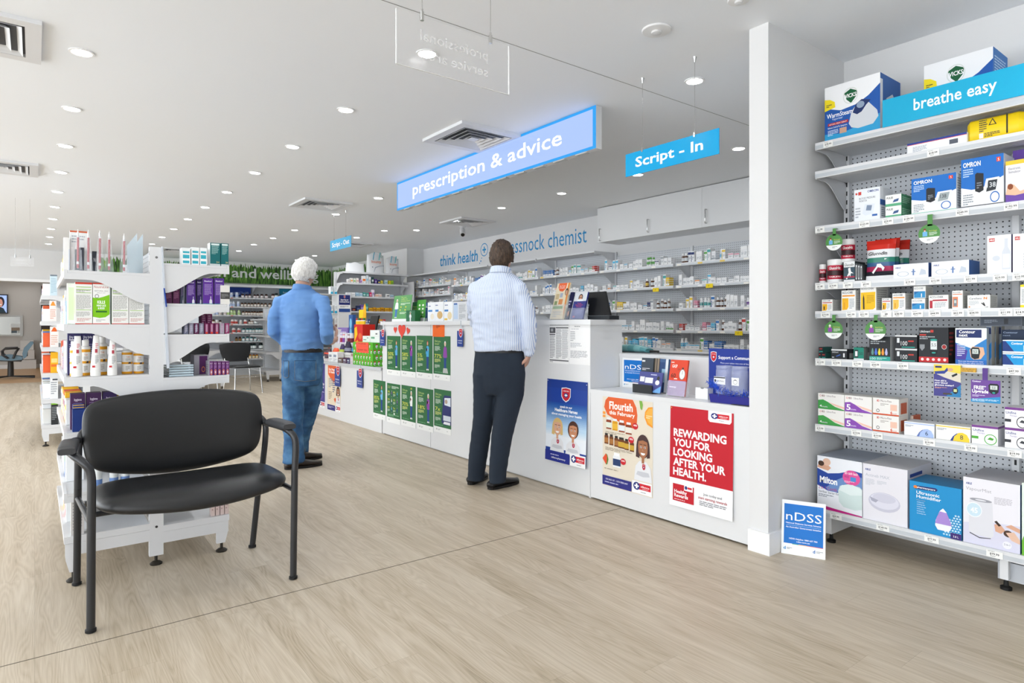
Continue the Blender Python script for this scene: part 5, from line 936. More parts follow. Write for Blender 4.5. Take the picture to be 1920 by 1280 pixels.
    # two white notices
    sheet('notice', (1030, 604.5), (1066.8, 682.7), X, '#eeeeee', [R(.02, .93, .98, .985, '#6c6c6e'), T('Community Pharmacy Service', .5, .945, .02, '#f4f4f4', al='c', w=.9), R(.02, .74, .32, .88, '#55565a'), R(.08, .78, .2, .85, '#a5a6aa'), R(.34, .855, .97, .885, '#66676a'), LN(.35, .12, .64, .84, 22, '#8f9094'), LN(.66, .12, .96, .84, 24, '#a3a4a8'), LN(.03, .12, .31, .68, 14, '#8f9094'), R(.02, .69, .31, .72, '#66676a'), R(.02, .06, .98, .09, '#66676a'), LN(.03, .02, .3, .05, 1, '#777777')], 'grey printed notice with a small photo, left of two on the counter front', 'notice')
    sheet('notice', (1067.6, 604.5), (1106.6, 684.8), X, '#efefef', [LN(.25, .89, .8, .92, 1, '#77787c'), LN(.1, .83, .85, .86, 1, '#b5b6ba'), LN(.05, .55, .3, .80, 6, '#a8a9ad'), LN(.05, .40, .6, .52, 4, '#b5b6ba'), LN(.05, .15, .9, .33, 7, '#a3a4a8')], 'mostly blank white typed letter, right of two notices on the counter front', 'notice')
    # green 'Did you know?' posters
    g0 = '#2f6b41'
    def green(num, man, extra=None, tl=None, br=None, lab=''):
        o = [R(0, 0, 1, .135, '#eff0ee'), T('Did you', .09, .86, .048, '#cfe08a', w=.34), T('know?', .09, .80, .048, '#cfe08a', w=.26), LN(.09, .66, .42, .77, 5, '#d7e6d4'), T(num, .07, .50, .09, '#dfe35a', w=.42 if len(num) > 2 else .3), LN(.08, .40, .46, .48, 4, '#d9e08a'), LN(.08, .27, .4, .35, 4, '#d7e6d4'), LN(.08, .165, .9, .195, 1, '#6fa57a'), ('ring', .16, .075, .035, .018, .4, '#4a4c4e'), LN(.24, .05, .4, .09, 2, '#a0a2a4'), LN(.75, .06, .9, .075, 1, '#555759')]
        o += man; sheet('poster', tl, br, X, g0, o, lab, group='green Did you know posters on the counter front')
    A = 1.75
    P = lambda **k: person_ops(.70, .20, .70, asp=A * .55, **k)
    green('50%', P(shirt='#5aa9dd', hair='#7a3b2a', arms=1), tl=(725.7, 629.3), br=(751, 705), lab='green poster marked 50%, leftmost of the upper four, woman in blue')
    green('58%', P(shirt='#8b45a0', hair='#e4e4e4', arms=1), tl=(752.4, 629), br=(779.4, 708.2), lab='green poster marked 58%, white haired figure in purple folding the arms')
    green('5%', P(shirt='#4aa9dd', hair='#8a3b30', arms=1), tl=(781, 628.8), br=(811, 711.6), lab='green poster marked 5%, red haired woman in sky blue')
    green('77%', P(shirt='#8b45a0', hair='#e9e9e9') + [PG([(.56, .17), (.60, .28), (.82, .28), (.87, .17)], '#b9bdba')], tl=(812.6, 629.5), br=(844.5, 715), lab='green poster marked 77%, figure in purple standing on scales')
    green('85%', P(shirt='#6fb4e0', hair='#6b3526', arms=1), tl=(700, 711.2), br=(722.6, 788.5), lab='green poster marked 85%, leftmost of the lower five')
    sm = []
    for i in range(3):
        for j in range(2): sm += person_ops(.36 + .42 * j, .66 - .2 * i, .16, ['#8b45a0', '#4aa9dd', '#e8e8e8', '#8b45a0', '#6fb4e0', '#2a3f90'][i * 2 + j], hair='#e4e4e4', asp=A * .6) + [T('38% 8% 70% 77% 85% 7x'.split()[i * 2 + j], .06 + .42 * j, .76 - .2 * i, .05, '#dfe35a', w=.16), LN(.06 + .42 * j, .68 - .2 * i, .24 + .42 * j, .74 - .2 * i, 3, '#d7e6d4')]
    sheet('poster', (725.7, 717.3), (750.6, 796.8), X, g0, [R(0, 0, 1, .135, '#eff0ee'), T('Did you', .07, .91, .03, '#cfe08a', w=.2), T('know?', .07, .875, .03, '#cfe08a', w=.18), LN(.36, .87, .9, .94, 3, '#d7e6d4'), ('ring', .16, .075, .035, .018, .4, '#4a4c4e'), LN(.1, .165, .9, .22, 2, '#8fbf98'), R(.5, .22, .6, .26, '#eeeeee')] + sm, 'green poster with six small figures, second of the lower five', group='green Did you know posters on the counter front')
    green('70%', P(shirt='#eef0f0', hair='#e9e9e9', arms=1) + [R(.66, .92, .69, .96, '#e8e03a'), R(.72, .92, .75, .965, '#e8e03a')], tl=(752.6, 721), br=(779.4, 803.2), lab='green poster marked 70%, figure in a white shirt with yellow sparks')
    green('18%', P(shirt='#8b45a0', hair='#e6e6e6', arms=1), tl=(782.2, 725.8), br=(812.3, 811.3), lab='green poster marked 18%, figure in purple holding its chest')
    green('7x', [PG([(.45, .25), (.55, .82), (.62, .88), (1, .88), (1, .22), (.6, .2)], '#28306b'), PG([(.62, .66), (.62, .82), (.97, .84), (.97, .64)], '#dfe6ee'), R(.55, .3, .98, .42, '#cfd6e0'), E(.72, .74, .08, .05, '#b9a090'), PG([(.55, .22), (.6, .28), (.95, .28), (.95, .22)], '#e9e9ee')], tl=(814, 728), br=(845.8, 816.5), lab='green poster marked 7x picturing a dark blue vehicle front, rightmost of the lower five')
    # orange note, hearts
    a, b = onX(811.5, 602.5, X), onX(833.5, 631.5, X)
    fr = (Vector((X - .001, a.y, b.z)), Vector((0, b.y - a.y, 0)), Vector((0, 0, a.z - b.z)), Vector((-1, 0, 0))); mb = MB()
    mb.obox(fr[0], fr[1], Vector((.0008, 0, 0)), fr[2] * .9, M('#ee6a22', .6)); mb.art(fr, [PG([(0, .86), (1, .86), (.98, 1.02), (0, .93)], '#f07a35'), LN(.3, .55, .65, .8, 4, '#9a3a14'), LN(.1, .93, .9, .97, 1, '#9a3a14')]); mb.obox(fr[0] + fr[2] * .9, fr[1], Vector((.0008, 0, 0)), fr[2] * .08, M('#ee6a22', .6))
    tag(mb.build('paper_note', origin=fr[0]), 'bright orange paper note folded over the counter edge above the 77% poster', 'note')
    for cx, cy, hw, hh_, lab in ((753.3, 619, 7.4, 14.5, 'largest red paper heart in the middle of three on the counter front'), (741, 618, 3.4, 6.6, 'small red paper heart left of the big heart'), (765, 620, 3.8, 7, 'small tilted red paper heart right of the big heart')):
        c = onX(cx, cy, X - .0025); w = abs(onX(cx + hw, cy, X).y - c.y); h = abs(onX(cx, cy - hh_, X).z - c.z); pts = []
        for k in range(28):
            t = 2 * math.pi * k / 28; pts.append((X - .0025, c.y - w * math.sin(t) ** 3, c.z + h * (13 * math.cos(t) - 5 * math.cos(2 * t) - 2 * math.cos(3 * t) - math.cos(4 * t)) / 15.5))
        mb = MB(); mb.prism(pts, (.0008, 0, 0), M('#dd4a3c', .6)); o = mb.build('paper_heart', origin=c); tag(o, lab, 'paper heart', 'red paper hearts')
        if 'tilted' in lab: o.rotation_euler = (.35, 0, 0)
    # hanging tags
    for x0, x1, y0, y1, yt, lab in ((712.5, 721, 621, 648, 600, 'at the tall counter corner, left of the green posters'), (857, 868, 620, 650, 601, 'right of the 77% poster, left of the man at the counter'), (627.5, 637.5, 690, 725, 680, 'over the far end of the low till counter'), (669, 679.5, 694, 727.5, 682, 'hanging below the green gift box')):
        Xt = X - .017; a, b = onX(x0, y0, Xt), onX(x1, y1, Xt); t = onX(x1, yt, Xt); ym = a.y * .35 + b.y * .65
        mb = MB(); mb.box(Xt, Xt + .001, b.y, a.y, b.z, a.z, M('#24408f', .35)); mb.box(Xt, Xt + .001, ym - .006, ym + .006, a.z, max(t.z, a.z + .05), M('#c9d6e0', .2, alpha=.6)); mb.art(frX(Xt, a.y, b.z, b.y, a.z), shield(.62, .85, .6, .55) + [T('Healthcare', .5, .35, .09, '#ffffff', al='c', w=.7), T('Heroes', .5, .2, .09, '#ffffff', al='c', w=.6)])
        tag(mb.build('hanging_tag', origin=a), 'blue tag, ' + lab, 'tag', 'blue hanging tags on the counter')
    # far posters on the till counter
    sheet('poster', (614, 684), (638.5, 773.5), X, '#e6d8c0', [PG([(.05, 1), (.05, .8), (.3, .68), (.5, .62), (.7, .7), (.75, .85), (.72, 1)], '#e0612f'), T('Eat Fresh', .12, .89, .05, '#fdf3ea', w=.5, b=.03), T('& Healthy', .12, .83, .05, '#fdf3ea', w=.5, b=.03), LN(.1, .5, .45, .72, 6, '#7d8a9c'), LN(.4, .4, .6, .68, 6, '#4a5a7c'), LN(.1, .24, .35, .42, 5, '#8f7a5a'), PG([(.5, .26), (.6, .3), (.68, .26), (.6, .18)], '#e0612f')] + bust(.82, .14, .36, .42, '#3a2c2c', '#a8704f', True) + [R(0, 0, .6, .12, '#2d2f7e'), LN(.08, .04, .52, .09, 2, '#c4c2e2')] + alliance(.62, .0, 1, .13), 'narrow beige and orange eat fresh poster at the far end of the counter')
    sheet('poster', (583, 676), (609, 765), X, '#3d3a8a', [T('ready', .66, .50, .05, '#ffffff', w=.3, b=.02), T('for us', .66, .43, .05, '#ffffff', w=.26, b=.02), LN(.6, .3, .95, .36, 2, '#c4c2e2'), E(.5, .25, .4, .1, '#54489c')] + alliance(.62, .0, 1, .13), 'purple poster partly hidden behind the man in the denim blue shirt')
posters()

# ---------------------------------------------------------------- gondola shelving on the left
def gondola(Y, xa, xc, xb, zl, zr, length, lab, base=True):
    """double sided gondola: end at Y facing the camera; xa..xc left shelves, xc..xb right shelves"""
    r = empty('gondola', ((xa + xb) / 2, Y + length / 2, 0)); tag(r, lab, 'shelving'); w = MATS[W]; ux0, ux1 = xc - .03, xc + .03
    for y in (Y, Y + length - .03):
        mb = MB(); mb.box(ux0, ux1, y, y + .03, .045, 1.54, w)
        if y == Y:
            for k in range(28):
                mb.box(ux0 - .0006, ux0 + .001, y + .002, y + .006, .15 + k * .05, .17 + k * .05, M('#333333'))
            mb.lathe((xc, y - .0008, 1.49), [(.006, -.001), (.006, .001)], M('#777777'), 10, axis=(0, 1, 0)); mb.lathe((xc, y - .0008, .185), [(.006, -.001), (.006, .001)], M('#333333'), 10, axis=(0, 1, 0))
        mb.build('upright', r)
    MB().box(xc - .008, xc + .008, Y + .035, Y + length - .035, .16, 1.53, MATS['pegboard']).build('back_panel', r)
    for (xf, xk, zs) in ((xa, ux0, zl), (xb, ux1, zr)):
        for i, z in enumerate(zs):
            if z < .3:
                mb = MB(); sx = 1 if xk > xf else -1; mb.box(xf, xk, Y, Y + length, z - .03, z, w); mb.box(xf + sx * .004, xk, Y + .001, Y + .02, z - .085, z - .031, w); s = mb.build('base_shelf', r)
                MB().prism([(xf + sx * .06, Y, z - .085), (xf + sx * .004, Y, z - .085), (xf + sx * .006, Y, .10), (xf + sx * .02, Y, .045), (xf + sx * .06, Y, .045)], (0, .02, 0), w).build('leg', s)
            else: shelf_part(r, (xf, Y), (xf, Y + length), (xk - xf, 0), z, th=.03, drop=.135, brackets=[(xf, Y), (xf, Y + length - .006)] , lipcol=None)
    for x, y in ((xc, Y + .015), (xb - .035, Y + .012), (xa + .035, Y + .012)): MB().lathe((x, y, 0), [(.026, 0), (.028, .006), (.018, .014), (.007, .018), (.007, .05)], M('#2a2620', .5), 16).build('levelling_foot', r)
    return r
YG = 3.46
ZL, ZRR = [1.41, 1.165, .925, .675, .40, .205], [1.465, 1.268, 1.116, .905, .56, .185]
gondola(YG, .105, .47, .80, ZL, ZRR, 1.15, 'nearest white double sided gondola, its end facing the camera behind the wide chair')
gondola(7.5, .05, .41, .78, [1.45, 1.2, .95, .7, .45, .2], [1.45, 1.2, .95, .7, .45, .2], 1.9, 'second white gondola in line behind the nearest one, seen at the left')
gondola(12.4, 2.05, 2.42, 2.78, [1.45, 1.15, .85, .55, .25], [1.45, 1.2, .98, .70, .25], 1.6, 'white gondola farther back whose bracket ends show beside the black chairs')
gondola(13.35, 3.80, 4.10, 4.40, [1.3, .95, .6, .22], [1.3, .95, .6, .22], 1.2, 'small white gondola behind the man in the denim blue shirt')

def ybox(name, x0, x1, yt, z, col, art, lab, d=.06, Y=YG + .012, side=None, yb=None, cat='box', top=None, sidecol=None, group=None, h=None, b=None):
    p, q = onY(x0, 600, Y), onY(x1, 600, Y); hh = h or (onY(x0, yt, Y).z - z)
    return pbox(name, (p.x, Y, z + .001), 'Y', q.x - p.x - .001, hh, d, col, art, side, top, lab, cat, group, sidecol)
def gondola_items():
    info = [R(0, .955, 1, 1, '#c9402f'), R(0, 0, 1, .02, '#c9402f'), R(.06, .88, .94, .895, '#8fc23a'), R(.06, .82, .94, .835, '#8fc23a'), LN(.06, .76, .94, .82, 2, '#9a9a96'), R(.06, .745, .94, .757, '#8fc23a'), LN(.06, .36, .94, .70, 15, '#a9aaa6'), R(.06, .335, .94, .347, '#8fc23a'), LN(.06, .18, .94, .30, 5, '#a9aaa6'), LN(.1, .06, .94, .15, 3, '#cf9a94')]
    sdg = [R(0, 0, 1, 1, '#e3e6df'), PG([(0, .3), (1, .2), (1, .7), (0, .6)], '#cfe8b0')]
    ybox('lice_treatment_box', 141, 173.5, 529, ZL[1], '#ededea', info, 'white carton with red and green lines, leftmost of the row on the second shelf', side=sdg)
    ybox('lice_treatment_box', 174, 206, 530, ZL[1], '#f1f1ee', [R(0, .965, 1, 1, '#c9402f'), R(0, 0, 1, .02, '#c9402f'), T('NeutraLice', .5, .875, .055, '#b8402f', al='c', w=.86), T('NATURAL OILS', .5, .79, .03, '#777777', al='c', w=.8), T('SPRAY KIT', .5, .745, .022, '#999999', al='c', w=.5), ('ring', .24, .675, .12, .048, .25, '#555555'), PG([(0, .18), (.4, .15), (.75, .17), (1, .24), (1, .72), (.6, .66), (.3, .63), (0, .64)], '#7fc31a'), T('KILLS', .5, .50, .07, '#ffffff', al='c', w=.46, b=.03), T('HEAD LICE', .5, .43, .045, '#ffffff', al='c', w=.54, b=.03), T('& EGGS', .5, .365, .045, '#ffffff', al='c', w=.4, b=.03), R(.18, .285, .84, .325, '#2d6b2a'), LN(.2, .06, .8, .12, 2, '#aaaaaa')], 'bright green and white carton reading KILLS HEAD LICE', side=sdg)
    ybox('lice_treatment_box', 209.5, 241.5, 532, ZL[1], '#ededea', info, 'white carton with green lines, right of the bright green carton', side=[R(0, 0, 1, 1, '#4f8a3a')])
    ybox('lice_treatment_box', 242, 271, 549 - 16, ZL[1], '#ededea', info, 'white carton with green lines, rightmost of the row on the second shelf')
    ybox('lice_treatment_box', 126, 140.5, 531, ZL[1], '#e9efe3', [R(.2, .1, .9, .9, '#d5e6c2')], 'pale green and white carton edge at the left end of the second shelf', Y=YG + .05)
    # top shelf: cone packed thermometers, cartons, clear dividers
    for k, (x, yt) in enumerate(((146, 429), (165.5, 430), (187, 431), (204.5, 434), (232.5, 437))):
        Y = YG + .03 + .012 * k; p = onY(x, 600, Y); z = ZL[0] + .001; h = onY(x, yt, Y).z - z; r = empty('thermometer_pack', (p.x, Y, z)); tag(r, 'slim red tube in a clear cone pack, %s on the top shelf' % ['leftmost', 'second from left', 'third from left', 'fourth from left', 'rightmost'][k], 'pack', 'red tubes in clear cone packs')
        MB().tube([(p.x, Y, z + .012), (p.x + .001, Y, z + h * .80)], .0045, M('#b53a44', .3), 8).build('tube', r)
        mb = MB(); mb.lathe((p.x, Y, z + h * .8), [(.004, 0), (.004, h * .12), (.0015, h * .14), (.0015, h * .19)], M('#ececec', .3), 8); mb.lathe((p.x, Y, z + .03), [(.0052, 0), (.0052, .012)], M('#e9e9e9', .3), 8); mb.build('cap', r)
        mb = MB(); mb.prism([(p.x - .019, Y - .012, z), (p.x + .019, Y - .012, z), (p.x + .0065, Y - .006, z + h * .85), (p.x - .0065, Y - .006, z + h * .85)], (0, .0008, 0), MATS['clear_plastic']); mb.prism([(p.x - .019, Y - .012, z), (p.x - .0182, Y - .012, z), (p.x - .0058, Y - .006, z + h * .85), (p.x - .0065, Y - .006, z + h * .85)], (0, .02, 0), MATS['clear_plastic']); mb.build('clear_cone', r)
    ybox('carton', 131, 164, 432, ZL[0], '#e9ebea', [R(0, .96, 1, 1, '#c9603c'), LN(.1, .7, .9, .9, 3, '#b0b6bc'), R(.03, .05, .2, .6, '#f6f6f6'), R(.28, .05, .55, .55, '#40444c')], 'tall white carton with an orange top edge behind the leftmost red tube', Y=YG + .12, d=.05)
    ybox('carton', 149, 158, 464, ZL[0], '#3c4049', [R(.2, .1, .5, .9, '#8a8f98')], 'dark grey slim carton between the first two red tubes', Y=YG + .09, d=.04)
    ybox('carton', 173, 182, 471, ZL[0], '#2f343c', [T('N', .3, .5, .2, '#c9cdd2', w=.4)], 'small black carton between the second and third red tubes', Y=YG + .09, d=.04)
    ybox('carton', 119.5, 130, 445, ZL[0], '#ececea', [], 'white carton at the left end of the top shelf', Y=YG + .1, d=.05)
    for x0, x1, y0, y1, lab, Y in ((238, 257, 460, 437, 'pale blue clear', YG + .22), (256, 268, 455, 438, 'clear white', YG + .34)):
        a, b = onY(x0, y0, Y), onY(x1, y1, Y); z = ZL[0]; mb = MB(); mb.prism([(a.x, Y, z), (b.x, Y, z), (b.x, Y, b.z), (a.x, Y, a.z)], (0, .002, 0), M('#dcebf2', .1, alpha=.7)); tag(mb.build('shelf_divider', origin=(a.x, Y, z)), lab + ' angled divider standing on the top shelf beside the upright', 'divider')
    # tubes and bottles
    def bottle(x0, x1, yt, z, Y, lab, band='#e5a021', name='lotion_bottle'):
        a, b = onY(x0, 600, Y), onY(x1, 600, Y); rad = (b.x - a.x) / 2; h = onY(x0, yt, Y).z - z; c = ((a.x + b.x) / 2, Y + rad, z + .001); wh = M('#f0efec', .3)
        r = empty(name, c); tag(r, lab, 'bottle'); o = M(band, .4)
        MB().lathe(c, [(rad * .95, 0, o), (rad, .004, o), (rad, h * .08, wh), (rad, h * .34, o), (rad, h * .41, wh), (rad, h * .66, o), (rad, h * .74, wh), (rad, h * .80, wh), (rad * .7, h * .84, wh)], wh, 20).build('body', r)
        mb = MB(); fr = frY(Y - .0006, c[0] - rad * .5, c[2], c[0] + rad * .6, c[2] + h); mb.art(fr, [T('TAR', .2, .56, .055, '#d98a4a', w=.6), LN(.1, .44, .9, .54, 3, '#b0aaa0'), PG([(.5, .35), (.95, .35), (.95, .41), (.65, .41)], '#3a3028'), LN(.1, .12, .8, .28, 4, '#b0aaa0')]); mb.build('label', r)
        MB().lathe(c, [(rad * .68, h * .84), (rad * .7, h * .985), (rad * .6, h)], wh, 16).build('cap', r)
    def tubeb(x0, x1, yt, z, Y, lab):
        a, b = onY(x0, 600, Y), onY(x1, 600, Y); w = b.x - a.x; h = onY(x0, yt, Y).z - z; cx = (a.x + b.x) / 2; wh = M('#f2f2f0', .3); r = empty('cream_tube', (cx, Y, z)); tag(r, lab, 'tube')
        MB().lathe((cx, Y + w * .35, z + .001), [(w * .42, 0), (w * .44, .003), (w * .44, h * .17), (w * .42, h * .18)], wh, 18).build('cap', r)
        mb = MB(); n = 18; rows = []
        for k in range(7):
            q = k / 6; rx = w * (.44 - .20 * q) if True else 0; ry = w * .38 * (1 - q) + .002
            rows.append([(cx + rx * math.cos(2 * math.pi * i / n) + .003 * q, Y + w * .35 + ry * math.sin(2 * math.pi * i / n), z + h * (.18 + .82 * q)) for i in range(n)])
        for k in range(6): mb.add(rows[k] + rows[k + 1], [(i, (i + 1) % n, n + (i + 1) % n, n + i) for i in range(n)], wh, True)
        mb.poly(rows[-1], wh); mb.build('body', r)
        mb = MB(); f0, f1 = z + h * .25, z + h * .85
        mb.art((Vector((cx - w * .1, Y - w * .09, f0)), Vector((w * .4, 0, 0)), Vector((0, w * .2, f1 - f0)), Vector((0, -1, 0))), [R(.1, .55, .6, .7, '#b03a4a'), LN(.1, .1, .9, .45, 6, '#a0a0a0'), LN(.2, .75, .8, .95, 3, '#c9606a'), R(-.5, -.05, .1, .03, '#d03a3f')]); mb.build('label', r)
    for k, (x0, x1, yt) in enumerate(((157, 168.5, 638), (188, 200, 639), (229, 250, 647), (251, 271, 650), (131, 145, 640))):
        bottle(x0 - (6 if k < 2 else 0), x1 + (2 if k < 2 else 0), yt - (8 if k == 1 else 0), ZL[2], YG + .075, 'white and orange lotion bottle on the third shelf, ' + ['behind the first two white tubes', 'behind the second and third white tubes', 'left of the two beside the upright', 'nearest the upright', 'hidden behind the leftmost white tube'][k])
    for k, (x0, x1, yt) in enumerate(((132, 157, 630), (168, 191, 629), (200, 222, 633))): tubeb(x0, x1, yt, ZL[2], YG + .008, 'tall white cream tube standing on its cap, %s of three on the third shelf' % ['leftmost', 'middle', 'rightmost'][k])
    for k, (x0, x1) in enumerate(((127, 153), (153.5, 178))):
        ybox('formula_box', x0, x1, 624.5, ZL[2], '#33305f', [T('Dr. Schär' if False else 'Dry Itchy', .12, .88, .05, '#e6e6f0', w=.7, b=.02), T('Relief', .12, .82, .05, '#e6e6f0', w=.4, b=.02), LN(.1, .4, .9, .75, 7, '#8a88b5')], 'dark purple carton behind the white tubes, %s of two' % ['left', 'right'][k], Y=YG + .15, d=.08)
    pur = [T('hygiene', .25, .80, .07, '#e9dcea', w=.5, b=.02), LN(.2, .3, .8, .75, 9, '#9a82a8')]
    for k, (x0, x1) in enumerate(((132, 160.5), (162, 190.5), (193, 219))):
        ybox('hygiene_box', x0, x1, 719 + k, ZL[3] - .006 * 0, '#4a2b55' if k < 2 else '#3d2c58', pur, 'dark purple carton with white small print, %s of three on the fourth shelf' % ['leftmost', 'middle', 'rightmost'][k], Y=YG + .10, d=.07, h=.165)
    ybox('carton', 219.5, 232, 733, ZL[3], '#c08a1e', [], 'amber carton edge right of the dark purple cartons', Y=YG + .12, d=.05, h=.15)
    # the lower boxes stand on the shelf at .40 + stacked front row
    ybox('condom_box', 136, 176, 757, ZL[3] - .0, '#1c3578', [T('H', .5, .66, .16, '#cfcdbd', w=.16), LN(.5, .2, .9, .6, 6, '#8a94bd')], 'navy blue carton at the left of the fourth shelf beside the chair back', d=.05, h=.10)
    for k in range(3): ybox('condom_box', 137 + k * 0 + (27 if k == 2 else 0), 158 + (27 if k == 2 else 0) - k * 0, 750, ZL[3] + (.102 if k != 1 else .112), '#24408a', [R(0, .6, 1, 1, '#d9a93a')], 'flat blue and gold carton lying over the navy cartons, ' + ['lower left', 'upper left', 'right'][k], Y=YG + .018 + (.006 if k == 1 else 0), d=.06, h=.009)
    # left items low
    for k, x in enumerate((175, 205, 226)):
        Y = YG + .10; a, b = onY(x, 600, Y), onY(x + 17, 600, Y); rad = (b.x - a.x) / 2; z = ZL[4]; r = empty('tin', (a.x + rad, Y, z)); tag(r, 'pale blue and white tin on the fifth shelf seen under the chair back, ' + ['leftmost', 'middle', 'rightmost'][k], 'tin')
        MB().lathe((a.x + rad, Y, z + .001), [(rad, 0, '#6f8fc4'), (rad, .03, '#e4e6e4'), (rad, .12, '#8fa6cc'), (rad, .14)], M('#dfe3e8', .3), 20).build('body', r); MB().lathe((a.x + rad, Y, z + .141), [(rad * 1.02, 0), (rad * 1.02, .012), (rad * .95, .015)], M('#8f7f74', .3), 20).build('lid', r)
    for k in range(2): ybox('carton', 133 + 13 * k, 145 + 13 * k, 935, ZL[5], '#c9c6c4', [R(0, .84, 1, .87, '#222222'), LN(.3, .1, .7, .8, 10, '#8f8d8c')], 'tall grey carton on the base shelf behind the chair legs, ' + ['left', 'right'][k], h=.19, d=.05)
    # right side of the gondola
    aq = [R(.12, .06, .88, .22, '#3ab0c4'), R(.12, .36, .88, .58, '#3ab0c4'), R(.12, .68, .88, .8, '#3ab0c4')]
    for k, (x0, x1, yt) in enumerate(((341, 357.5, 464.5), (359, 374, 463.5), (375, 388.5, 464.5))): ybox('eye_drop_box', x0, x1, yt, ZRR[0], '#eef2f2', aq, 'white carton with aqua bars on the top right shelf, ' + ['leftmost', 'middle', 'rightmost'][k])
    te = [LN(.15, .5, .85, .9, 8, '#9ac4c0'), T('24', .6, .12, .08, '#d9c98a', w=.3), R(0, 0, 1, .08, '#c9d2d2'), R(.1, .90, .9, .97, '#e0ecec')]
    ybox('inhaler_box', 394, 413.5, 455, ZRR[0], '#17686b', te, 'tall dark teal carton, left of two at the end of the top shelf', side=[R(0, 0, 1, 1, '#e6eaea')], sidecol='#e6eaea')
    ybox('inhaler_box', 414.5, 429, 456, ZRR[0], '#17686b', te, 'tall dark teal carton, right of two at the end of the top shelf')
    mr = [T('Sleep', .1, .82, .06, '#d9b9c9', w=.6), LN(.12, .3, .88, .75, 9, '#8a5a78')]
    for k, (x0, x1) in enumerate(((310.5, 323, ), (324.5, 337))): ybox('sleep_aid_box', x0, x1, 540, ZRR[1], '#4b1840', mr, 'dark maroon carton beside the upright on the second right shelf, ' + ['left', 'right'][k])
    pp = [T('flexitol', .12, .86, .06, '#e3daf0', w=.7, b=.02), LN(.15, .35, .85, .78, 10, '#a58fc4'), PG([(.62, .02), (.62, .14), (.72, .2), (.72, .3), (.78, .3), (.78, .2), (.88, .14), (.88, .02)], '#dadbe2'), R(0, 0, 1, .02, '#2f9a9a')]
    for k, (x0, x1, yt, c, Y) in enumerate(((338, 345, 530, '#5c6480', .03), (350, 367, 524.5, '#4a2a7c', .0), (369, 379, 524, '#3a2668', .02), (380.5, 400.5, 521.5, '#5b2f92', 0), (402, 420.5, 521.5, '#54308a', .0))): ybox('heel_balm_box', x0, x1, yt, ZRR[1], c, pp, 'tall purple carton on the second right shelf, ' + ['narrow bluish one at the left', 'second from the left', 'darker one in the middle', 'brightest with a pale nozzle drawing', 'right of the brightest one'][k], Y=YG + .012 + Y, side=[R(0, 0, 1, 1, '#5f6378')])
    ybox('ointment_box', 413.5, 431, 535, ZRR[1], '#e6e4df', [R(.0, .28, 1, .64, '#4a4a4a'), LN(.1, .35, .9, .55, 3, '#8a8a8a')], 'white carton with a dark grey band at the end of the second right shelf', Y=YG + .0035, d=.008)
    for k in range(9):
        x0 = 345 + k * 9.6; c = ['#63667c', '#8a8594', '#5d1f48', '#7d7a8c', '#6d1f4c', '#741f50', '#6d1f4c', '#a49aa8', '#8a2a5c'][k]
        ybox('supplement_box', x0, x0 + 8.6, 606, ZRR[2], c, [R(.3, .2, .7, .9, '#b58aa5' if k > 3 else '#9a9ab0'), E(.5, .1, .25, .1, '#d9442e') if k in (4, 5, 6) else LN(.2, .1, .8, .8, 4, '#b5b2c0')], 'small maroon and grey supplement carton on the third right shelf, ' + ['leftmost', 'second', 'third', 'fourth', 'fifth', 'sixth', 'seventh', 'eighth', 'rightmost'][k])
    for k in range(2): ybox('supplement_box', 377 + 11 * k, 387 + 11 * k, 590, ZRR[2] + .048, '#76285a', [LN(.2, .1, .8, .9, 4, '#c49ab5')], 'maroon carton stacked on the row of supplements, ' + ['left', 'right'][k], Y=YG + .08, h=.055)
    pu = [T('RLX', .2, .78, .12, '#e6d9ec', w=.6), LN(.2, .45, .8, .72, 4, '#b08ac0'), ('ring', .5, .22, .3, .2, .3, '#e58a5a'), E(.5, .22, .16, .1, '#dcd0e4')]
    for k in range(5): ybox('tablet_box', 393 + 7.6 * k, 400 + 7.6 * k, 677.5, ZRR[3], '#642a6b', pu, 'little purple carton in the front row on the fourth right shelf, ' + ['leftmost', 'second', 'middle', 'fourth', 'rightmost'][k], d=.09, side=[R(0, 0, 1, 1, '#b0adb8'), LN(.1, .2, .9, .8, 4, '#8a8894')] if k == 0 else None, top='#b9b5bc')
    ybox('tablet_box', 364, 392, 666, ZRR[3], '#b9b6c0', [R(.35, .0, .9, .95, '#5e2a66'), ('ring', .62, .25, .12, .15, .3, '#e58a5a')], 'larger grey and purple carton behind the front row of little purple ones', Y=YG + .13, d=.1)
    for k in range(5):
        Y = YG + .02 + .003 * k; a, b = onY(317, 600, Y), onY(363, 600, Y); z = ZRR[3] + .001 + k * .012
        mb = MB(); mb.box(a.x, b.x, Y, Y + .18, z, z + .003, M('#dfeaf0', .15, alpha=.75)); mb.box(a.x, b.x, Y, Y + .0015, z, z + .010, M('#cfe2ec', .15, alpha=.75)); tag(mb.build('clear_tray', origin=(a.x, Y, z)), 'empty clear plastic tray on the fourth right shelf, %s of the pile' % ['lowest', 'second lowest', 'middle', 'second highest', 'topmost'][k], 'tray', 'clear trays on the fourth right shelf')
    for k in range(5): ybox('booklet_box', 382 + k * 9.4, 390 + k * 9.4, 866, ZRR[4], ['#2f6f8f', '#3c4f88', '#444c72', '#8a8f9c', '#4a5478'][k], [R(.2, .1, .8, .9, '#b9c0cc')], 'slim blue grey carton low on the right shelf above the seat, ' + ['leftmost', 'second', 'middle', 'fourth', 'rightmost'][k], h=.07)
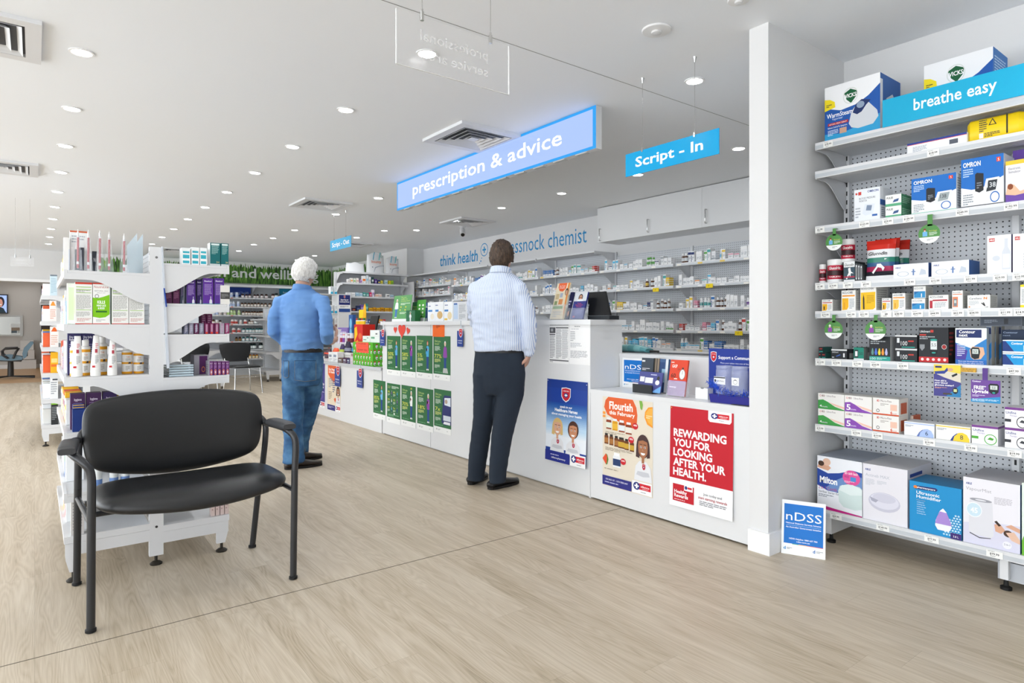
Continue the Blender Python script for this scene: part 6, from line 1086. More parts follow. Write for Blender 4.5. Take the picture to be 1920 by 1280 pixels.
    for k in range(4): ybox('lip_balm_box', 396 + 8.6 * k, 403.6 + 8.6 * k, 948, ZRR[5], '#d8c4bf', [LN(.2, .3, .8, .9, 3, '#a98a86'), R(0, .93, 1, 1, '#b5404a')], 'small pinkish carton on the base shelf under the chair seat, ' + ['leftmost', 'second', 'third', 'rightmost'][k], h=.082, d=.04)
    # clear poster holder leaning on the right side of the upright
    Y = YG - .012; mb = MB(); a, b = onY(303, 462, Y), onY(318, 690, Y); mb.prism([(a.x, Y, a.z), (a.x + .006, Y, a.z), (b.x, Y, b.z), (b.x - .012, Y, b.z)], (0, .010, 0), M('#dfe6f0', .12, alpha=.6))
    tag(mb.build('poster_sleeve', origin=b), 'clear poster sleeve seen edge on, hanging beside the gondola upright', 'sleeve')
    mb = MB(); c0, c1 = onY(306.5, 540, YG - .02), onY(312, 575, YG - .02); mb.prism([(c0.x, YG - .022, c0.z), (c0.x + .006, YG - .022, c0.z), (c1.x + .003, YG - .022, c1.z), (c1.x - .003, YG - .022, c1.z)], (0, .007, 0), M('#2a4a9c', .3)); tag(mb.build('blue_flyer', origin=c0), 'narrow blue flyer edge in the sleeve beside the upright', 'flyer')
    # products down the left flank, facing the aisle
    fc = ['#eef0f2', '#dfe6ee', '#f0f0ec', '#5d86c4', '#e2643a', '#f0b82e', '#f2f4f5', '#4a3f86', '#3f9a5a', '#d04a4a', '#9cc7e0', '#f6f6f6']
    nth = 'first second third fourth fifth sixth seventh eighth ninth tenth eleventh twelfth thirteenth fourteenth fifteenth sixteenth seventeenth eighteenth nineteenth twentieth twenty-first twenty-second twenty-third twenty-fourth twenty-fifth twenty-sixth twenty-seventh twenty-eighth twenty-ninth thirtieth'.split(); rr = random.Random(11); names = ['white', 'pale blue', 'cream', 'blue', 'orange', 'amber', 'bright white', 'violet', 'green', 'red', 'sky', 'snow white']
    for (x, y0, ln, zs, gn) in ((.122, YG + .27, .86, ZL, 'nearest'), (.065, 7.62, 1.8, [1.45, 1.2, .95, .7, .45, .2], 'second')):
        for i, z in enumerate(zs):
            y = y0; prev = 'the end'; q_ = -1
            while y < y0 + ln - .1:
                q_ += 1; w = rr.uniform(.06, .12); c = rr.choice([0, 1, 2, 6, 11, 0, 2, 6, 3, 5, 10, 9, 4]); h = rr.uniform(.11, .17)
                if z > 1.4: h = rr.uniform(.09, .13)
                mb = MB(); mb.box(x, x + .07, y, y + w - .004, z + .001, z + h, fc[c]); mb.art((Vector((x, y + w - .004, z)), Vector((0, -(w - .004), 0)), Vector((0, 0, h)), Vector((-1, 0, 0))), [R(.1, .55, .9, .8, fc[(c + 5) % 12]), LN(.1, .1, .9, .45, 4, '#a0a6ad')])
                tag(mb.build('carton', origin=(x + .03, y + w / 2, z)), '%s carton, %s aisle shelf of the %s gondola, %s from its end' % (names[c], ['top', 'second', 'third', 'fourth', 'fifth', 'base'][i], gn, nth[q_]), 'box', 'cartons along the aisle side of the gondolas'); prev = names[c]; y += w
                if gn == 'nearest' and y > y0 + .55 and z < .5: break
    # end of the second gondola: cartons facing the camera
    Y2 = 7.512
    zz = [1.45, 1.2, .95, .7, .45, .2]
    for i, (x0, x1, c, art, lab, h) in enumerate(((94, 107.5, '#cfe2ec', [R(0, .93, 1, 1, '#6d7a86'), LN(.1, .1, .9, .85, 10, '#9fbccc')], 'pale blue tall carton on the top shelf', .20), (93, 106, '#f0ebe8', [PG([(.1, .75), (.4, .95), (.6, .95), (.9, .75)], '#ee9a3a'), LN(.1, .1, .9, .6, 5, '#e3b0a0')], 'white and orange carton on the second shelf', .2),
                                      (94, 110, '#f0ebe8', [PG([(.1, .75), (.4, .95), (.6, .95), (.9, .75)], '#e86a2a'), LN(.1, .1, .9, .6, 5, '#e3b0a0')], 'white carton with an orange sunburst on the third shelf', .2), (95, 109, '#f0b321', [R(.1, .5, .9, .7, '#f6d98a'), R(.05, .3, .95, .42, '#e8742a')], 'amber yellow carton on the fourth shelf', .2),
                                      (94, 109, '#eceef0', [R(.3, .85, .95, .92, '#44484e'), LN(.1, .2, .9, .8, 6, '#9aa0a8')], 'white carton with grey print on the fifth shelf', .21), (96, 109, '#2f3134', [R(0, .88, 1, 1, '#8fd02e'), LN(.1, .2, .9, .8, 8, '#8f9396')], 'black carton with a lime green top on the base shelf', .22))):
        ybox('carton', x0, x1, 0, zz[i], c, art, lab + ' end of the second gondola', Y=Y2, d=.08, h=h)
gondola_items()

# ---------------------------------------------------------------- vitamin wall at the back
def vitamin_wall():
    Yf, Yb = 15.45, 15.97; zs = [1.81, 1.60, 1.40, 1.19, .99, .79, .60, .38]
    edges = [1.2, 2.2, 3.2, 4.2, 5.2, 6.2]
    for i in range(5):
        a, b = edges[i] + .002, edges[i + 1] - .002; r = empty('shelving_bay', ((a + b) / 2, 15.7, 0)); tag(r, 'white pegboard wall shelving of vitamins under the grass panel, ' + ['leftmost bay', 'second bay', 'third bay', 'fourth bay', 'rightmost bay'][i], 'shelving', 'vitamin wall bays')
        MB().box(a, b, Yb, Yb + .01, .15, 2.15, MATS['pegboard']).build('back_panel', r)
        MB().box(a, b, Yf + .05, Yb, 0, .14, M('#aeb0b2')).build('base', r); MB().box(a, a + .03, Yb - .015, Yb, 0, 2.15, MATS[W]).build('upright', r)
        shelf_part(r, (a, Yf + .02), (b, Yf + .02), (0, Yb - Yf - .036), 2.11, th=.05, brackets=[(a, Yf + .02)], drop=.16)
        for z in zs + [.17]: shelf_part(r, (a, Yf + .08), (b, Yf + .08), (0, Yb - Yf - .096), z, th=.028, brackets=[], lipcol=M('#cfd2d6', .4))
        if i >= 2:
            for z in zs:
                for k in range(6): x = a + .1 + k * .16; MB().box(x, x + .05, Yf + .076, Yf + .0765, z - .022, z - .004, M('#f2f0ea' if (k + i) % 4 else '#d96a5a')).build('price_ticket', r) if k % 2 == 0 else None
    mb = MB(); a, b = onY(431, 538, 15.9), onY(470, 556, 15.9); mb.box(a.x, b.x, 15.89, 15.9, b.z, a.z, M('#24408f')); mb.text(frY(15.89, a.x, b.z, b.x, a.z), 'natural health', .1, .2, .38, '#b5c6ea', w=.8); tag(mb.build('header_card', origin=a), 'dark blue natural health header card above the first row of jars', 'sign')
    mb = MB(); a, b = onY(518, 541, 15.9), onY(560, 560, 15.9); mb.box(a.x + .06, b.x, 15.85, 15.86, b.z, a.z, M('#1f86a8')); mb.text(frY(15.85, a.x, b.z, b.x, a.z), 'healthy', .5, .5, .25, '#cfe6ee', w=.45, al='c'); tag(mb.build('header_card', origin=a), 'teal header card behind the shoulder of the man in the denim blue shirt', 'sign')
    def proto(kind, w, h, body, label, cap):
        mb = MB(); rd = w / 2
        mb.lathe((0, 0, 0), [(rd * .95, 0, body), (rd, h * .05, body), (rd, h * .12, label), (rd, h * .58, body), (rd, h * .68, body), (rd * .72, h * .78, cap), (rd * .78, h * .79, cap), (rd * .78, h * .98, cap), (rd * .7, h, cap)], body, 14)
        return mb
    K = {'b': ('blue capped white', .075, .13, '#e6ebf4', '#b9c9e8', '#dfe6f4'), 'r': ('dark red labelled', .07, .10, '#4a1c18', '#e6dede', '#2a2624'), 'o': ('amber', .07, .11, '#6b3f20', '#eae4dc', '#2a2624'), 'g': ('lime capped white', .07, .12, '#e3ead8', '#b5d08a', '#c4de8a'), 't': ('teal striped', .075, .115, '#3f8a90', '#eceeee', '#24403f'), 'T': ('big black and teal', .105, .15, '#1e3a3d', '#e8eeee', '#141a1a'),
         'n': ('brown', .065, .11, '#4a2a1a', '#8a6a3a', '#1d1a18'), 'w': ('plain white', .075, .11, '#eeeeee', '#d9cfc9', '#f2f2f2'), 'y': ('yellow', .07, .095, '#d9a422', '#e8dcc0', '#8a3a2a'), 'R': ('red and white', .085, .115, '#e9e4e2', '#c04a42', '#e9e4e2')}
    rows = [('b75 b127 r182 r217 r249 r297 r326 r367 r409 r473'), ('b66 b95 b140 o176 o207 o240 o270 o302 o333 o367 o401 o440'), ('w13 g42 g75 g103 g147 o188 o217 o243 o270 o297 o322 o347 o365 o402 R440'), ('R85 R118 w162 R208 o248 o271 T309 o339 w368 w400'), ('R97 R145 t190 t227 t257 t286 t317 t344 t371 t400'), ('n122 n155 t190 t228 t265 t303 t343'), ('t210 T257 T293 T355 T405 n440 n465'), ('y228 y252 y288 y318 w352 w385 w417 t440 t465')]
    first = {}; rr = random.Random(5)
    for i, row in enumerate(rows):
        ent = [(e[0], float(e[1:])) for e in row.split()]
        # the rows carry on behind the man and to the left behind the gondola
        ent = [(rr.choice('robw'), x) for x in (-100, -65, -35) if i < 5] + ent + [(rr.choice('rotTw'), x) for x in range(505, 960, 42)]
        prev = 'shelf end'; kth = {}
        for j, (k, x) in enumerate(ent):
            px = 420 + x / 5.12; p = onY(px, 600, Yf + .14)
            if p.x < 1.3 or p.x > 6.15: continue
            nm = K[k][0]
            if k not in first: o = proto(*K[k]).build('vitamin_jar', origin=(0, 0, 0)); first[k] = o
            else: o = first[k].copy(); COL.objects.link(o)
            o.location = (p.x, Yf + .165, zs[i] + .001); s = rr.uniform(.88, 1.0) * (1.2 if (k == 'r' and x in (367, 409, 473)) else 1); o.scale = (s, s, s)
            kth[nm] = kth.get(nm, 0) + 1
            tag(o, '%s vitamin jar, %s of its colour on the %s shelf from left' % (nm, ['first', 'second', 'third', 'fourth', 'fifth', 'sixth', 'seventh', 'eighth', 'ninth', 'tenth', 'eleventh', 'twelfth', 'thirteenth', 'fourteenth', 'fifteenth', 'last'][min(kth[nm] - 1, 15)], ORD[i]), 'jar', 'vitamin jars on the back wall'); prev = nm
vitamin_wall()
# ---------------------------------------------------------------- medicines unit behind the low till counter
def med_unit():
    Yf, Yb = 10.8, 11.12; xa, xb = 4.40, 5.72
    r = empty('shelving_bay', ((xa + xb) / 2, 11, 0)); tag(r, 'white shelving unit behind the till, carry bags on its top shelf', 'shelving')
    MB().box(xa, xb, Yb, Yb + .012, 0, 2.13, MATS['pegboard']).build('back_panel', r); MB().box(xa - .04, xa, Yb - .06, Yb, 0, 2.14, MATS[W]).build('upright', r); MB().box(xb, xb + .03, Yb - .06, Yb, 0, 2.14, MATS[W]).build('upright', r)
    zs = [2.136, 1.935, 1.69, 1.42, 1.20, 1.0, .8]
    for i, z in enumerate(zs):
        x0, x1 = (xa, xb) if i < 4 else (xa + .25, xb - .5)
        shelf_part(r, (x0, Yf), (x1, Yf), (0, Yb - Yf - .002), z, th=.03, drop=.16, brackets=[(x0, Yf), (x1 - .006, Yf)], lipcol=M('#cfd2d6', .4) if i else None)
    mb = MB(); mb.box(xb + .06, xb + .075, Yf - .1, Yb, .9, 2.0, MATS[W]); mb.build('side_panel', r)
    def it(x0, x1, yt, i, c, band, lab, h=None, cat='box'):
        Y = Yf + .02; a, b = onY(x0, 600, Y), onY(x1, 600, Y); hh = h or onY(x0, yt, Y).z - zs[i]
        pbox('medicine_carton', (a.x, Y, zs[i] + .001), 'Y', b.x - a.x - .002, max(hh, .02), .06, c, [R(.1, .3, .9, .6, band), LN(.1, .05, .9, .25, 2, '#999999')], None, None, lab, cat, 'cartons on the unit behind the till')
    k1 = [(652, 656, 523, '#ece9e6', '#c9c4c0'), (657.5, 662, 521, '#f1ede6', '#ee9a2e'), (663, 667, 522, '#e6ecdf', '#7db84a'), (668, 673, 521, '#efe9e4', '#e3b5a0'), (676, 679, 524, '#c9a5d0', '#8a5aa8'), (679.5, 686, 517, '#eeeeee', '#e5782a'), (687, 691, 516, '#e2ecf2', '#9cc7dc'), (692, 695.5, 519, '#efefef', '#c0c4c8'), (697, 701, 519, '#2a4a50', '#d9dfdf'), (703, 707, 523, '#5a3f8a', '#b5a5d0'), (709, 713, 525, '#27307a', '#e3d23a'), (714, 718, 526, '#d9cf4a', '#b9a82a'), (722, 727, 525, '#c9dfe6', '#8fb5c4'), (729, 733, 526, '#e2d82e', '#c4b81e'), (734, 738, 526, '#9ccf3a', '#7aa82a')]
    k2 = [(650, 658, 548, '#e6e8ea', '#c9ccd0'), (659, 666, 548, '#f0f0f0', '#c9ccd0'), (667, 673, 548, '#bcd6e6', '#8fb8d4'), (674, 680, 549, '#c9e0ec', '#8fb8d4'), (681, 686, 548, '#4f9f96', '#bfe0da'), (687, 692, 549, '#5aa8a0', '#bfe0da'), (693, 697, 548, '#d93a6a', '#f0a5bc'), (698, 702, 543, '#eee6f2', '#a98ac9'), (704, 710, 551, '#f0d9cc', '#e3a58a'), (711, 716, 551, '#efe3dc', '#e3b5a0'), (725, 731, 551, '#efefef', '#555a60'), (732, 738, 552, '#cfe0ea', '#8fb8d4')]
    k3 = [(661, 667, 577, '#3f2a3f', '#d9642a'), (669, 676, 573, '#2a3560', '#5a6aa0'), (676.5, 683, 571, '#7a5aa0', '#b9a5d0'), (684, 690.5, 569, '#3f8f8a', '#8ac9c0'), (692, 699, 577, '#e2ab20', '#b57a14'), (700, 705, 576, '#d99c1a', '#a86a10'), (706, 713, 577, '#e2ab20', '#b57a14'), (714, 720, 576, '#d99c1a', '#a86a10'), (722, 730, 577, '#e2ab20', '#b57a14'), (731, 735, 577, '#e2ab20', '#b57a14')]
    cn = {'e': 'white', 'f': 'white'}
    for row, i, rn in ((k1, 1, 'second'), (k2, 2, 'third'), (k3, 3, 'fourth')):
        for k, (x0, x1, yt, c, b) in enumerate(row): it(x0, x1, yt, i, c, b, 'small carton, %s from the left on the %s shelf of the unit behind the till' % (['first', 'second', 'third', 'fourth', 'fifth', 'sixth', 'seventh', 'eighth', 'ninth', 'tenth', 'eleventh', 'twelfth', 'thirteenth', 'fourteenth', 'fifteenth'][k], rn))
    for k, (x, c) in enumerate(((684, '#8a93b5'), (691, '#3f5a9c'), (697, '#9aa5bd'), (704, '#e5862a'), (711, '#e5a02a'), (717, '#d9404a'))):
        it(x, x + 6, 595, 4, c, '#e9e9ee', 'bright little carton, %s in the small basket beside the dark screen' % ['first', 'second', 'third', 'fourth', 'fifth', 'sixth'][k], h=.075)
    for k in range(5): it(690 + 6 * k, 695.5 + 6 * k, 600, 5, '#e6e2de', '#e5863a', 'pale orange banded carton, %s in the lower basket beside the screen' % ['first', 'second', 'third', 'fourth', 'fifth'][k], h=.08)
    # bags on top: soft white carriers
    def bag(x0, x1, y0, y1, sl, lab, Y, word=True, flat=False):
        a, b = onY(x0, y1, Y), onY(x1, y0, Y); w, z0 = b.x - a.x, 2.138; h = b.z - z0; r = empty('carry_bag', ((a.x + b.x) / 2, Y + .06, z0)); tag(r, lab, 'bag')
        wh = M('#eceef0', .6); mb = MB(); n, m = 12, 8; rr = random.Random(int(x0)); G_ = []
        for s in (0, 1):
            for j in range(m + 1):
                v = j / m
                for i in range(n + 1):
                    u = i / n; dpt = .055 * (math.sin(math.pi * u) ** .4) * (1 - v) ** .6 + .004; zz = z0 + .002 + v * h * ((1 - .35 * abs(2 * u - 1) ** 2 * (.5 if not flat else 1.6)) if j == m else 1) 
                    G_.append((a.x + w * (u * (1 - .12 * v) + .06 * v) + sl * v, Y + .06 + (dpt if s else -dpt) + .006 * noise.noise(Vector((u * 5, v * 5, x0))), max(z0 + .002, zz)))
        o = (n + 1) * (m + 1); fs = []
        for s in (0, 1):
            for j in range(m):
                for i in range(n): q = s * o + j * (n + 1) + i; fs.append((q, q + 1, q + n + 2, q + n + 1) if s == 0 else (q + n + 1, q + n + 2, q + 1, q))
        for j in range(m): q = j * (n + 1); fs.append((q, q + n + 1, o + q + n + 1, o + q)); q += n; fs.append((q, o + q, o + q + n + 1, q + n + 1))
        mb.add(G_, fs, wh, True); mb.build('body', r)
        if word:
            fr = (Vector((a.x + w * .1 + sl * .4, Y - .003, z0)), Vector((w * .8, 0, 0)), Vector((0, 0, h)), Vector((0, -1, 0)))
            MB().art(fr, [T('bounty', .15, .48, .13, '#e07a4a', w=.66, b=.01), ('ring', .82, .8, .07, .06, .3, '#8ac4b5'), PG([(.3, .05), (.4, .28), (.7, .36), (1, .38), (1, .35), (.7, .33), (.43, .25), (.33, .05)], '#9aa3ad'), E(.22, .28, .035, .03, '#7a8896')], 0).build('print', r)
            for s in (.3, .62): MB().tube([(a.x + w * s, Y - .006, z0 + h * .62), (a.x + w * (s + .02), Y - .02, z0 + h * .85), (a.x + w * (s + .07), Y - .01, z0 + h * .99)], .007, M('#2f9fc0' if s < .5 else '#2fb0b8', .5), 6).build('handle', r)
        return r
    bag(689, 723, 474, 509, 0, 'upright white carry bag with turquoise handles, tallest of the bags on the unit', Yf + .05)
    bag(725, 750, 481, 511, .01, 'smaller white carry bag with blue and teal handles beside the white column', Yf + .05)
    bag(650, 686, 492, 508, 0, 'crumpled white bag lying flat left of the tallest bag', Yf + .04, False, True)
    # tall white cabinet with a poster on it
    Y = 10.45; a, b = onY(634.5, 551, Y), onY(658, 551, Y); r = empty('cabinet', ((a.x + b.x) / 2, Y + .2, 0)); tag(r, 'tall narrow white cabinet end with a blue poster, left of the till shelving', 'cabinet'); zt = a.z
    MB().box(a.x, b.x, Y, Y + .3, 0, zt, MATS[LAM]).build('carcass', r)
    for z in (.5, .9, 1.12, 1.36, zt - .012): MB().box(a.x - .34, a.x - .001, Y + .02, Y + .3, z, z + .012, MATS[W]).build('shelf', r)
    MB().box(a.x - .355, a.x - .341, Y + .28, Y + .3, 0, zt, MATS[W]).build('upright', r)
    p, q = onY(635.5, 552.5, Y - .001), onY(656.5, 585, Y - .001); mb = MB(); mb.box(p.x, q.x, Y - .002, Y - .0005, q.z, p.z, M('#eeeeee')); mb.art(frY(Y - .002, p.x, q.z, q.x, p.z), [R(0, .42, 1, 1, '#27306f'), T('Supporting our', .5, .68, .09, '#ffffff', al='c', w=.7, b=.02), T('Community Heroes', .5, .56, .09, '#ffffff', al='c', w=.84, b=.02), R(0, 0, 1, .2, '#2b4a8f'), LN(.1, .27, .9, .36, 2, '#6a6c74')] + shield(.5, .88, .14, .17))
    tag(mb.build('poster', origin=p), 'dark blue and white community poster on the tall white cabinet', 'poster')
    for k, (x0, x1, zz, h, c, bnd) in enumerate(((619.5, 626, zt, .13, '#e9eef0', '#3aa5c8'), (627, 633.5, zt, .13, '#e9eef0', '#3aa5c8'), (620, 626, 1.372, .14, '#eef0f1', '#3aa5c8'), (627, 633.5, 1.372, .14, '#eef0f1', '#3aa5c8'), (620, 626, 1.132, .15, '#e0dcda', '#b5706a'), (627, 633.5, 1.132, .15, '#e6e2e0', '#8a6a66'))):
        Yk = Y + .05; p, q = onY(x0 + .5, 600, Yk), onY(x1 - 1.5, 600, Yk); pbox('carton', (p.x, Yk, zz + .001), 'Y', q.x - p.x, h, .1, c, [R(0, 0, 1, .3, bnd), LN(.1, .4, .9, .9, 4, '#a5adb5')], label='white carton with a coloured base beside the tall cabinet, ' + ['top left', 'top right', 'middle left', 'middle right', 'lower left', 'lower right'][k])
med_unit()

# ---------------------------------------------------------------- things on the low till counter
def till_items():
    z = .701
    def cb(name, px0, px1, X, yt, col, art, lab, side=None, d=.12, zb=z, cat='box', h=None, **k):
        a, b = onX(px0, 600, X), onX(px1, 600, X); hh = h or onX((px0 + px1) / 2, yt, X).z - zb
        return pbox(name, (X, a.y, zb), 'X', a.y - b.y, hh, d, col, art, side, None, lab, cat, **k)
    # gift wrapped box: green paper with small white birds in red hats, plain stand-in pattern
    pen = []
    rr = random.Random(2)
    for i in range(7):
        for j in range(4):
            u, v = .07 + i * .145 + (.07 if j % 2 else 0), .12 + j * .24
            if u > .97: continue
            pen += [E(u, v, .028, .07, '#dfe6e0'), E(u, v + .075, .022, .03, '#c93a34'), E(u + .012, v - .02, .012, .03, '#3a3f44')]
    a, b = onX(662, 600, 2.99), onX(699, 600, 2.99); zt = onX(699, 642.5, 2.99).z; y0, y1 = a.y, max(b.y, 6.23)
    mb = MB(); P = Vector((2.99, y0, z)); mb.obox(P, (0, y1 - y0, 0), (.34, 0, 0), (0, 0, zt - z), M('#58b52f', .45))
    mb.art(frX(2.99, y0, z, y1, zt), pen); mb.art((Vector((2.99, y1, z)), Vector((.34, 0, 0)), Vector((0, 0, zt - z)), Vector((0, -1, 0))), [(o[0], o[1] * 1, o[2], o[3] * 1.5, o[4], o[5]) for o in pen])
    r = mb.build('gift_box', origin=(3.16, (y0 + y1) / 2, z)); tag(r, 'bright green gift wrapped box with white and red printed birds, on the till counter', 'gift box')
    p, q = onX(668, 641, 2.986), onX(691, 662, 2.986); mb = MB(); mb.box(2.985, 2.987, q.y, p.y, q.z, p.z, M('#ee5a45', .6)); mb.art(frX(2.985, p.y, q.z, q.y, p.z), [T('PLEASE', .5, .8, .13, '#8a2a20', al='c', w=.6), R(0, .62, 1, .64, '#d94a38'), T('THANK YOU', .5, .2, .15, '#7a241c', al='c', w=.76, b=.01)])
    tag(mb.build('paper_note', origin=p), 'coral paper note stuck on the green gift wrapped box', 'note')
    for k, (x0, x1, yt, d, lab) in enumerate(((680, 693.5, 630, .1, 'long low white carton on the gift box, left'), (694, 711, 619, .12, 'stacked white carton on the gift box, beside the tall counter'))):
        aa, bb = onX(x0, 600, 3.06), onX(x1, 600, 3.06); yy = min(aa.y, y0); b2 = max(bb.y, 6.24); pbox('carton', (3.06 + .1 * k * 0, yy, zt + .0008), 'X', max(yy - b2, .03), onX(x1, yt, 3.06).z - zt, d, '#eceeee', [R(.1, .3, .5, .45, '#6fa58a'), R(0, .5, 1, .51, '#b9bdbd'), R(.6, .65, .8, .75, '#555a60')], label=lab)
    # red display tower with yellow crown
    X = 3.12; a, b = onX(664, 610, X), onX(680, 610, X); r = empty('display_stand', (X + .08, (a.y + b.y) / 2, z)); tag(r, 'red cardboard lozenge display tower with a yellow figure topped crown', 'display stand')
    y0_, y1_ = a.y, b.y; zt2 = onX(672, 608, X).z
    MB().obox((X, y0_, z), (0, y1_ - y0_, 0), (.16, 0, 0), (0, 0, zt2 - z), M('#d9281f', .4)).art(frX(X, y0_, z, y1_, zt2), [PG([(.05, .55), (.4, .75), (.3, .95), (.05, .9)], '#f2c51d'), PG([(.1, .35), (.5, .45), (.45, .6), (.1, .55)], '#f0a51d'), R(.1, .05, .9, .25, '#b81f1a'), E(.7, .7, .2, .08, '#e66a3a'), E(.75, .4, .15, .06, '#f2c51d')]).build('body', r)
    for k in range(5): yk = y0_ + (y1_ - y0_) * (k + .5) / 5; MB().lathe((X + .03, yk, zt2 + .001), [(.018, 0, '#f0c81d'), (.018, .04, '#eeeeee'), (.016, .05, ['#c9342a', '#3f7a3a', '#3a3a3a', '#c9342a', '#3f7a3a'][k]), (.016, .075)], M('#eeeeee', .4), 10).build('sweet_tub', r)
    cz = zt2 + .08; ym = (y0_ + y1_) / 2
    MB().prism([(X + .06, ym + .12, cz - .075), (X + .06, ym - .02, cz - .075), (X + .06, ym - .02, cz + .10), (X + .06, ym + .12, cz + .10)], (.003, 0, 0), M('#f2d21a', .4)).build('header_panel', r)
    mb = MB(); pts = [(0, 0), (.05, .02), (.055, .12), (.04, .2), (.02, .23), (-.01, .2), (-.03, .1), (-.03, .02)]; mb.prism([(X + .055, ym - .04 - u, cz - .06 + v) for u, v in pts], (.006, 0, 0), M('#f0b41a', .4)); mb.build('cut_out_figure', r)
    # monitor behind
    p, q = onX(681, 592, 3.45), onX(695, 640, 3.45); r = empty('monitor', (3.5, p.y - .1, z)); tag(r, 'black till screen on a stand behind the red display tower', 'monitor')
    MB().prism([(3.45, p.y, z + .12), (3.45, q.y, z + .12), (3.56, q.y, p.z), (3.56, p.y, p.z)], (.02, 0, 0.004), M('#1d1e20', .3)).build('screen', r); MB().box(3.46, 3.6, q.y + .1, p.y - .1, z + .0005, z + .13, M('#222325', .4)).build('stand', r)
    # counter clutter left of the gift box
    cols = ['#efefef', '#e9ecee', '#5b4438', '#4a2346', '#2d2f60', '#dcd7d2', '#efe9e2', '#3a3f78']
    for k, (x0, x1, yt, c, lab) in enumerate(((616, 624, 660, '#eceeee', 'white medicine carton at the counter edge, left of two'), (624.5, 633, 660, '#eceeee', 'white medicine carton at the counter edge, right of two'), (634, 642.5, 671, '#5b4438', 'brown little carton in the front row on the low till counter'), (643, 650, 671, '#4a2346', 'plum little carton with a pink dot in the front row'), (650.5, 656, 672, '#2d2f60', 'navy little carton in the front row'), (656.5, 661.5, 668, '#d9c9d2', 'pink and white little carton next to the gift box'))):
        cb('carton', x0, x1, 2.985, yt, c, [R(.1, .5, .7, .75, '#c4c9d0' if k > 1 else '#8a93a5'), LN(.1, .1, .9, .4, 3, '#a5a9b0')], lab, d=.08)
    cb('display_tray', 634, 658, 3.08, 662, '#e3e4e2', [LN(.02, .2, .98, .9, 3, '#b9b5b0')], 'low white display tray of lozenge packs behind the front row of cartons', d=.12, cat='tray')
    for k, (x0, x1, yt, c, c2, lab) in enumerate(((632, 640, 645, '#3c2f5c', '#b5c84a', 'shiny purple sweets bag with a green mark, left'), (641, 652, 640, '#2b2440', '#8f93a5', 'tall dark purple sweets bag, middle'), (656, 663, 640, '#2a3f58', '#2f8fd0', 'blue and black bag beside the gift box'), (618, 630, 652, '#e2552c', '#f0a070', 'orange crisp packet lying near the man with the paper'), (603, 616, 655, '#4a2a3c', '#d9442a', 'dark packet with a red corner, partly behind the man'))):
        X = 3.24; aa, bb = onX(x0, 600, X), onX(x1, 600, X); h = onX(x0, yt, X).z - z; w = aa.y - bb.y; mb = MB(); n = 10; rows = []
        for j in range(7):
            v = j / 6; ww = w * (.5 - .16 * v ** 3); dd = .045 * math.sin(math.pi * min(1, .15 + v * .85)) + .004
            rows.append([(X + .05 - dd * math.sin(t), aa.y - w / 2 + ww * math.cos(t), z + .001 + v * h) for t in [2 * math.pi * i / n for i in range(n)]])
        for j in range(6): mb.add(rows[j] + rows[j + 1], [(i, (i + 1) % n, n + (i + 1) % n, n + i) for i in range(n)], M(c2 if j == 3 else c, .25), True)
        mb.poly(rows[0][::-1], M(c)); mb.poly(rows[-1], M(c)); tag(mb.build('sweets_bag', origin=(X + .05, aa.y - w / 2, z)), lab, 'packet')
    for k in range(7):
        X = 3.44; px = 632 + k * 4.6; aa = onX(px, 600, X); c = (X, aa.y, .9065); hh = .15
        mb = MB(); mb.lathe(c, [(.026, 0, '#e6e2ea'), (.027, .02, ['#8a4aa8', '#e6e2ea', '#b03a5a', '#8a4aa8', '#d9d6dc', '#7a2a3a', '#7a2a3a'][k]), (.027, .08, '#e9e6ec'), (.026, hh - .03, ['#a98ac9', '#eeeeee', '#a98ac9', '#d9443a', '#eeeeee', '#5a1f2a', '#eeeeee'][k]), (.022, hh - .02), (.022, hh)], M('#e9e6ec', .35), 12); tag(mb.build('supplement_jar', origin=c), 'small purple and white jar in the row behind the sweets bags, %s from the left' % ['first', 'second', 'third', 'fourth', 'fifth', 'sixth', 'seventh'][k], 'jar')
    a, b = onX(629, 600, 3.40), onX(663, 600, 3.40); tag(MB().box(3.40, 3.585, b.y, a.y, .701, .905, MATS[LAM]).build('display_riser', origin=(3.49, b.y, .701)), 'white riser box under the row of little purple jars', 'riser')
    cb('purple_box', 634, 652, 3.50, 614, '#8a72b8', [LN(.1, .2, .9, .8, 3, '#cfc4e0')], 'long lilac carton behind the row of little jars', d=.08, zb=.906)
    # blue tall pack
    cb('carton', 654, 661, 3.52, 590, '#2f5a9c', [E(.5, .7, .3, .18, '#7ec4e6'), E(.5, .35, .3, .18, '#7ec4e6'), R(0, 0, 1, .1, '#4a3f8a')], 'tall slim blue carton with two pale discs near the cabinet', d=.05, zb=.906)
till_items()

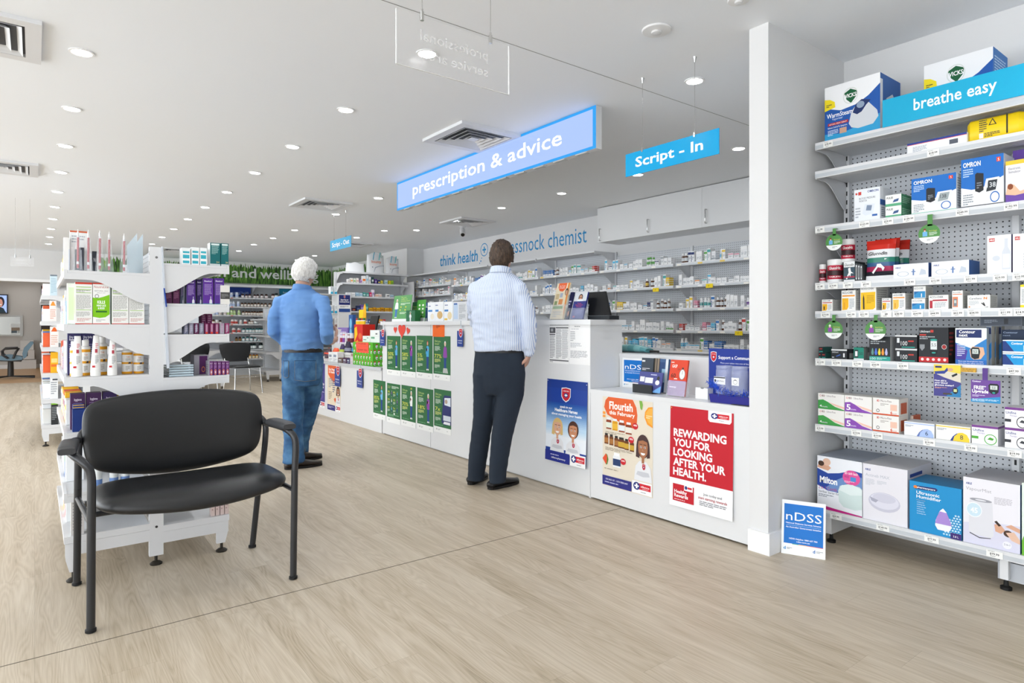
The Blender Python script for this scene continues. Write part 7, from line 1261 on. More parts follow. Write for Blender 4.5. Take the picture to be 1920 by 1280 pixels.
# ---------------------------------------------------------------- things on top of the tall counter
def counter_items():
    z = 1.2008
    def board(x0, x1, yt, X, tilt, col, ops, lab, th=.003, cat='display card', name='display_card', zz=z):
        a, b = onX(x0, 600, X), onX(x1, 600, X); h = onX((x0 + x1) / 2, yt, X).z - zz; v = Vector((tilt * h, 0, h)); O = Vector((X, a.y, zz + th * tilt + .0008)); U = Vector((0, b.y - a.y, 0)); n = U.cross(v).normalized()
        mb = MB(); mb.obox(O, U, -n * th, v, M(col, .4)); mb.art((O, U, v, n), ops); mb.obox(O + U * .4 - n * th, U * .2, Vector((.05, 0, 0)), Vector((0, 0, .004)), M('#d9d9d9'))
        return tag(mb.build(name, origin=O + U / 2), lab, cat)
    board(734.5, 767.5, 553.5, 3.06, .12, '#5f9f62', [R(0, 0, 1, .1, '#eef0ee'), T('Do you', .42, .90, .05, '#d6e27a', w=.28), T('suffer or', .42, .83, .05, '#d6e27a', w=.36), T('smoking times?', .42, .76, .05, '#d6e27a', w=.5), LN(.42, .62, .95, .71, 2, '#e6f0e0'), E(.45, .55, .035, .025, '#e6d84a'), E(.72, .55, .035, .025, '#e6d84a'), E(.42, .44, .035, .025, '#e6d84a'), E(.7, .44, .035, .025, '#e6d84a'), LN(.42, .28, .95, .36, 2, '#e6f0e0')] + person_ops(.20, .14, .74, '#eef0f0', '#3f6fb8', '#e6e6e6', asp=.8), 'large green counter card with a white haired walking figure')
    board(770, 786, 566, 3.16, .12, '#2f7a4a', [T('Impact of', .1, .72, .09, '#cfe27a', w=.75), T('smoking', .1, .60, .09, '#cfe27a', w=.6), LN(.1, .2, .8, .5, 3, '#9ac4a0')], 'dark green leaflet behind the small dispenser')
    board(780, 796, 562, 3.13, .08, '#4f9f3f', [R(0, 0, 1, .17, '#eef0ee')] + [E(.3 + .4 * (i % 2), .75 - .17 * (i // 2), .1, .05, '#eef6e6') for i in range(6)] + [LN(.1, .22, .9, .3, 2, '#dff0d0')], 'bright green leaflet card with six white icons')
    a, b = onX(761.5, 600, 3.03), onX(778, 600, 3.03); pbox('leaflet_box', (3.03, a.y, z), 'X', a.y - b.y, onX(762, 582, 3.03).z - z, .06, '#2f6b4a', [('ring', .5, .84, .08, .08, .3, '#e6efe6')] + person_ops(.48, .0, .8, '#eef0f0', '#eef0f0', '#e6c4b0', asp=.9), [R(0, 0, 1, 1, '#1f6b35')], None, 'small dark green leaflet dispenser in front of the green cards', 'leaflet holder')
    board(794, 801, 577, 3.3, .0, '#1f5fa0', [R(0, 0, 1, .25, '#dfe3e8'), LN(.1, .3, .9, .9, 6, '#6f9fd0')], 'blue upright pack left of the white food cartons', th=.05, cat='box', name='carton')
    for k, (x0, x1, yt, art, lab) in enumerate(((802, 831.5, 567, [R(.03, .5, .3, .6, '#3f7fc0'), R(.5, .5, .7, .6, '#3f7fc0'), LN(.05, .75, .35, .85, 1, '#5a6a9c'), LN(.5, .78, .85, .88, 1, '#5a6a9c'), E(.78, .32, .17, .2, '#d0ab72'), E(.3, .25, .12, .16, '#e6ddc9'), R(.48, 0, .485, 1, '#c9cbd0')], 'white food supplement carton, left of two on the tall counter'), (832.5, 849, 566, [R(.05, .5, .5, .6, '#3f7fc0'), LN(.1, .78, .8, .88, 1, '#5a6a9c'), E(.65, .28, .25, .2, '#e3d0a5'), R(.05, .05, .4, .15, '#e6c04a')], 'white food supplement carton, right of two on the tall counter'))):
        a, b = onX(x0, 600, 3.08), onX(x1, 600, 3.08); pbox('supplement_carton', (3.08, a.y, z), 'X', a.y - b.y - .001, onX(x0, yt, 3.08).z - z, .14, '#eceef0', art, None, None, lab, 'box')
    a, b = onX(849.5, 600, 3.08), onX(876, 600, 3.08); pbox('leaflet_rack', (3.08, a.y, z), 'X', a.y - b.y, onX(850, 566, 3.08).z - z, .12, '#d9dbde', [R(.04, .1, .35, .9, '#b9cbe0'), R(.06, .85, .3, .93, '#2f5a9c'), R(.4, .05, .96, .95, '#cfd1d3'), LN(.44, .4, .9, .85, 6, '#9a9da0'), LN(.44, .1, .9, .35, 5, '#8f9294')], label='grey and pale blue form rack beside the food cartons', cat='rack')
    a, b = onX(876.5, 600, 3.12), onX(900, 600, 3.12); pbox('monitor', (3.2, a.y + .1, z), 'X', a.y - b.y, .17, .04, '#242528', [], label='dark screen edge behind the man in the striped shirt', cat='monitor')
    # leaflet holders
    def holder(x0, x1, yt, X, ops, col, lab, z=z, tilt=.28):
        a, b = onX(x0, 600, X), onX(x1, 600, X); h = (onX((x0 + x1) / 2, yt, X + .05).z - z); y0, y1 = a.y, b.y; r = empty('leaflet_holder', (X + .05, (y0 + y1) / 2, z)); tag(r, lab, 'leaflet holder')
        O = Vector((X, y0, z + .006)); U = Vector((0, y1 - y0, 0)); v = Vector((tilt * h, 0, h - .006)); n = U.cross(v).normalized()
        mb = MB(); mb.obox(O, U, -n * .012, v, M(col, .35)); mb.art((O, U, v, n), ops); mb.build('leaflet', r)
        mb = MB(); cl = MATS['clear_plastic']; mb.obox(O - U * .03 - v * .02 + n * .004, U * 1.06, n * .0015, v * .42, cl); mb.obox(O - U * .03 - n * .03, U * 1.06, -n * .002, v * .6, cl)
        for s in (-.03, 1.03): mb.obox(O + U * s - n * .03, U * .01, n * .035, v * .4, cl)
        mb.obox(Vector((X - .01, y0 - U.y * .03, z)), U * 1.06, Vector((.12, 0, 0)), Vector((0, 0, .003)), cl); mb.build('clear_stand', r); return r
    eat = [PG([(.15, 1), (.15, .88), (.3, .78), (.55, .76), (.75, .84), (.78, 1)], '#e0612f'), T('Eat Fresh', .24, .90, .04, '#fdf3ea', w=.42), T('& Healthy', .24, .85, .04, '#fdf3ea', w=.42), PG([(.85, 1), (1, 1), (1, 0), (.9, .3)], '#d9883f'), E(.86, .75, .12, .1, '#4a3028'), E(.86, .73, .08, .07, '#c99a7a'), R(.1, .55, .35, .7, '#c9b48a'), R(.4, .6, .62, .72, '#a8b0c0'), R(.08, .38, .3, .5, '#8a9a6a'), R(.4, .4, .7, .55, '#d9905a'), R(.05, .28, .8, .36, '#7fa56a'), LN(.1, .05, .8, .22, 3, '#b5b8bc')]
    holder(1031, 1055, 531, 3.03, eat, '#e3d6b8', 'clear holder with orange and beige eat fresh leaflets, leftmost on the tall counter end')
    holder(1069, 1092, 548, 3.03, [R(0, .66, 1, 1, '#cfd4d9'), E(.5, .8, .17, .13, '#3a2c26'), E(.5, .79, .12, .1, '#c9967a'), R(.36, .79, .64, .81, '#2a2a2a'), PG([(.2, .66), (.35, .73), (.65, .73), (.8, .66)], '#e9ecef'), T('Free', .5, .56, .04, '#e0454a', al='c', w=.3), T('Healthcare', .5, .50, .04, '#e0454a', al='c', w=.6), T('Checks', .5, .44, .04, '#e0454a', al='c', w=.4), LN(.3, .15, .85, .36, 6, '#8f95c8'), E(.25, .08, .08, .03, '#c9303f')], '#323b82', 'clear holder with dark blue leaflets showing a man wearing glasses')
    holder(1059.5, 1065.5, 548, 3.06, [LN(.1, .5, .9, .7, 2, '#c9c9e6'), E(.6, .2, .2, .1, '#c97a4a')], '#20244e', 'narrow navy leaflet rack left of the dark blue leaflets')
    # black monitor back
    X = 3.10; r = empty('monitor', (3.16, onX(1120, 600, X).y, z)); tag(r, 'black flat screen seen from behind at the end of the tall counter', 'monitor')
    a, b, c, d = onX(1103, 600, X), onX(1143.5, 600, X), onX(1102, 548, X + .05), onX(1134, 546, X + .05); mb = MB()
    mb.prism([(X, a.y, z + .028), (X, b.y, z + .028), (X + .05, d.y, d.z), (X + .05, c.y, d.z)], (.018, 0, 0), M('#111214', .35)); mb.build('screen', r)
    MB().box(X - .005, X + .09, b.y, a.y, z, z + .026, M('#23272b', .4)).build('base', r)
    # ledge of the low counter
    zl = .7338
    a = onX(1169, 600, 3.245); b = onX(1217, 600, 3.245); zt, zb = onX(1169, 670, 3.245).z, zl
    mb = MB(); mb.box(3.236, 3.240, b.y, a.y, zb, zt, M('#f2f4f5', .35)); mb.art(frX(3.236, a.y, zb, b.y, zt), ndss_ops()); tag(mb.build('desk_sign', origin=(3.238, a.y, zb)), 'small blue and white diabetes service card leaning at the back of the low ledge', 'sign')
    def bro(x0, x1, yt, X, col, ops, lab, th=.02, tilt=.12): return board(x0, x1, yt, X, tilt, col, ops, lab, th=th, cat='brochure', name='brochure', zz=zl)
    bro(1199, 1221, 672, 3.145, '#3b444e', [R(0, 0, 1, .28, '#d9b06a')] + grad(0, 1, .1, .5, '#d9a860', '#3b444e', 8) + [R(.05, .88, .3, .93, '#e6e6e6'), LN(.1, .62, .8, .7, 2, '#e6e6e6'), PG([(.3, .1), (.4, .25), (.5, .12)], '#1f1a18'), PG([(.6, .1), (.72, .22), (.8, .1)], '#1f1a18')], 'dark dusk coloured brochure standing in the black holder')
    bro(1221.5, 1232, 673, 3.15, '#8a7a68', [R(0, 0, .3, 1, '#3a3630'), R(.5, 0, .7, 1, '#4f4a44')], 'stack of brochures seen edge on, in the middle of the holder', th=.03)
    bro(1233, 1249, 674, 3.155, '#3f5f8a', [R(0, 0, .6, .9, '#2c4a78'), R(.3, .3, .8, .7, '#8fb5d0'), R(.7, 0, 1, 1, '#dfe6ea')], 'blue toned brochure at the right of the black holder')
    a, b = onX(1186, 600, 3.05), onX(1222, 600, 3.05); r = empty('card_holder', (3.08, (a.y + b.y) / 2, zl)); tag(r, 'black tray holding purple and white cards on the low ledge', 'holder')
    h = onX(1186, 719, 3.05).z - zl; MB().box(3.05, 3.056, b.y, a.y, zl, zl + h, M('#26282b', .4)).build('front', r); MB().box(3.0565, 3.13, b.y, a.y, zl, zl + .006, M('#26282b')).build('base', r); MB().box(3.13, 3.136, b.y, a.y, zl, zl + .13, M('#26282b')).build('back', r)
    a2, b2 = onX(1194, 600, 3.06), onX(1237, 600, 3.06)
    mb = MB(); O = Vector((3.062, a2.y, zl + .008)); U = Vector((0, b2.y - a2.y, 0)); v = Vector((.03, 0, .125)); n = U.cross(v).normalized(); mb.obox(O, U, -n * .01, v, M('#4b4f8c', .4)); mb.art((O, U, v, n), [R(.05, .5, .25, .75, '#e6e6ea'), R(.28, .45, .62, .72, '#e9e9ec'), LN(.5, .82, .95, .92, 1, '#c9cbe6'), E(.82, .5, .09, .12, '#e6e6e6'), E(.84, .72, .06, .1, '#3a3a3a'), PG([(.6, 0), (1, 0), (1, .35)], '#6fa5d9')]); mb.build('card', r)
    r = holder(1250.5, 1283, 674, 3.05, [R(0, .42, 1, 1, '#d9482f'), R(0, 0, 1, .42, '#a58ab0'), T('GASP', .12, .78, .09, '#fbeee6', w=.3, b=.02), T('Quit', .45, .72, .05, '#3a2a2a', w=.15), T('60', .1, .50, .12, '#5a2a20', w=.28, b=.02), LN(.05, .90, .35, .95, 1, '#fbeee6'), E(.74, .60, .17, .15, '#e6e6e4'), ('ring', .74, .60, .17, .15, .12, '#7a7a78'), R(.735, .60, .75, .7, '#333333'), R(.7, .75, .8, .79, '#3a3a3a'), LN(.3, .44, .7, .5, 1, '#fbeee6'), LN(.1, .2, .9, .27, 1, '#f0e6f2'), LN(.1, .05, .6, .15, 2, '#8a6f98')], '#d9482f', 'clear holder with red quit smoking leaflets showing a stopwatch', z=zl, tilt=.18)
    # white token box, community jars display
    a, b = onX(1304, 600, 3.07), onX(1327, 600, 3.07); pbox('token_box', (3.07, a.y, zl), 'X', a.y - b.y, onX(1305, 726, 3.07).z - zl, .1, '#ececec', [E(.55, 1, .14, .1, '#8f8f8f')], label='small white cardboard box with an open top beside the blue display', top='#c9c9c9')
    X = 3.12; a, b = onX(1329, 600, X), onX(1418, 600, X); y0, y1 = a.y, 1.85; z1 = onX(1329, 652.5, X).z; r = empty('donation_display', (X, (y0 + y1) / 2, zl)); tag(r, 'dark blue Support a Community display with two clear jars and blue tinsel', 'display stand')
    mb = MB(); mb.box(X, X + .004, y1, y0, zl + .0, z1, M('#23398f', .35)); w = y0 - y1; uu = lambda px: (y0 - onX(px, 600, X).y) / w
    mb.art(frX(X, y0, zl, y1, z1), shield(uu(1338), .83, uu(1344) - uu(1333), .2) + [T('Support a Community', uu(1347), .80, .065, '#ffffff', w=uu(1413) - uu(1347), b=.01), T('Place your token into one of the jars', uu(1351), .71, .03, '#e3e6f6', w=uu(1411) - uu(1351)), T('a local community cause.', uu(1367), .655, .03, '#e3e6f6', w=uu(1406) - uu(1367))] + [('ring', .06 + .05 * k, .38 - .05 * (k % 3), .03, .03, .12, '#6f86d0') for k in range(5)]); mb.build('backboard', r)
    xt = 3.0; mb = MB(); yb0 = onX(1332, 600, xt).y; mb.prism([(xt, yb0, zl), (xt, y1, zl), (xt, y1, zl + .045), (xt, yb0 + .01, zl + .045)], (.118, 0, 0), M('#2c2c86', .35)); mb.build('tray', r)
    for k, (p0, p1, yt, sgn) in enumerate(((1345, 1373, 684, 0), (1373.5, 1401, 686, 1))):
        xx = 3.06; q0, q1 = onX(p0, 600, xx), onX(p1, 600, xx); rad = (q0.y - q1.y) / 2; cy = (q0.y + q1.y) / 2; zz = zl + .046; hh = onX(p0, yt, xx).z - zz
        j = MB().lathe((xx, cy, zz), [(rad * .9, 0), (rad, .005), (rad, hh * .84), (rad * .9, hh * .88), (rad * .96, hh * .9), (rad * .96, hh), (rad * .8, hh)], MATS['jar_plastic'], 24).build('jar', r)
        mb = MB(); mb.box(xx - rad - .002, xx - rad - .0005, cy - rad * (.55 if k else .75), cy + rad * (.45 if k else .75), zz + hh * .35, zz + hh * .62, M('#eceef0', .5)); mb.art(frX(xx - rad - .002, cy + rad * (.45 if k else .75), zz + hh * .35, cy - rad * (.55 if k else .75), zz + hh * .62), ([('ring', .5, .45, .28, .3, .1, '#444444'), PG([(.2, .6), (.5, .75), (.8, .6), (.5, .66)], '#333333')] if k else [R(0, .8, 1, .95, '#3a3a44'), T('Food Pantry', .25, .35, .22, '#444444', w=.65), E(.12, .45, .07, .2, '#333333')])); mb.build('jar_label', j)
    rr = random.Random(4); mb = MB(); bl = [M('#2450d8', .3, metal=.3), M('#3f7af0', .25, metal=.3), M('#c9d2e6', .2, metal=.6)]
    for k in range(420):
        t = rr.random(); c = Vector((2.998 - .0 + rr.uniform(-.008, .02), yb0 - .0 + .02 - t * w * .93, zl + .055 + .055 * max(0, 1 - t * 3.2) + rr.uniform(-.01, .015))); d = Vector((rr.gauss(0, 1), rr.gauss(0, 1), rr.gauss(0, 1))).normalized() * rr.uniform(.012, .03) * (1.3 if t < .3 else .8); s = d.cross(Vector((.3, .5, .8))).normalized() * .0012
        mb.poly([c - s, c + s, c + s + d, c - s + d], bl[0 if rr.random() < .5 else 1 if rr.random() < .7 or t < .25 else 2])
    o = mb.build('tinsel', r); o['kind'] = 'stuff'
    tag(MB().prism([onX(1370, 756, 3.0) * 0 + Vector((2.985, onX(1371, 600, 2.985).y, zl + .0005)), Vector((2.985, 1.86, zl + .0005)), Vector((3.06, 1.87, zl + .0005)), Vector((3.04, onX(1378, 600, 3.04).y, zl + .0005))], (0, 0, .003), M('#3b3c40', .4)).build('loose_cards', origin=(3.0, 1.95, zl)), 'few dark grey cards lying on the low ledge near the pillar', 'cards')
    # on the staff desk
    zd = .9658; c = onZ(1196, 655, zd + .03); mb = MB(); n = 14; rows = []
    for j in range(7):
        v = j / 6; hh = .058 * math.sin(math.pi * (.12 + .76 * v)) ** .6; rows.append([(3.42 + .09 * (.5 + .5 * math.cos(t)) * 1.0, 3.28 - .34 * v * 1 + .0 * math.sin(t), zd + .0005 + hh * (.5 + .5 * math.sin(t))) for t in [2 * math.pi * i / n for i in range(n)]])
    for j in range(6): mb.add(rows[j] + rows[j + 1], [(i, (i + 1) % n, n + (i + 1) % n, n + i) for i in range(n)], M('#5f9ba0' if j % 2 else '#7db3b5', .35), True)
    mb.poly(rows[0][::-1], '#5f9ba0'); mb.poly(rows[-1], '#4f8b90'); tag(mb.build('pencil_case', origin=(3.46, 3.1, zd)), 'shiny teal zip pouch lying on the staff desk behind the low counter', 'pouch')
    p, q = onZ(1206, 658, zd + .02), onZ(1214, 656.5, zd + .02); tag(MB().tube([(3.46, 2.93, zd + .012), (3.47, 2.86, zd + .012)], [.01, .008], M('#222222', .4), 8).build('black_pen', origin=(3.46, 2.9, zd)), 'short black pen tip beside the teal pouch', 'pen')
    mb = MB(); mb.tube([(3.40, 3.2, zd + .003), (3.38, 2.9, zd + .003), (3.42, 2.6, zd + .003), (3.45, 2.3, zd + .003), (3.55, 2.5, zd + .003), (3.5, 2.9, zd + .003)], .003, M('#4a4c50', .4), 6); tag(mb.build('charging_cable', origin=(3.4, 2.8, zd)), 'thin grey cable looping across the staff desk', 'cable')
counter_items()

# ---------------------------------------------------------------- waiting chairs behind the gondola and the salon chair
def far_chairs():
    def chair(loc, rz, lab):
        r = empty('waiting_chair', loc); tag(r, lab, 'chair', 'black waiting chairs in the distance'); r.rotation_euler = (0, 0, 0); k = MATS['black_vinyl']; o = Vector(loc)
        ca, sa = math.cos(rz), math.sin(rz); L = lambda x, y, z: (o.x + x * ca - y * sa, o.y + x * sa + y * ca, z)
        mb = MB(); n = 10; top, bot = [], []
        for i in range(n + 1):
            for j in range(n + 1):
                u, v = 2 * i / n - 1, 2 * j / n - 1; rx = .25 * (1 - .12 * v * v); x = u * rx; y = v * .23 * (1 - .15 * u * u); zz = .46 + .022 * (1 - max(abs(u), abs(v)) ** 4); top.append(L(x, y, zz)); bot.append(L(x, y, .435))
        fs = [(i * (n + 1) + j, (i + 1) * (n + 1) + j, (i + 1) * (n + 1) + j + 1, i * (n + 1) + j + 1) for i in range(n) for j in range(n)]; mb.add(top, fs, k, True); mb.add(bot, [f[::-1] for f in fs], k)
        edge = [i * (n + 1) for i in range(n + 1)] + [n * (n + 1) + j for j in range(1, n + 1)] + [i * (n + 1) + n for i in range(n - 1, -1, -1)] + [j for j in range(n - 1, 0, -1)]
        m_ = len(edge); mb.add([top[e] for e in edge] + [bot[e] for e in edge], [(a, (a + 1) % m_, m_ + (a + 1) % m_, m_ + a) for a in range(m_)], k, True); mb.build('seat', r)
        mb = MB(); F_, B_ = [], []
        for i in range(n + 1):
            for j in range(n + 1):
                u, v = 2 * i / n - 1, j / n; w = .2 + .07 * math.sin(v * math.pi * .62); x = u * w; y = .235 + .05 * v - .045 * u * u * -1; zz = .53 + .33 * v - .03 * u * u * (v > .8); F_.append(L(x, y, zz)); B_.append(L(x, y + .025, zz))
        mb.add(F_, [f[::-1] for f in fs], k, True); mb.add(B_, fs, k, True); mb.add([F_[e] for e in edge] + [B_[e] for e in edge], [(a, (a + 1) % m_, m_ + (a + 1) % m_, m_ + a) for a in range(m_)], k, True); mb.build('backrest', r)
        ch = MATS['chrome']
        for sx in (-1, 1):
            MB().tube([L(sx * .21, -.2, .43), L(sx * .235, -.24, .0)], .011, ch, 8).build('leg', r); MB().tube([L(sx * .2, .3, .60), L(sx * .2, .2, .44), L(sx * .235, .25, .0)], .011, ch, 8).build('leg', r); MB().tube([L(sx * .22, -.22, .28), L(sx * .22, .22, .28)], .007, ch, 6).build('stretcher', r)
        MB().tube([L(-.22, -.22, .28), L(.22, -.22, .28)], .007, ch, 6).build('stretcher', r)
    p = onZ(440, 735, 0); chair((p.x + .10, p.y - .15, 0), .15, 'black and chrome waiting chair, fully showing its backrest left of the vitamin jars')
    p = onZ(384, 735, 0); chair((p.x - .12, p.y - .15, 0), .1, 'black and chrome waiting chair mostly hidden behind the gondola shelves')
    # salon chair, screen, mirror and boxes
    Y = 17.6; r = empty('salon_chair', (onY(22, 600, Y).x, Y, 0)); tag(r, 'blue grey salon armchair with black loop arms at the far left', 'chair'); bl = M('#6d8796', .5); k = M('#2e2c2b', .4); q = lambda x, y: onY(x, y, Y)
    def slab(px, name, m, dy0, dy1):
        mb = MB(); mb.prism([Vector((q(x, y).x, Y + dy0, q(x, y).z)) for x, y in px], (0, dy1 - dy0, 0), m, True); return mb.build(name, r)
    slab([(-5, 668), (18, 664), (42, 668), (42, 673), (22, 675), (-5, 674)], 'seat', bl, -.25, .25); slab([(-5, 674), (22, 675), (42, 673), (44, 672), (40, 677), (-5, 676)], 'seat_shell', k, -.25, .25)
    slab([(42, 662), (45, 652), (57, 640), (62, 640), (63, 643), (52, 658), (50, 668), (44, 672)], 'backrest', bl, -.24, .24)
    slab([(47, 656), (52, 658), (52, 667), (46, 669)], 'back_bracket', k, -.08, .08)
    for dy in (-.28, .28):
        pts = [(16, 671), (5, 664), (4, 658), (10, 653), (33, 652), (35, 653), (30, 660), (25, 671)]; MB().tube([Vector((q(x, y).x, Y + dy, q(x, y).z)) for x, y in pts], .022, k, 8).build('arm_rest', r)
    MB().lathe((q(20, 690).x, Y, .05), [(.06, 0), (.05, .3), (.05, .42)], k, 14).build('pedestal', r)
    for s in ((.42, .2), (-.42, .2), (.42, -.2), (-.42, -.2)): MB().tube([(q(20, 690).x, Y, .05), (q(20, 690).x + s[0], Y + s[1], .02)], .018, k, 6).build('foot', r)
    Y = 21.58; a, b = onY(-20, 551, Y), onY(15.5, 588, Y); r = empty('wall_screen', (a.x, Y, b.z)); tag(r, 'wall screen at the far left showing a smiling curly haired person', 'screen'); mb = MB(); mb.box(a.x, b.x, Y - .06, Y, b.z, a.z, M('#3a3c3f', .4)); mb.build('frame', r)
    sc = []
    A_, B_ = frY(Y - .062, a.x + .03, b.z + .03, b.x - .03, a.z - .03), None
    mb = MB(); mb.art(A_, [R(0, 0, 1, 1, M('#9fb6e6', .3, emit=.8)), E(.62, .62, .24, .3, M('#2c2a35', .4, emit=.15)), E(.60, .55, .15, .24, M('#c98f7f', .4, emit=.5)), E(.62, .46, .06, .03, M('#f0e6e6', .4, emit=.6)), PG([(.3, 0), (.45, .25), (.6, .32), (.8, .25), (.95, 0)], M('#2a3f4a', .4, emit=.2))], 0); mb.build('display', r)
    a, b = onY(-20, 594, Y), onY(43, 627, Y); r = empty('salon_mirror', (b.x, Y, b.z)); tag(r, 'low wide wall mirror with a pale frame under the wall screen', 'mirror'); MB().box(a.x, b.x, Y - .04, Y, b.z - .04, a.z + .04, M('#c9cbc9', .4)).build('frame', r)
    MB().box(a.x, b.x - .06, Y - .045, Y - .041, b.z, a.z, M('#c4c6c4', .04, metal=.95)).build('glass', r)
    pp, qq = onY(20.5, 607, Y - .05), onY(38, 625, Y - .05); mb = MB(); mb.box(pp.x, qq.x, Y - .05, Y - .046, qq.z, pp.z, M('#dfe3e3')); mb.art(frY(Y - .05, pp.x, qq.z, qq.x, pp.z), [R(.05, .05, .65, .6, '#56646c'), R(.05, .3, .95, .62, '#8f7f6c'), R(.7, .05, .95, .3, '#b9bdb9')]); tag(mb.build('photo_card', origin=pp), 'small printed photo card stuck on the salon mirror', 'card')
    for k_, (x0, x1, y0, y1) in enumerate(((38, 63, 638, 656), (30, 64.5, 656, 674), (20, 68, 674, 691))):
        Yk = 21.2; a, b = onY(x0, y1, Yk), onY(x1, y0, Yk); z0 = [1.0 * 0 + onY(x0, y1, Yk).z, onY(x0, y1, Yk).z, 0.0][k_]
        tag(MB().box(a.x, b.x, Yk, Yk + .3, max(z0, .001), b.z, M('#d6d3cf', .6)).build('storage_box', origin=(a.x, Yk, max(z0, .001))), 'white storage box in the salon, %s of the pile of three' % ['topmost', 'middle', 'lowest and widest'][k_], 'box')
far_chairs()
# ---------------------------------------------------------------- wide waiting chair in the foreground
def bench_chair():
    r = empty('bariatric_chair', (.555, 3.08, 0)); tag(r, 'wide black vinyl armchair on four dark steel legs in the foreground', 'chair'); k, mt = MATS['black_vinyl'], MATS['black_metal']
    def smooth_path(pts, it=3):
        P = [Vector(p) for p in pts]
        for _ in range(it):
            Q = [P[0]]
            for a, b in zip(P, P[1:]): Q += [a.lerp(b, .25), a.lerp(b, .75)]
            P = Q + [P[-1]]
        return P
    # side frames: legs run into the arm loops
    MB().tube([(.169, 2.851, .012), (.171, 2.85, .50)], .0148, mt, 16).build('leg', r)
    MB().tube([(.942, 2.889, .012), (.948, 2.887, .50)], .0148, mt, 16).build('leg', r)
    MB().tube([(.150, 3.405, .012), (.15, 3.345, .34), (.15, 3.32, .45)], .0145, mt, 16).build('leg', r)
    MB().tube([(.905, 3.425, .012), (.922, 3.37, .33), (.93, 3.33, .45)], .0145, mt, 16).build('leg', r)
    MB().tube(smooth_path([(.171, 2.85, .50), (.172, 2.85, .605), (.150, 2.855, .64), (.112, 2.90, .672), (.104, 3.0, .676), (.108, 3.12, .674), (.135, 3.27, .668), (.152, 3.30, .66)]), .0148, mt, 16).build('arm_tube', r)
    MB().tube(smooth_path([(.948, 2.887, .50), (.954, 2.886, .61), (.948, 2.892, .655), (.925, 2.93, .683), (.918, 3.05, .684), (.922, 3.18, .676), (.936, 3.28, .664), (.938, 3.30, .66)]), .0148, mt, 16).build('arm_tube', r)
    MB().tube(smooth_path([(.15, 3.32, .45), (.15, 3.30, .58), (.152, 3.30, .66), (.17, 3.335, .70), (.22, 3.36, .70)]), .0145, mt, 14).build('back_tube', r)
    MB().tube(smooth_path([(.93, 3.33, .45), (.937, 3.305, .58), (.938, 3.30, .66), (.915, 3.335, .70), (.87, 3.36, .70)]), .0145, mt, 14).build('back_tube', r)
    for x0, y0, x1, y1 in ((.171, 2.85, .15, 3.335), (.947, 2.887, .927, 3.345)): MB().tube([(x0, y0 + .012, .405), (x1, y1 - .012, .405)], .011, mt, 12).build('side_rail', r)
    for y in (3.0, 3.2): MB().tube([(.171, y, .405), (.945, y + .03, .405)], .011, mt, 12).build('seat_rail', r)
    for x, y in ((.169, 2.851), (.942, 2.889), (.150, 3.407), (.905, 3.428)): MB().lathe((x, y, 0), [(.014, 0), (.019, .003), (.019, .013), (.015, .016)], M('#1a1b1c', .4), 18).build('glide', r)
    # cushions: radial grids
    def cushion(name, outline, centre, ax, ay, nz, th, bow, n=112, m=16):
        c = Vector(centre); ax, ay, nz = Vector(ax), Vector(ay), Vector(nz); vs = [c + nz * (th * .5 + bow(0, 0))]; fs = []
        prof = []
        for j in range(1, m + 1): s = j / m; prof.append((s, 1))
        rows = []
        def ring(s, side):
            row = []
            for i in range(n):
                t = 2 * math.pi * i / n; ox, oy = outline(t); h = th * .5 * (max(0, 1 - s ** 9)) ** .42 if side else -th * .5 * (max(0, 1 - s ** 9)) ** .42
                dome = .35 * th * (1 - s * s) if side else 0
                row.append(c + ax * (ox * s) + ay * (oy * s) + nz * (h + dome + bow(ox * s, oy * s)))
            return row
        ss = [1 - (1 - j / m) ** 1.7 for j in range(1, m + 1)]
        top = [ring(s, True) for s in ss]; bot = [ring(s, False) for s in ss[:-1]][::-1]
        rows = top + bot; V = [c + nz * (th * .85 + bow(0, 0))]
        for row in rows: V += row
        V.append(c + nz * (-th * .5 + bow(0, 0)))
        F_ = [(0, 1 + i, 1 + (i + 1) % n) for i in range(n)]
        for q in range(len(rows) - 1):
            for i in range(n): a = 1 + q * n; F_.append((a + i, a + n + i, a + n + (i + 1) % n, a + (i + 1) % n))
        a = 1 + (len(rows) - 1) * n; F_ += [(len(V) - 1, a + (i + 1) % n, a + i) for i in range(n)]
        return MB().add(V, F_, k, True).build(name, r)
    def sq(t, px_, py_, a, b):
        c, s = math.cos(t), math.sin(t); c, s = math.copysign(abs(c) ** .8, c), math.copysign(abs(s) ** .8, s); lo, hi = .5, 1.6
        for _ in range(30):
            m_ = (lo + hi) / 2
            if (m_ * abs(c)) ** px_ + (m_ * abs(s)) ** py_ > 1: hi = m_
            else: lo = m_
        return a * lo * c, b * lo * s
    def se(t, p, a, b): c, s = math.cos(t), math.sin(t); return a * math.copysign(abs(c) ** (2 / p), c), b * math.copysign(abs(s) ** (2 / p), s)
    def back_outline(t):
        x, y = sq(t, 14, 4.4, .378, .145); u = x / .378; return x * (1 - .04 * (y < 0) * (abs(y) / .145)), y + (.040 if y > 0 else -.060) * (1 - u * u)
    cushion('backrest', back_outline, (.541, 3.325, .672), (1, 0, 0), (0, .10, .995), (0, -.995, .10), .05, lambda x, y: -.03 + .055 * (x / .378) ** 2 * 1)
    def seat_outline(t):
        x, y = sq(t, 13, 3.8, .376, .185); u = x / .378; return x, y - (.075 * (1 - u * u) if y < 0 else -.01 * (1 - u * u))
    cushion('seat', seat_outline, (.560, 3.085, .440), (1, .03, 0), (-.03, 1, 0), (0, 0, 1), .070, lambda x, y: -.004 * 0 + .01 * (abs(x) / .378) ** 2 - .025 * max(0, (-y - .15) / .12) ** 2)
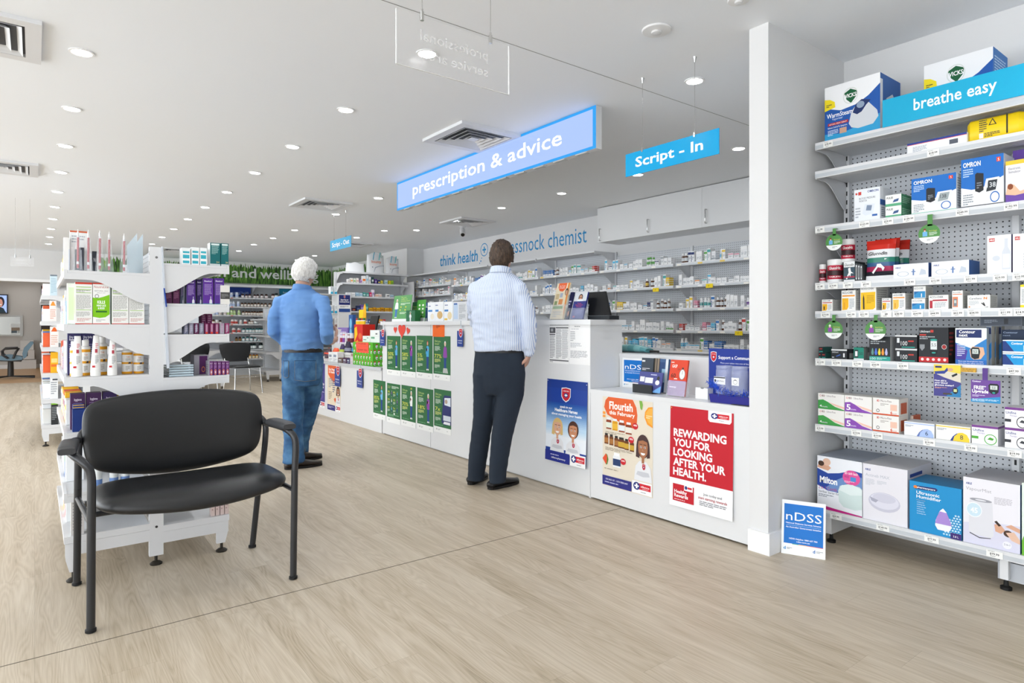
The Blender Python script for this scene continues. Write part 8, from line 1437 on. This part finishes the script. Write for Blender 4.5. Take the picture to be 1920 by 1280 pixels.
    for (x, y0, y1, z, yw) in ((.105, 2.865, 3.09, .690, .02), (.920, 2.90, 3.12, .698, -.02)):
        mb = MB(); n, L_ = 16, 9; rows = []
        for j in range(L_):
            q = j / (L_ - 1); s = (1 - abs(2 * q - 1) ** 6) ** .35 if 0 < j < L_ - 1 else .55
            row = []
            for i in range(n):
                t = 2 * math.pi * i / n; cx, cy = se(t, 3.4, .031 * (.8 + .2 * s), .0165 * s + .003); row.append((x + cx + yw * (q - .5), y0 + (y1 - y0) * q, z + cy - .004 * (1 - s)))
            rows.append(row)
        for j in range(L_ - 1): mb.add(rows[j] + rows[j + 1], [(i, i + n, (i + 1) % n + n, (i + 1) % n) for i in range(n)], MATS['arm_rubber'], True)
        mb.poly(rows[0], MATS['arm_rubber']); mb.poly(rows[-1][::-1], MATS['arm_rubber']); mb.build('arm_pad', r)
bench_chair()

# ---------------------------------------------------------------- people
RV, FV = Vector((CS, -SN, 0)), Vector((SN, CS, 0))
def loft(mb, rings, mat, n=20):
    """rings: (centre, half-width vector, half-depth vector)"""
    rows = [[c + a * math.cos(2 * math.pi * i / n) + b * math.sin(2 * math.pi * i / n) for i in range(n)] for c, a, b in rings]
    if rings[0][1].cross(rings[0][2]).dot(rings[-1][0] - rings[0][0]) < 0: rows = [r_[::-1] for r_ in rows]
    V = [p for r_ in rows for p in r_]; F_ = []
    for q in range(len(rows) - 1):
        for i in range(n): F_.append((q * n + i, q * n + (i + 1) % n, (q + 1) * n + (i + 1) % n, (q + 1) * n + i))
    F_ += [tuple(range(n))[::-1], tuple((len(rows) - 1) * n + i for i in range(n))]
    mb.add(V, F_, mat, True)
def limb(mb, pts, mat, n=16, squash=1.0):
    """pts: (point, radius): round tapering limb with rounded ends"""
    P = [Vector(p) for p, r_ in pts]; R_ = [r_ for p, r_ in pts]; rings = []; up = None
    d0 = (P[1] - P[0]).normalized(); d1 = (P[-1] - P[-2]).normalized()
    seq = [(P[0] - d0 * R_[0] * .75, R_[0] * .5), (P[0] - d0 * R_[0] * .4, R_[0] * .85)] + list(zip(P, R_)) + [(P[-1] + d1 * R_[-1] * .4, R_[-1] * .85), (P[-1] + d1 * R_[-1] * .75, R_[-1] * .5)]
    for i, (p, r_) in enumerate(seq):
        d = (seq[min(i + 1, len(seq) - 1)][0] - seq[max(i - 1, 0)][0]).normalized()
        if up is None: up = Vector((0, 0, 1)) if abs(d.z) < .8 else FV.copy()
        a = d.cross(up).normalized(); up = a.cross(d).normalized(); rings.append((p, a * r_, up * r_ * squash))
    loft(mb, rings, mat, n)
def fuse(mb, name, parent, voxel, smooth=4, disp=None, mat=None, o=None):
    """one continuous skin out of the overlapping lofts"""
    ob = mb.build(name, None, origin=(0, 0, 0)); md = ob.modifiers.new('r', 'REMESH'); md.mode = 'VOXEL'; md.voxel_size = voxel; md.use_smooth_shade = True
    sm = ob.modifiers.new('s', 'SMOOTH'); sm.iterations = smooth; sm.factor = .5
    dg = bpy.context.evaluated_depsgraph_get(); me = bpy.data.meshes.new_from_object(ob.evaluated_get(dg)); bpy.data.objects.remove(ob)
    if disp:
        nn = [v.normal.copy() for v in me.vertices]
        for v, q in zip(me.vertices, nn): v.co += q * disp(v.co, q)
    me.materials.clear(); me.materials.append(mat); o = Vector(o if o is not None else parent['_o']); me.transform(Matrix.Translation(-o))
    for p in me.polygons: p.use_smooth = True; p.material_index = 0
    me.name = name; ob = bpy.data.objects.new(name, me); COL.objects.link(ob)
    if parent is not None: ob.parent = parent; ob['_o'] = parent['_o']
    else: ob.location = o; ob['_o'] = tuple(o)
    return ob
def hand(mb, wrist, dirv, palm_n, size, curl, side):
    """palm with four unequal bent fingers and a thumb; dirv = towards the knuckles, palm_n = out of the palm"""
    d = dirv.normalized(); nrm = (palm_n - d * palm_n.dot(d)).normalized(); w = d.cross(nrm) * side; sk = MATS['skin']; s = size
    loft(mb, [(wrist - d * .02 * s, w * .026 * s, nrm * .019 * s), (wrist + d * .01 * s, w * .030 * s, nrm * .018 * s), (wrist + d * .05 * s, w * .041 * s, nrm * .016 * s), (wrist + d * .088 * s, w * .041 * s, nrm * .0135 * s), (wrist + d * .098 * s, w * .034 * s, nrm * .009 * s)], sk, 14)
    for i, (off, ln) in enumerate(((-.031, .070), (-.010, .080), (.011, .075), (.031, .058))):
        p = wrist + d * (.090 * s) + w * off * s; dd = d.copy(); pts = [(p - d * .012 * s, .0095 * s)]
        for j, fr in enumerate((.45, .32, .23)):
            a = curl * (.75 if j == 0 else 1.0) * (1 + .12 * i); dd = (dd * math.cos(a) + nrm * math.sin(a)).normalized(); nr2 = nrm; p = p + dd * ln * fr * s; pts.append((p.copy(), (.0092 - .0008 * (j + 1)) * s)); nrm_ = nrm
        limb(mb, pts, sk, 10)
    p = wrist + d * .022 * s - w * .030 * s; t1 = p + (d * .55 - w * .75 + nrm * .35).normalized() * .040 * s; t2 = t1 + (d * .85 - w * .3 + nrm * .45).normalized() * .030 * s; t3 = t2 + (d * .9 + nrm * .4).normalized() * .022 * s
    limb(mb, [(p, .015 * s), (t1, .0115 * s), (t2, .010 * s), (t3, .0085 * s)], sk, 10)
def head(mb, c, face, hw, hh, hd, sk):
    """skull, jaw, nose, ears; face = direction looked at"""
    f_ = face.normalized(); rt = f_.cross(Vector((0, 0, 1))).normalized(); up = rt.cross(f_).normalized()
    hw, hh, hd = hw * .97, hh * .985, hd * .96; prof = [(-1.0, .30, .22, .30), (-.86, .52, .44, .22), (-.62, .70, .62, .12), (-.3, .86, .82, .05), (0, .96, .95, -.02), (.3, 1.0, 1.0, -.06), (.6, .90, .90, -.08), (.84, .62, .64, -.06), (.97, .28, .3, -.04)]
    loft(mb, [(c + up * hh * v + f_ * hd * o, rt * hw * a, f_ * hd * b) for v, a, b, o in prof], sk, 24)
    nb = c - up * hh * .18 + f_ * hd * .97; limb(mb, [(nb + up * hh * .22 - f_ * .012, .007), (nb + f_ * .010, .012)], sk, 8)
    for s in (-1, 1):
        e = c + rt * s * hw * .99 - up * hh * .12 - f_ * hd * .05; loft(mb, [(e - rt * s * .012 - f_ * .0, up * .022, f_ * .010), (e + rt * s * .004 - f_ * .004, up * .031, f_ * .016), (e + rt * s * .011 - f_ * .008, up * .029, f_ * .013)], sk, 12)
        limb(mb, [(c + up * hh * .08 + f_ * hd * .86 + rt * s * hw * .2, .010), (c + up * hh * .08 + f_ * hd * .80 + rt * s * hw * .55, .010)], sk, 8)
    limb(mb, [(c - up * hh * .52 + f_ * hd * .80 - rt * hw * .25, .007), (c - up * hh * .52 + f_ * hd * .86, .009), (c - up * hh * .52 + f_ * hd * .80 + rt * hw * .25, .007)], sk, 8)
    return f_, rt, up
def face_parts(parent, c, f_, rt, up, hw, hh, hd, brow):
    mb = MB()
    for s in (-1, 1):
        e = c + up * hh * -.02 + f_ * hd * .90 + rt * s * hw * .42; mb.lathe(e, [(.002, -.004, '#f0ece8'), (.010, .0, '#f0ece8'), (.006, .005, '#3a2c24'), (.002, .007)], M('#3a2c24', .2), 10, axis=f_)
    mb.build('eyes', parent)
    mb = MB()
    for s in (-1, 1): mb.tube([c + up * hh * .14 + f_ * hd * .93 + rt * s * hw * .2, c + up * hh * .17 + f_ * hd * .92 + rt * s * hw * .42, c + up * hh * .13 + f_ * hd * .80 + rt * s * hw * .66], .003, brow, 6)
    mb.build('eyebrows', parent)
    MB().tube([c - up * hh * .52 + f_ * hd * .88 - rt * hw * .26, c - up * hh * .54 + f_ * hd * .95, c - up * hh * .52 + f_ * hd * .88 + rt * hw * .26], .0035, M('#a0605a', .5), 6).build('lips', parent)
def hair_cap(parent, c, f_, rt, up, hw, hh, hd, mat, grow, low, seed, rough, fringe=.35):
    """thick hair: grown shell of the skull, cut away over the face, ruffled"""
    mb = MB(); n, m = 72, 44; V = []; keep = []
    for j in range(m + 1):
        ph = math.pi * j / m - math.pi / 2
        for i in range(n):
            t = 2 * math.pi * i / n; x, y, z = math.cos(ph) * math.cos(t), math.cos(ph) * math.sin(t), math.sin(ph)
            q = Vector((x * 5.5, y * 5.5, z * 3.0)); g = grow * (1 + .25 * noise.noise(q + Vector((seed, 0, 0)))) + rough * noise.noise(q * 2.2 + Vector((0, seed, 0))) + rough * .8 * noise.noise(Vector((x * 17, y * 17, z * 6 + seed)))
            taper = min(1, max(0, (z - low) / .35)) if y < .3 else 1; g = g * (.35 + .65 * taper)
            V.append(c + rt * x * (hw + g) + f_ * (y * (hd + g) - hd * .05) + up * z * (hh * .99 + g * (.9 if z > 0 else .3)))
            lim = low + .0 * t
            if y > 0: lim = low + (fringe - low) * min(1, y / .38)
            if abs(x) > .75 and y > -.25: lim = max(lim, low + .28)
            keep.append(z > lim)
    F_ = []
    for j in range(m):
        for i in range(n):
            q = (j * n + i, j * n + (i + 1) % n, (j + 1) * n + (i + 1) % n, (j + 1) * n + i)
            if sum(keep[k] for k in q) >= 3: F_.append(q)
    used = sorted({k for f in F_ for k in f}); mp = {k: i for i, k in enumerate(used)}
    mb.add([V[k] for k in used], [[mp[k] for k in f] for f in F_], mat, True); o = mb.build('hair', parent)
    md = o.modifiers.new('thickness', 'SOLIDIFY'); md.thickness = .012; md.offset = -1; return o
def shoe(parent, heel, toe, col, w=.048, h=.075):
    heel, toe = Vector(heel), Vector(toe); d = (toe - heel); L_ = d.length; d.normalize(); s = Vector((d.y, -d.x, 0)); U = Vector((0, 0, 1)); mb = MB()
    prof = [(0.0, .55, .2, .050, .030), (.05, .8, .0, .055, .042), (.2, .88, .0, .060, h - .02), (.36, .85, .0, .056, h - .026), (.5, .92, .0, .040, .048), (.66, 1.05, .0, .034, .036), (.84, 1.0, .0, .028, .026), (.95, .7, 0, .024, .018), (1.0, .35, 0, .020, .010)]
    rings = [(heel + d * L_ * q + U * (.014 + hh_ * .5), s * w * a, U * (hh_ * .5 + .004)) for q, a, _, hm, hh_ in [(p[0], p[1], p[2], p[3], max(p[4], .02)) for p in prof]]
    loft(mb, rings, M(col, .38), 20); limb(mb, [(heel + d * L_ * .2 + U * .05, w * .78), (heel + d * L_ * .22 + U * .095, w * .80)], M(col, .38), 18); o = mb.build('shoe', parent)
    mb = MB(); n = 28; pts = []
    for i in range(n):
        t = 2 * math.pi * i / n; q = .5 + .51 * math.cos(t); ww = w * 1.08 * (abs(math.sin(t)) ** .6) * (1.0 if q > .45 else .86) * math.copysign(1, math.sin(t)); pts.append(heel + d * L_ * q + s * ww + U * .0005)
    mb.prism(pts, (0, 0, .018), M('#171514', .6)); so = mb.build('sole', parent); so.parent = o; return o
def cloth_disp(amp, seed, fv):
    def f(p, n_):
        a = noise.noise(Vector((p.x * 7 + seed, p.y * 7, p.z * 20))) ; b = noise.noise(Vector((p.x * 16, p.y * 16 + seed, p.z * 34))); cc = noise.noise(Vector((p.x * 5, p.y * 5, p.z * 6 + seed)))
        return fv + amp * ((1 - abs(a) * 2.4) * .8 + b * .6 + cc * .8)
    return f
def man(cfg):
    t0 = cfg['t']; K = t0 / F; fc = (RV * cfg['turn'] + FV).normalized(); wr = fc.cross(Vector((0, 0, 1))).normalized(); P = lambda x, y, t=None: onD(x, y, t or t0)
    wproj = abs(wr.dot(RV)); sk = MATS['skin']; base = P(cfg['torso'][3][0], 600); base = Vector((base.x, base.y, 0))
    def ring(c, y, hw, hd, t=None, grow=0): p = P(c, y, t); kk = (t or t0) / F; dep = abs(wr.dot(FV)); return (p, wr * (math.sqrt(max((hw * kk) ** 2 - (hd * dep) ** 2, (hd * .5) ** 2)) / wproj + grow), fc * (hd + grow))
    # body, one continuous skin: head, neck, trunk, arms with hands, legs
    mb = MB(); hc = P(*cfg['head'][:2], cfg['head'][2]); hw, hh, hd = cfg['hdim']; f_, rt, up = head(mb, hc, (fc + Vector((0, 0, cfg['nod']))), hw, hh, hd, sk)
    tr = cfg['torso']; limb(mb, [(hc - up * hh * .5 - f_ * hd * .15, .056), (P(tr[0][0], tr[0][1] - 2, t0), .060), (P(tr[1][0], tr[1][1] + 6), .066)], sk)
    loft(mb, [ring(c, y, hw_ - 4, hd_ - .015, grow=-.012) for c, y, hw_, hd_ in tr], sk)
    loft(mb, [ring(c, y, hw_ - 4, hd_ - .02) for c, y, hw_, hd_ in cfg['hips']], sk)
    for arm in cfg['arms']: limb(mb, [(P(x, y, t), r_ * (.66 if j_ == 0 else .76)) for j_, (x, y, t, r_) in enumerate(arm['pts'])], sk); hand(mb, P(*arm['wrist']), P(*arm['to']) - P(*arm['wrist']), arm['n'], .98, arm['curl'], arm['side'])
    for leg in cfg['legs']: limb(mb, [(P(x, y, t), hw_ * t / F * .78) for x, y, t, hw_ in leg[:-1]], sk)
    body = fuse(mb, 'person', None, .0075, 2, None, sk, base); tag(body, cfg['label'], 'person')
    face_parts(body, hc, f_, rt, up, hw, hh, hd, cfg['brow'])
    hair_cap(body, hc, f_, rt, up, hw, hh, hd, cfg['hair'], cfg['grow'], cfg['low'], cfg['seed'], cfg['rough'])
    # shirt
    mb = MB(); loft(mb, [ring(c, y, hw_, hd_) for c, y, hw_, hd_ in tr], sk)
    for arm in cfg['arms']:
        q = [(P(x, y, t), r_) for x, y, t, r_ in arm['pts'][:arm['sleeve']]]; nk = P(tr[1][0], tr[1][1] + 4); limb(mb, [(nk.lerp(q[0][0], .25) - Vector((0, 0, .03)), .055), (nk.lerp(q[0][0], .7) - Vector((0, 0, .010)), .056)] + q, sk)
    dsp = cloth_disp(.006, cfg['seed'], .001); sh = fuse(mb, 'shirt', body, .009, 3, dsp, cfg['shirt'])
    at = sh.data.attributes.new('around', 'FLOAT', 'POINT'); at.data.foreach_set('value', [(Vector(v.co).dot(wr)) * 88 + v.co.z * 1.5 for v in sh.data.vertices])
    # collar band
    mb = MB(); c0 = P(tr[0][0], tr[0][1] + 1); n = 32; rows = []
    for j, (dz, g) in enumerate(((-.012, .006), (.012, .0), (.030, -.002), (.030, .004), (.004, .012), (-.016, .014))):
        rows.append([c0 + wr * (.068 + g) * math.cos(2 * math.pi * i / n) + fc * (.070 + g) * math.sin(2 * math.pi * i / n) + Vector((0, 0, dz - .012 * math.sin(2 * math.pi * i / n))) for i in range(n)])
    for j in range(5): mb.add(rows[j] + rows[j + 1], [(i, (i + 1) % n, n + (i + 1) % n, n + i) for i in range(n)], cfg['shirt'], True)
    co = mb.build('collar', body); at = co.data.attributes.new('around', 'FLOAT', 'POINT'); at.data.foreach_set('value', [Vector(v.co).dot(wr) * 88 for v in co.data.vertices])
    # trousers
    mb = MB(); loft(mb, [ring(c, y, hw_, hd_) for c, y, hw_, hd_ in cfg['hips']], sk)
    for leg in cfg['legs']: loft(mb, [(P(x, y, t), wr * hw_ * t / F * 1.0, fc * hw_ * t / F * 1.12) for x, y, t, hw_ in leg], sk)
    tro = fuse(mb, 'trousers', body, .009, 3, cloth_disp(cfg['tw'], cfg['seed'] + 5, .0), cfg['cloth'])
    o_ = Vector(body['_o'])
    for x0, x1, y0, y1 in cfg.get('pockets', ()):      # patch pockets laid on the cloth, with a stitched edge
        G_ = []; n = 8
        for j in range(n + 1):
            for i in range(n + 1):
                u, v = i / n, j / n; yy = y0 + (y1 - y0) * v + (2.5 * (1 - abs(2 * u - 1)) if j == n else 0); d = Vector(ray(x0 + (x1 - x0) * u, yy)).normalized(); ok, loc, nr, _ = tro.ray_cast(Vector((0, 0, EH)) - o_, d)
                G_.append((loc + o_ + nr * .0035) if ok else P(x0, yy))
        mb = MB(); mb.add(G_, [(j * (n + 1) + i, j * (n + 1) + i + 1, (j + 1) * (n + 1) + i + 1, (j + 1) * (n + 1) + i) for j in range(n) for i in range(n)], cfg['cloth'], True); edge = [j * (n + 1) for j in range(n)] + [n * (n + 1) + i for i in range(n)] + [j * (n + 1) + n for j in range(n, -1, -1)]
        mb.tube([G_[k_] for k_ in edge] + [G_[0]], .0012, M('#9a8a62', .7), 5); mb.tube(G_[:n + 1], .002, M('#1d3a5c', .8), 5); mb.build('pocket', body)
    # belt
    c, y, hw_, hd_ = cfg['hips'][0]; p0, a0, b0 = ring(c, y + 1, hw_ + .5, hd_ + .004); n = 48; mb = MB(); rows = [[p0 + (a0 * math.cos(2 * math.pi * i / n) + b0 * math.sin(2 * math.pi * i / n)) * g + Vector((0, 0, dz)) for i in range(n)] for dz, g in ((-.017, .97), (-.017, 1.012), (.017, 1.012), (.017, .97))]
    for j in range(3): mb.add(rows[j] + rows[j + 1], [(i, (i + 1) % n, n + (i + 1) % n, n + i) for i in range(n)], M(cfg['belt'], .4), True)
    mb.build('belt', body)
    for h_, t_ in cfg['shoes']: shoe(body, onZ(*h_), onZ(*t_), cfg['shoe'], *cfg.get('sdim', ()))
    return body
DN = Vector((0, 0, -1))
man(dict(t=4.5, turn=.38, nod=-.05, seed=2.0, head=(941.5, 482, 4.52), hdim=(.073, .118, .094), hair=MATS['hair_brown'], brow=M('#2e2018'), grow=.014, low=-.66, rough=.006, label='person in a pale blue striped shirt and dark trousers, standing at the tall counter', shirt=MATS['stripe_shirt'], cloth=MATS['navy_cloth'], belt='#1b1b1d', shoe='#1b1a1b', tw=.0022,
    torso=[(939, 509, 13, .066), (938, 517, 27, .080), (936, 527, 43, .095), (934, 540, 51, .110), (932, 560, 51, .122), (932, 590, 49, .125), (934, 620, 47, .125), (936, 645, 48, .128), (936, 657, 47.5, .128)],
    hips=[(936, 655, 45.5, .118), (936, 675, 48, .125), (936, 700, 49, .128), (936, 722, 47, .12), (936, 738, 40, .10)],
    legs=[[(911, 700, 4.52, 24), (910, 740, 4.53, 22), (907, 780, 4.53, 19.5), (901, 820, 4.54, 18), (896, 860, 4.55, 17), (893, 888, 4.57, 15.5), (893, 899, 4.57, 15)], [(960, 700, 4.49, 25), (956, 740, 4.48, 26), (948, 780, 4.46, 22.5), (941, 820, 4.45, 19.5), (936, 860, 4.44, 17.5), (933, 892, 4.44, 16), (933, 904, 4.44, 15.5)]],
    arms=[dict(pts=[(973, 541, 4.42, .060), (986, 575, 4.40, .056), (993, 610, 4.38, .050), (993, 640, 4.40, .043), (992, 660, 4.42, .036)], sleeve=5, wrist=(991.5, 664, 4.43), to=(985, 690, 4.50), n=(RV * -.9 + FV * .4), curl=.42, side=1),
          dict(pts=[(893, 541, 4.60, .060), (889, 572, 4.68, .054), (893, 604, 4.80, .048), (904, 593, 4.98, .042), (912, 589, 5.08, .034)], sleeve=5, wrist=(913, 588.5, 5.09), to=(918, 588, 5.2), n=DN, curl=.25, side=-1)],
    shoes=[((881, 909), (910, 893)), ((917, 918), (970, 904))], sdim=(.046, .078)))
man(dict(t=5.25, turn=.42, nod=-.22, seed=9.0, head=(572.5, 511.5, 5.27), hdim=(.078, .116, .098), hair=MATS['hair_white'], brow=M('#d9d6d0'), grow=.021, low=-.78, rough=.008, label='person with white hair in a denim blue shirt and jeans, holding a paper', shirt=MATS['chambray'], cloth=MATS['denim'], belt='#232022', shoe='#2f2620', tw=.0048,
    torso=[(567, 541, 16, .072), (567, 548, 29, .085), (566, 556, 42, .100), (565, 568, 46, .118), (565, 590, 44.5, .135), (566, 615, 42.5, .142), (567, 640, 40.5, .142), (567, 656, 39.5, .138)],
    hips=[(567.5, 655, 38, .130), (567, 672, 39.5, .138), (567, 690, 39.5, .138), (567, 708, 37.5, .125), (567, 722, 33, .105)],
    legs=[[(549, 690, 5.24, 19.5), (550, 730, 5.22, 19.5), (550, 765, 5.18, 18), (549, 800, 5.14, 16.5), (551, 830, 5.12, 16.5), (551, 852, 5.11, 18), (551, 866, 5.10, 19)], [(585, 690, 5.30, 18.5), (584, 730, 5.34, 19), (578, 765, 5.38, 17.5), (570, 800, 5.42, 15.5), (562, 828, 5.46, 15), (560, 850, 5.48, 16)]],
    arms=[dict(pts=[(526, 565, 5.30, .057), (515, 595, 5.22, .054), (513, 622, 5.20, .052), (533, 638, 5.34, .046), (560, 638, 5.50, .036), (576, 634, 5.58, .030)], sleeve=4, wrist=(580, 633, 5.60), to=(598, 627, 5.66), n=Vector((0, 0, 1)), curl=.35, side=1),
          dict(pts=[(605, 565, 5.14, .057), (611, 595, 5.06, .053), (613, 626, 5.02, .050), (613, 637, 5.10, .047), (622, 641, 5.22, .034), (629, 636, 5.30, .028)], sleeve=4, wrist=(630, 635, 5.32), to=(631, 624, 5.38), n=(RV * -.8 + FV * .2 + Vector((0, 0, .4))), curl=.38, side=1)],
    pockets=[(532, 541.5, 676, 706), (553, 592, 676, 712)], shoes=[((534, 880), (603, 871)), ((552, 866), (602, 857))], sdim=(.050, .080)))
# the sheet held in the right hand
a, b, c_, d_ = onD(617, 614.5, 5.5), onD(640.5, 617.5, 5.36), onD(633, 631, 5.30), onD(611, 628, 5.46)
n_ = (b - a).cross(d_ - a).normalized()
tag(MB().prism([a, b, c_, d_], n_ * .0006, M('#eceeee', .6)).build('paper_sheet', origin=a), 'white sheet of paper held by the person in the denim blue shirt', 'paper')
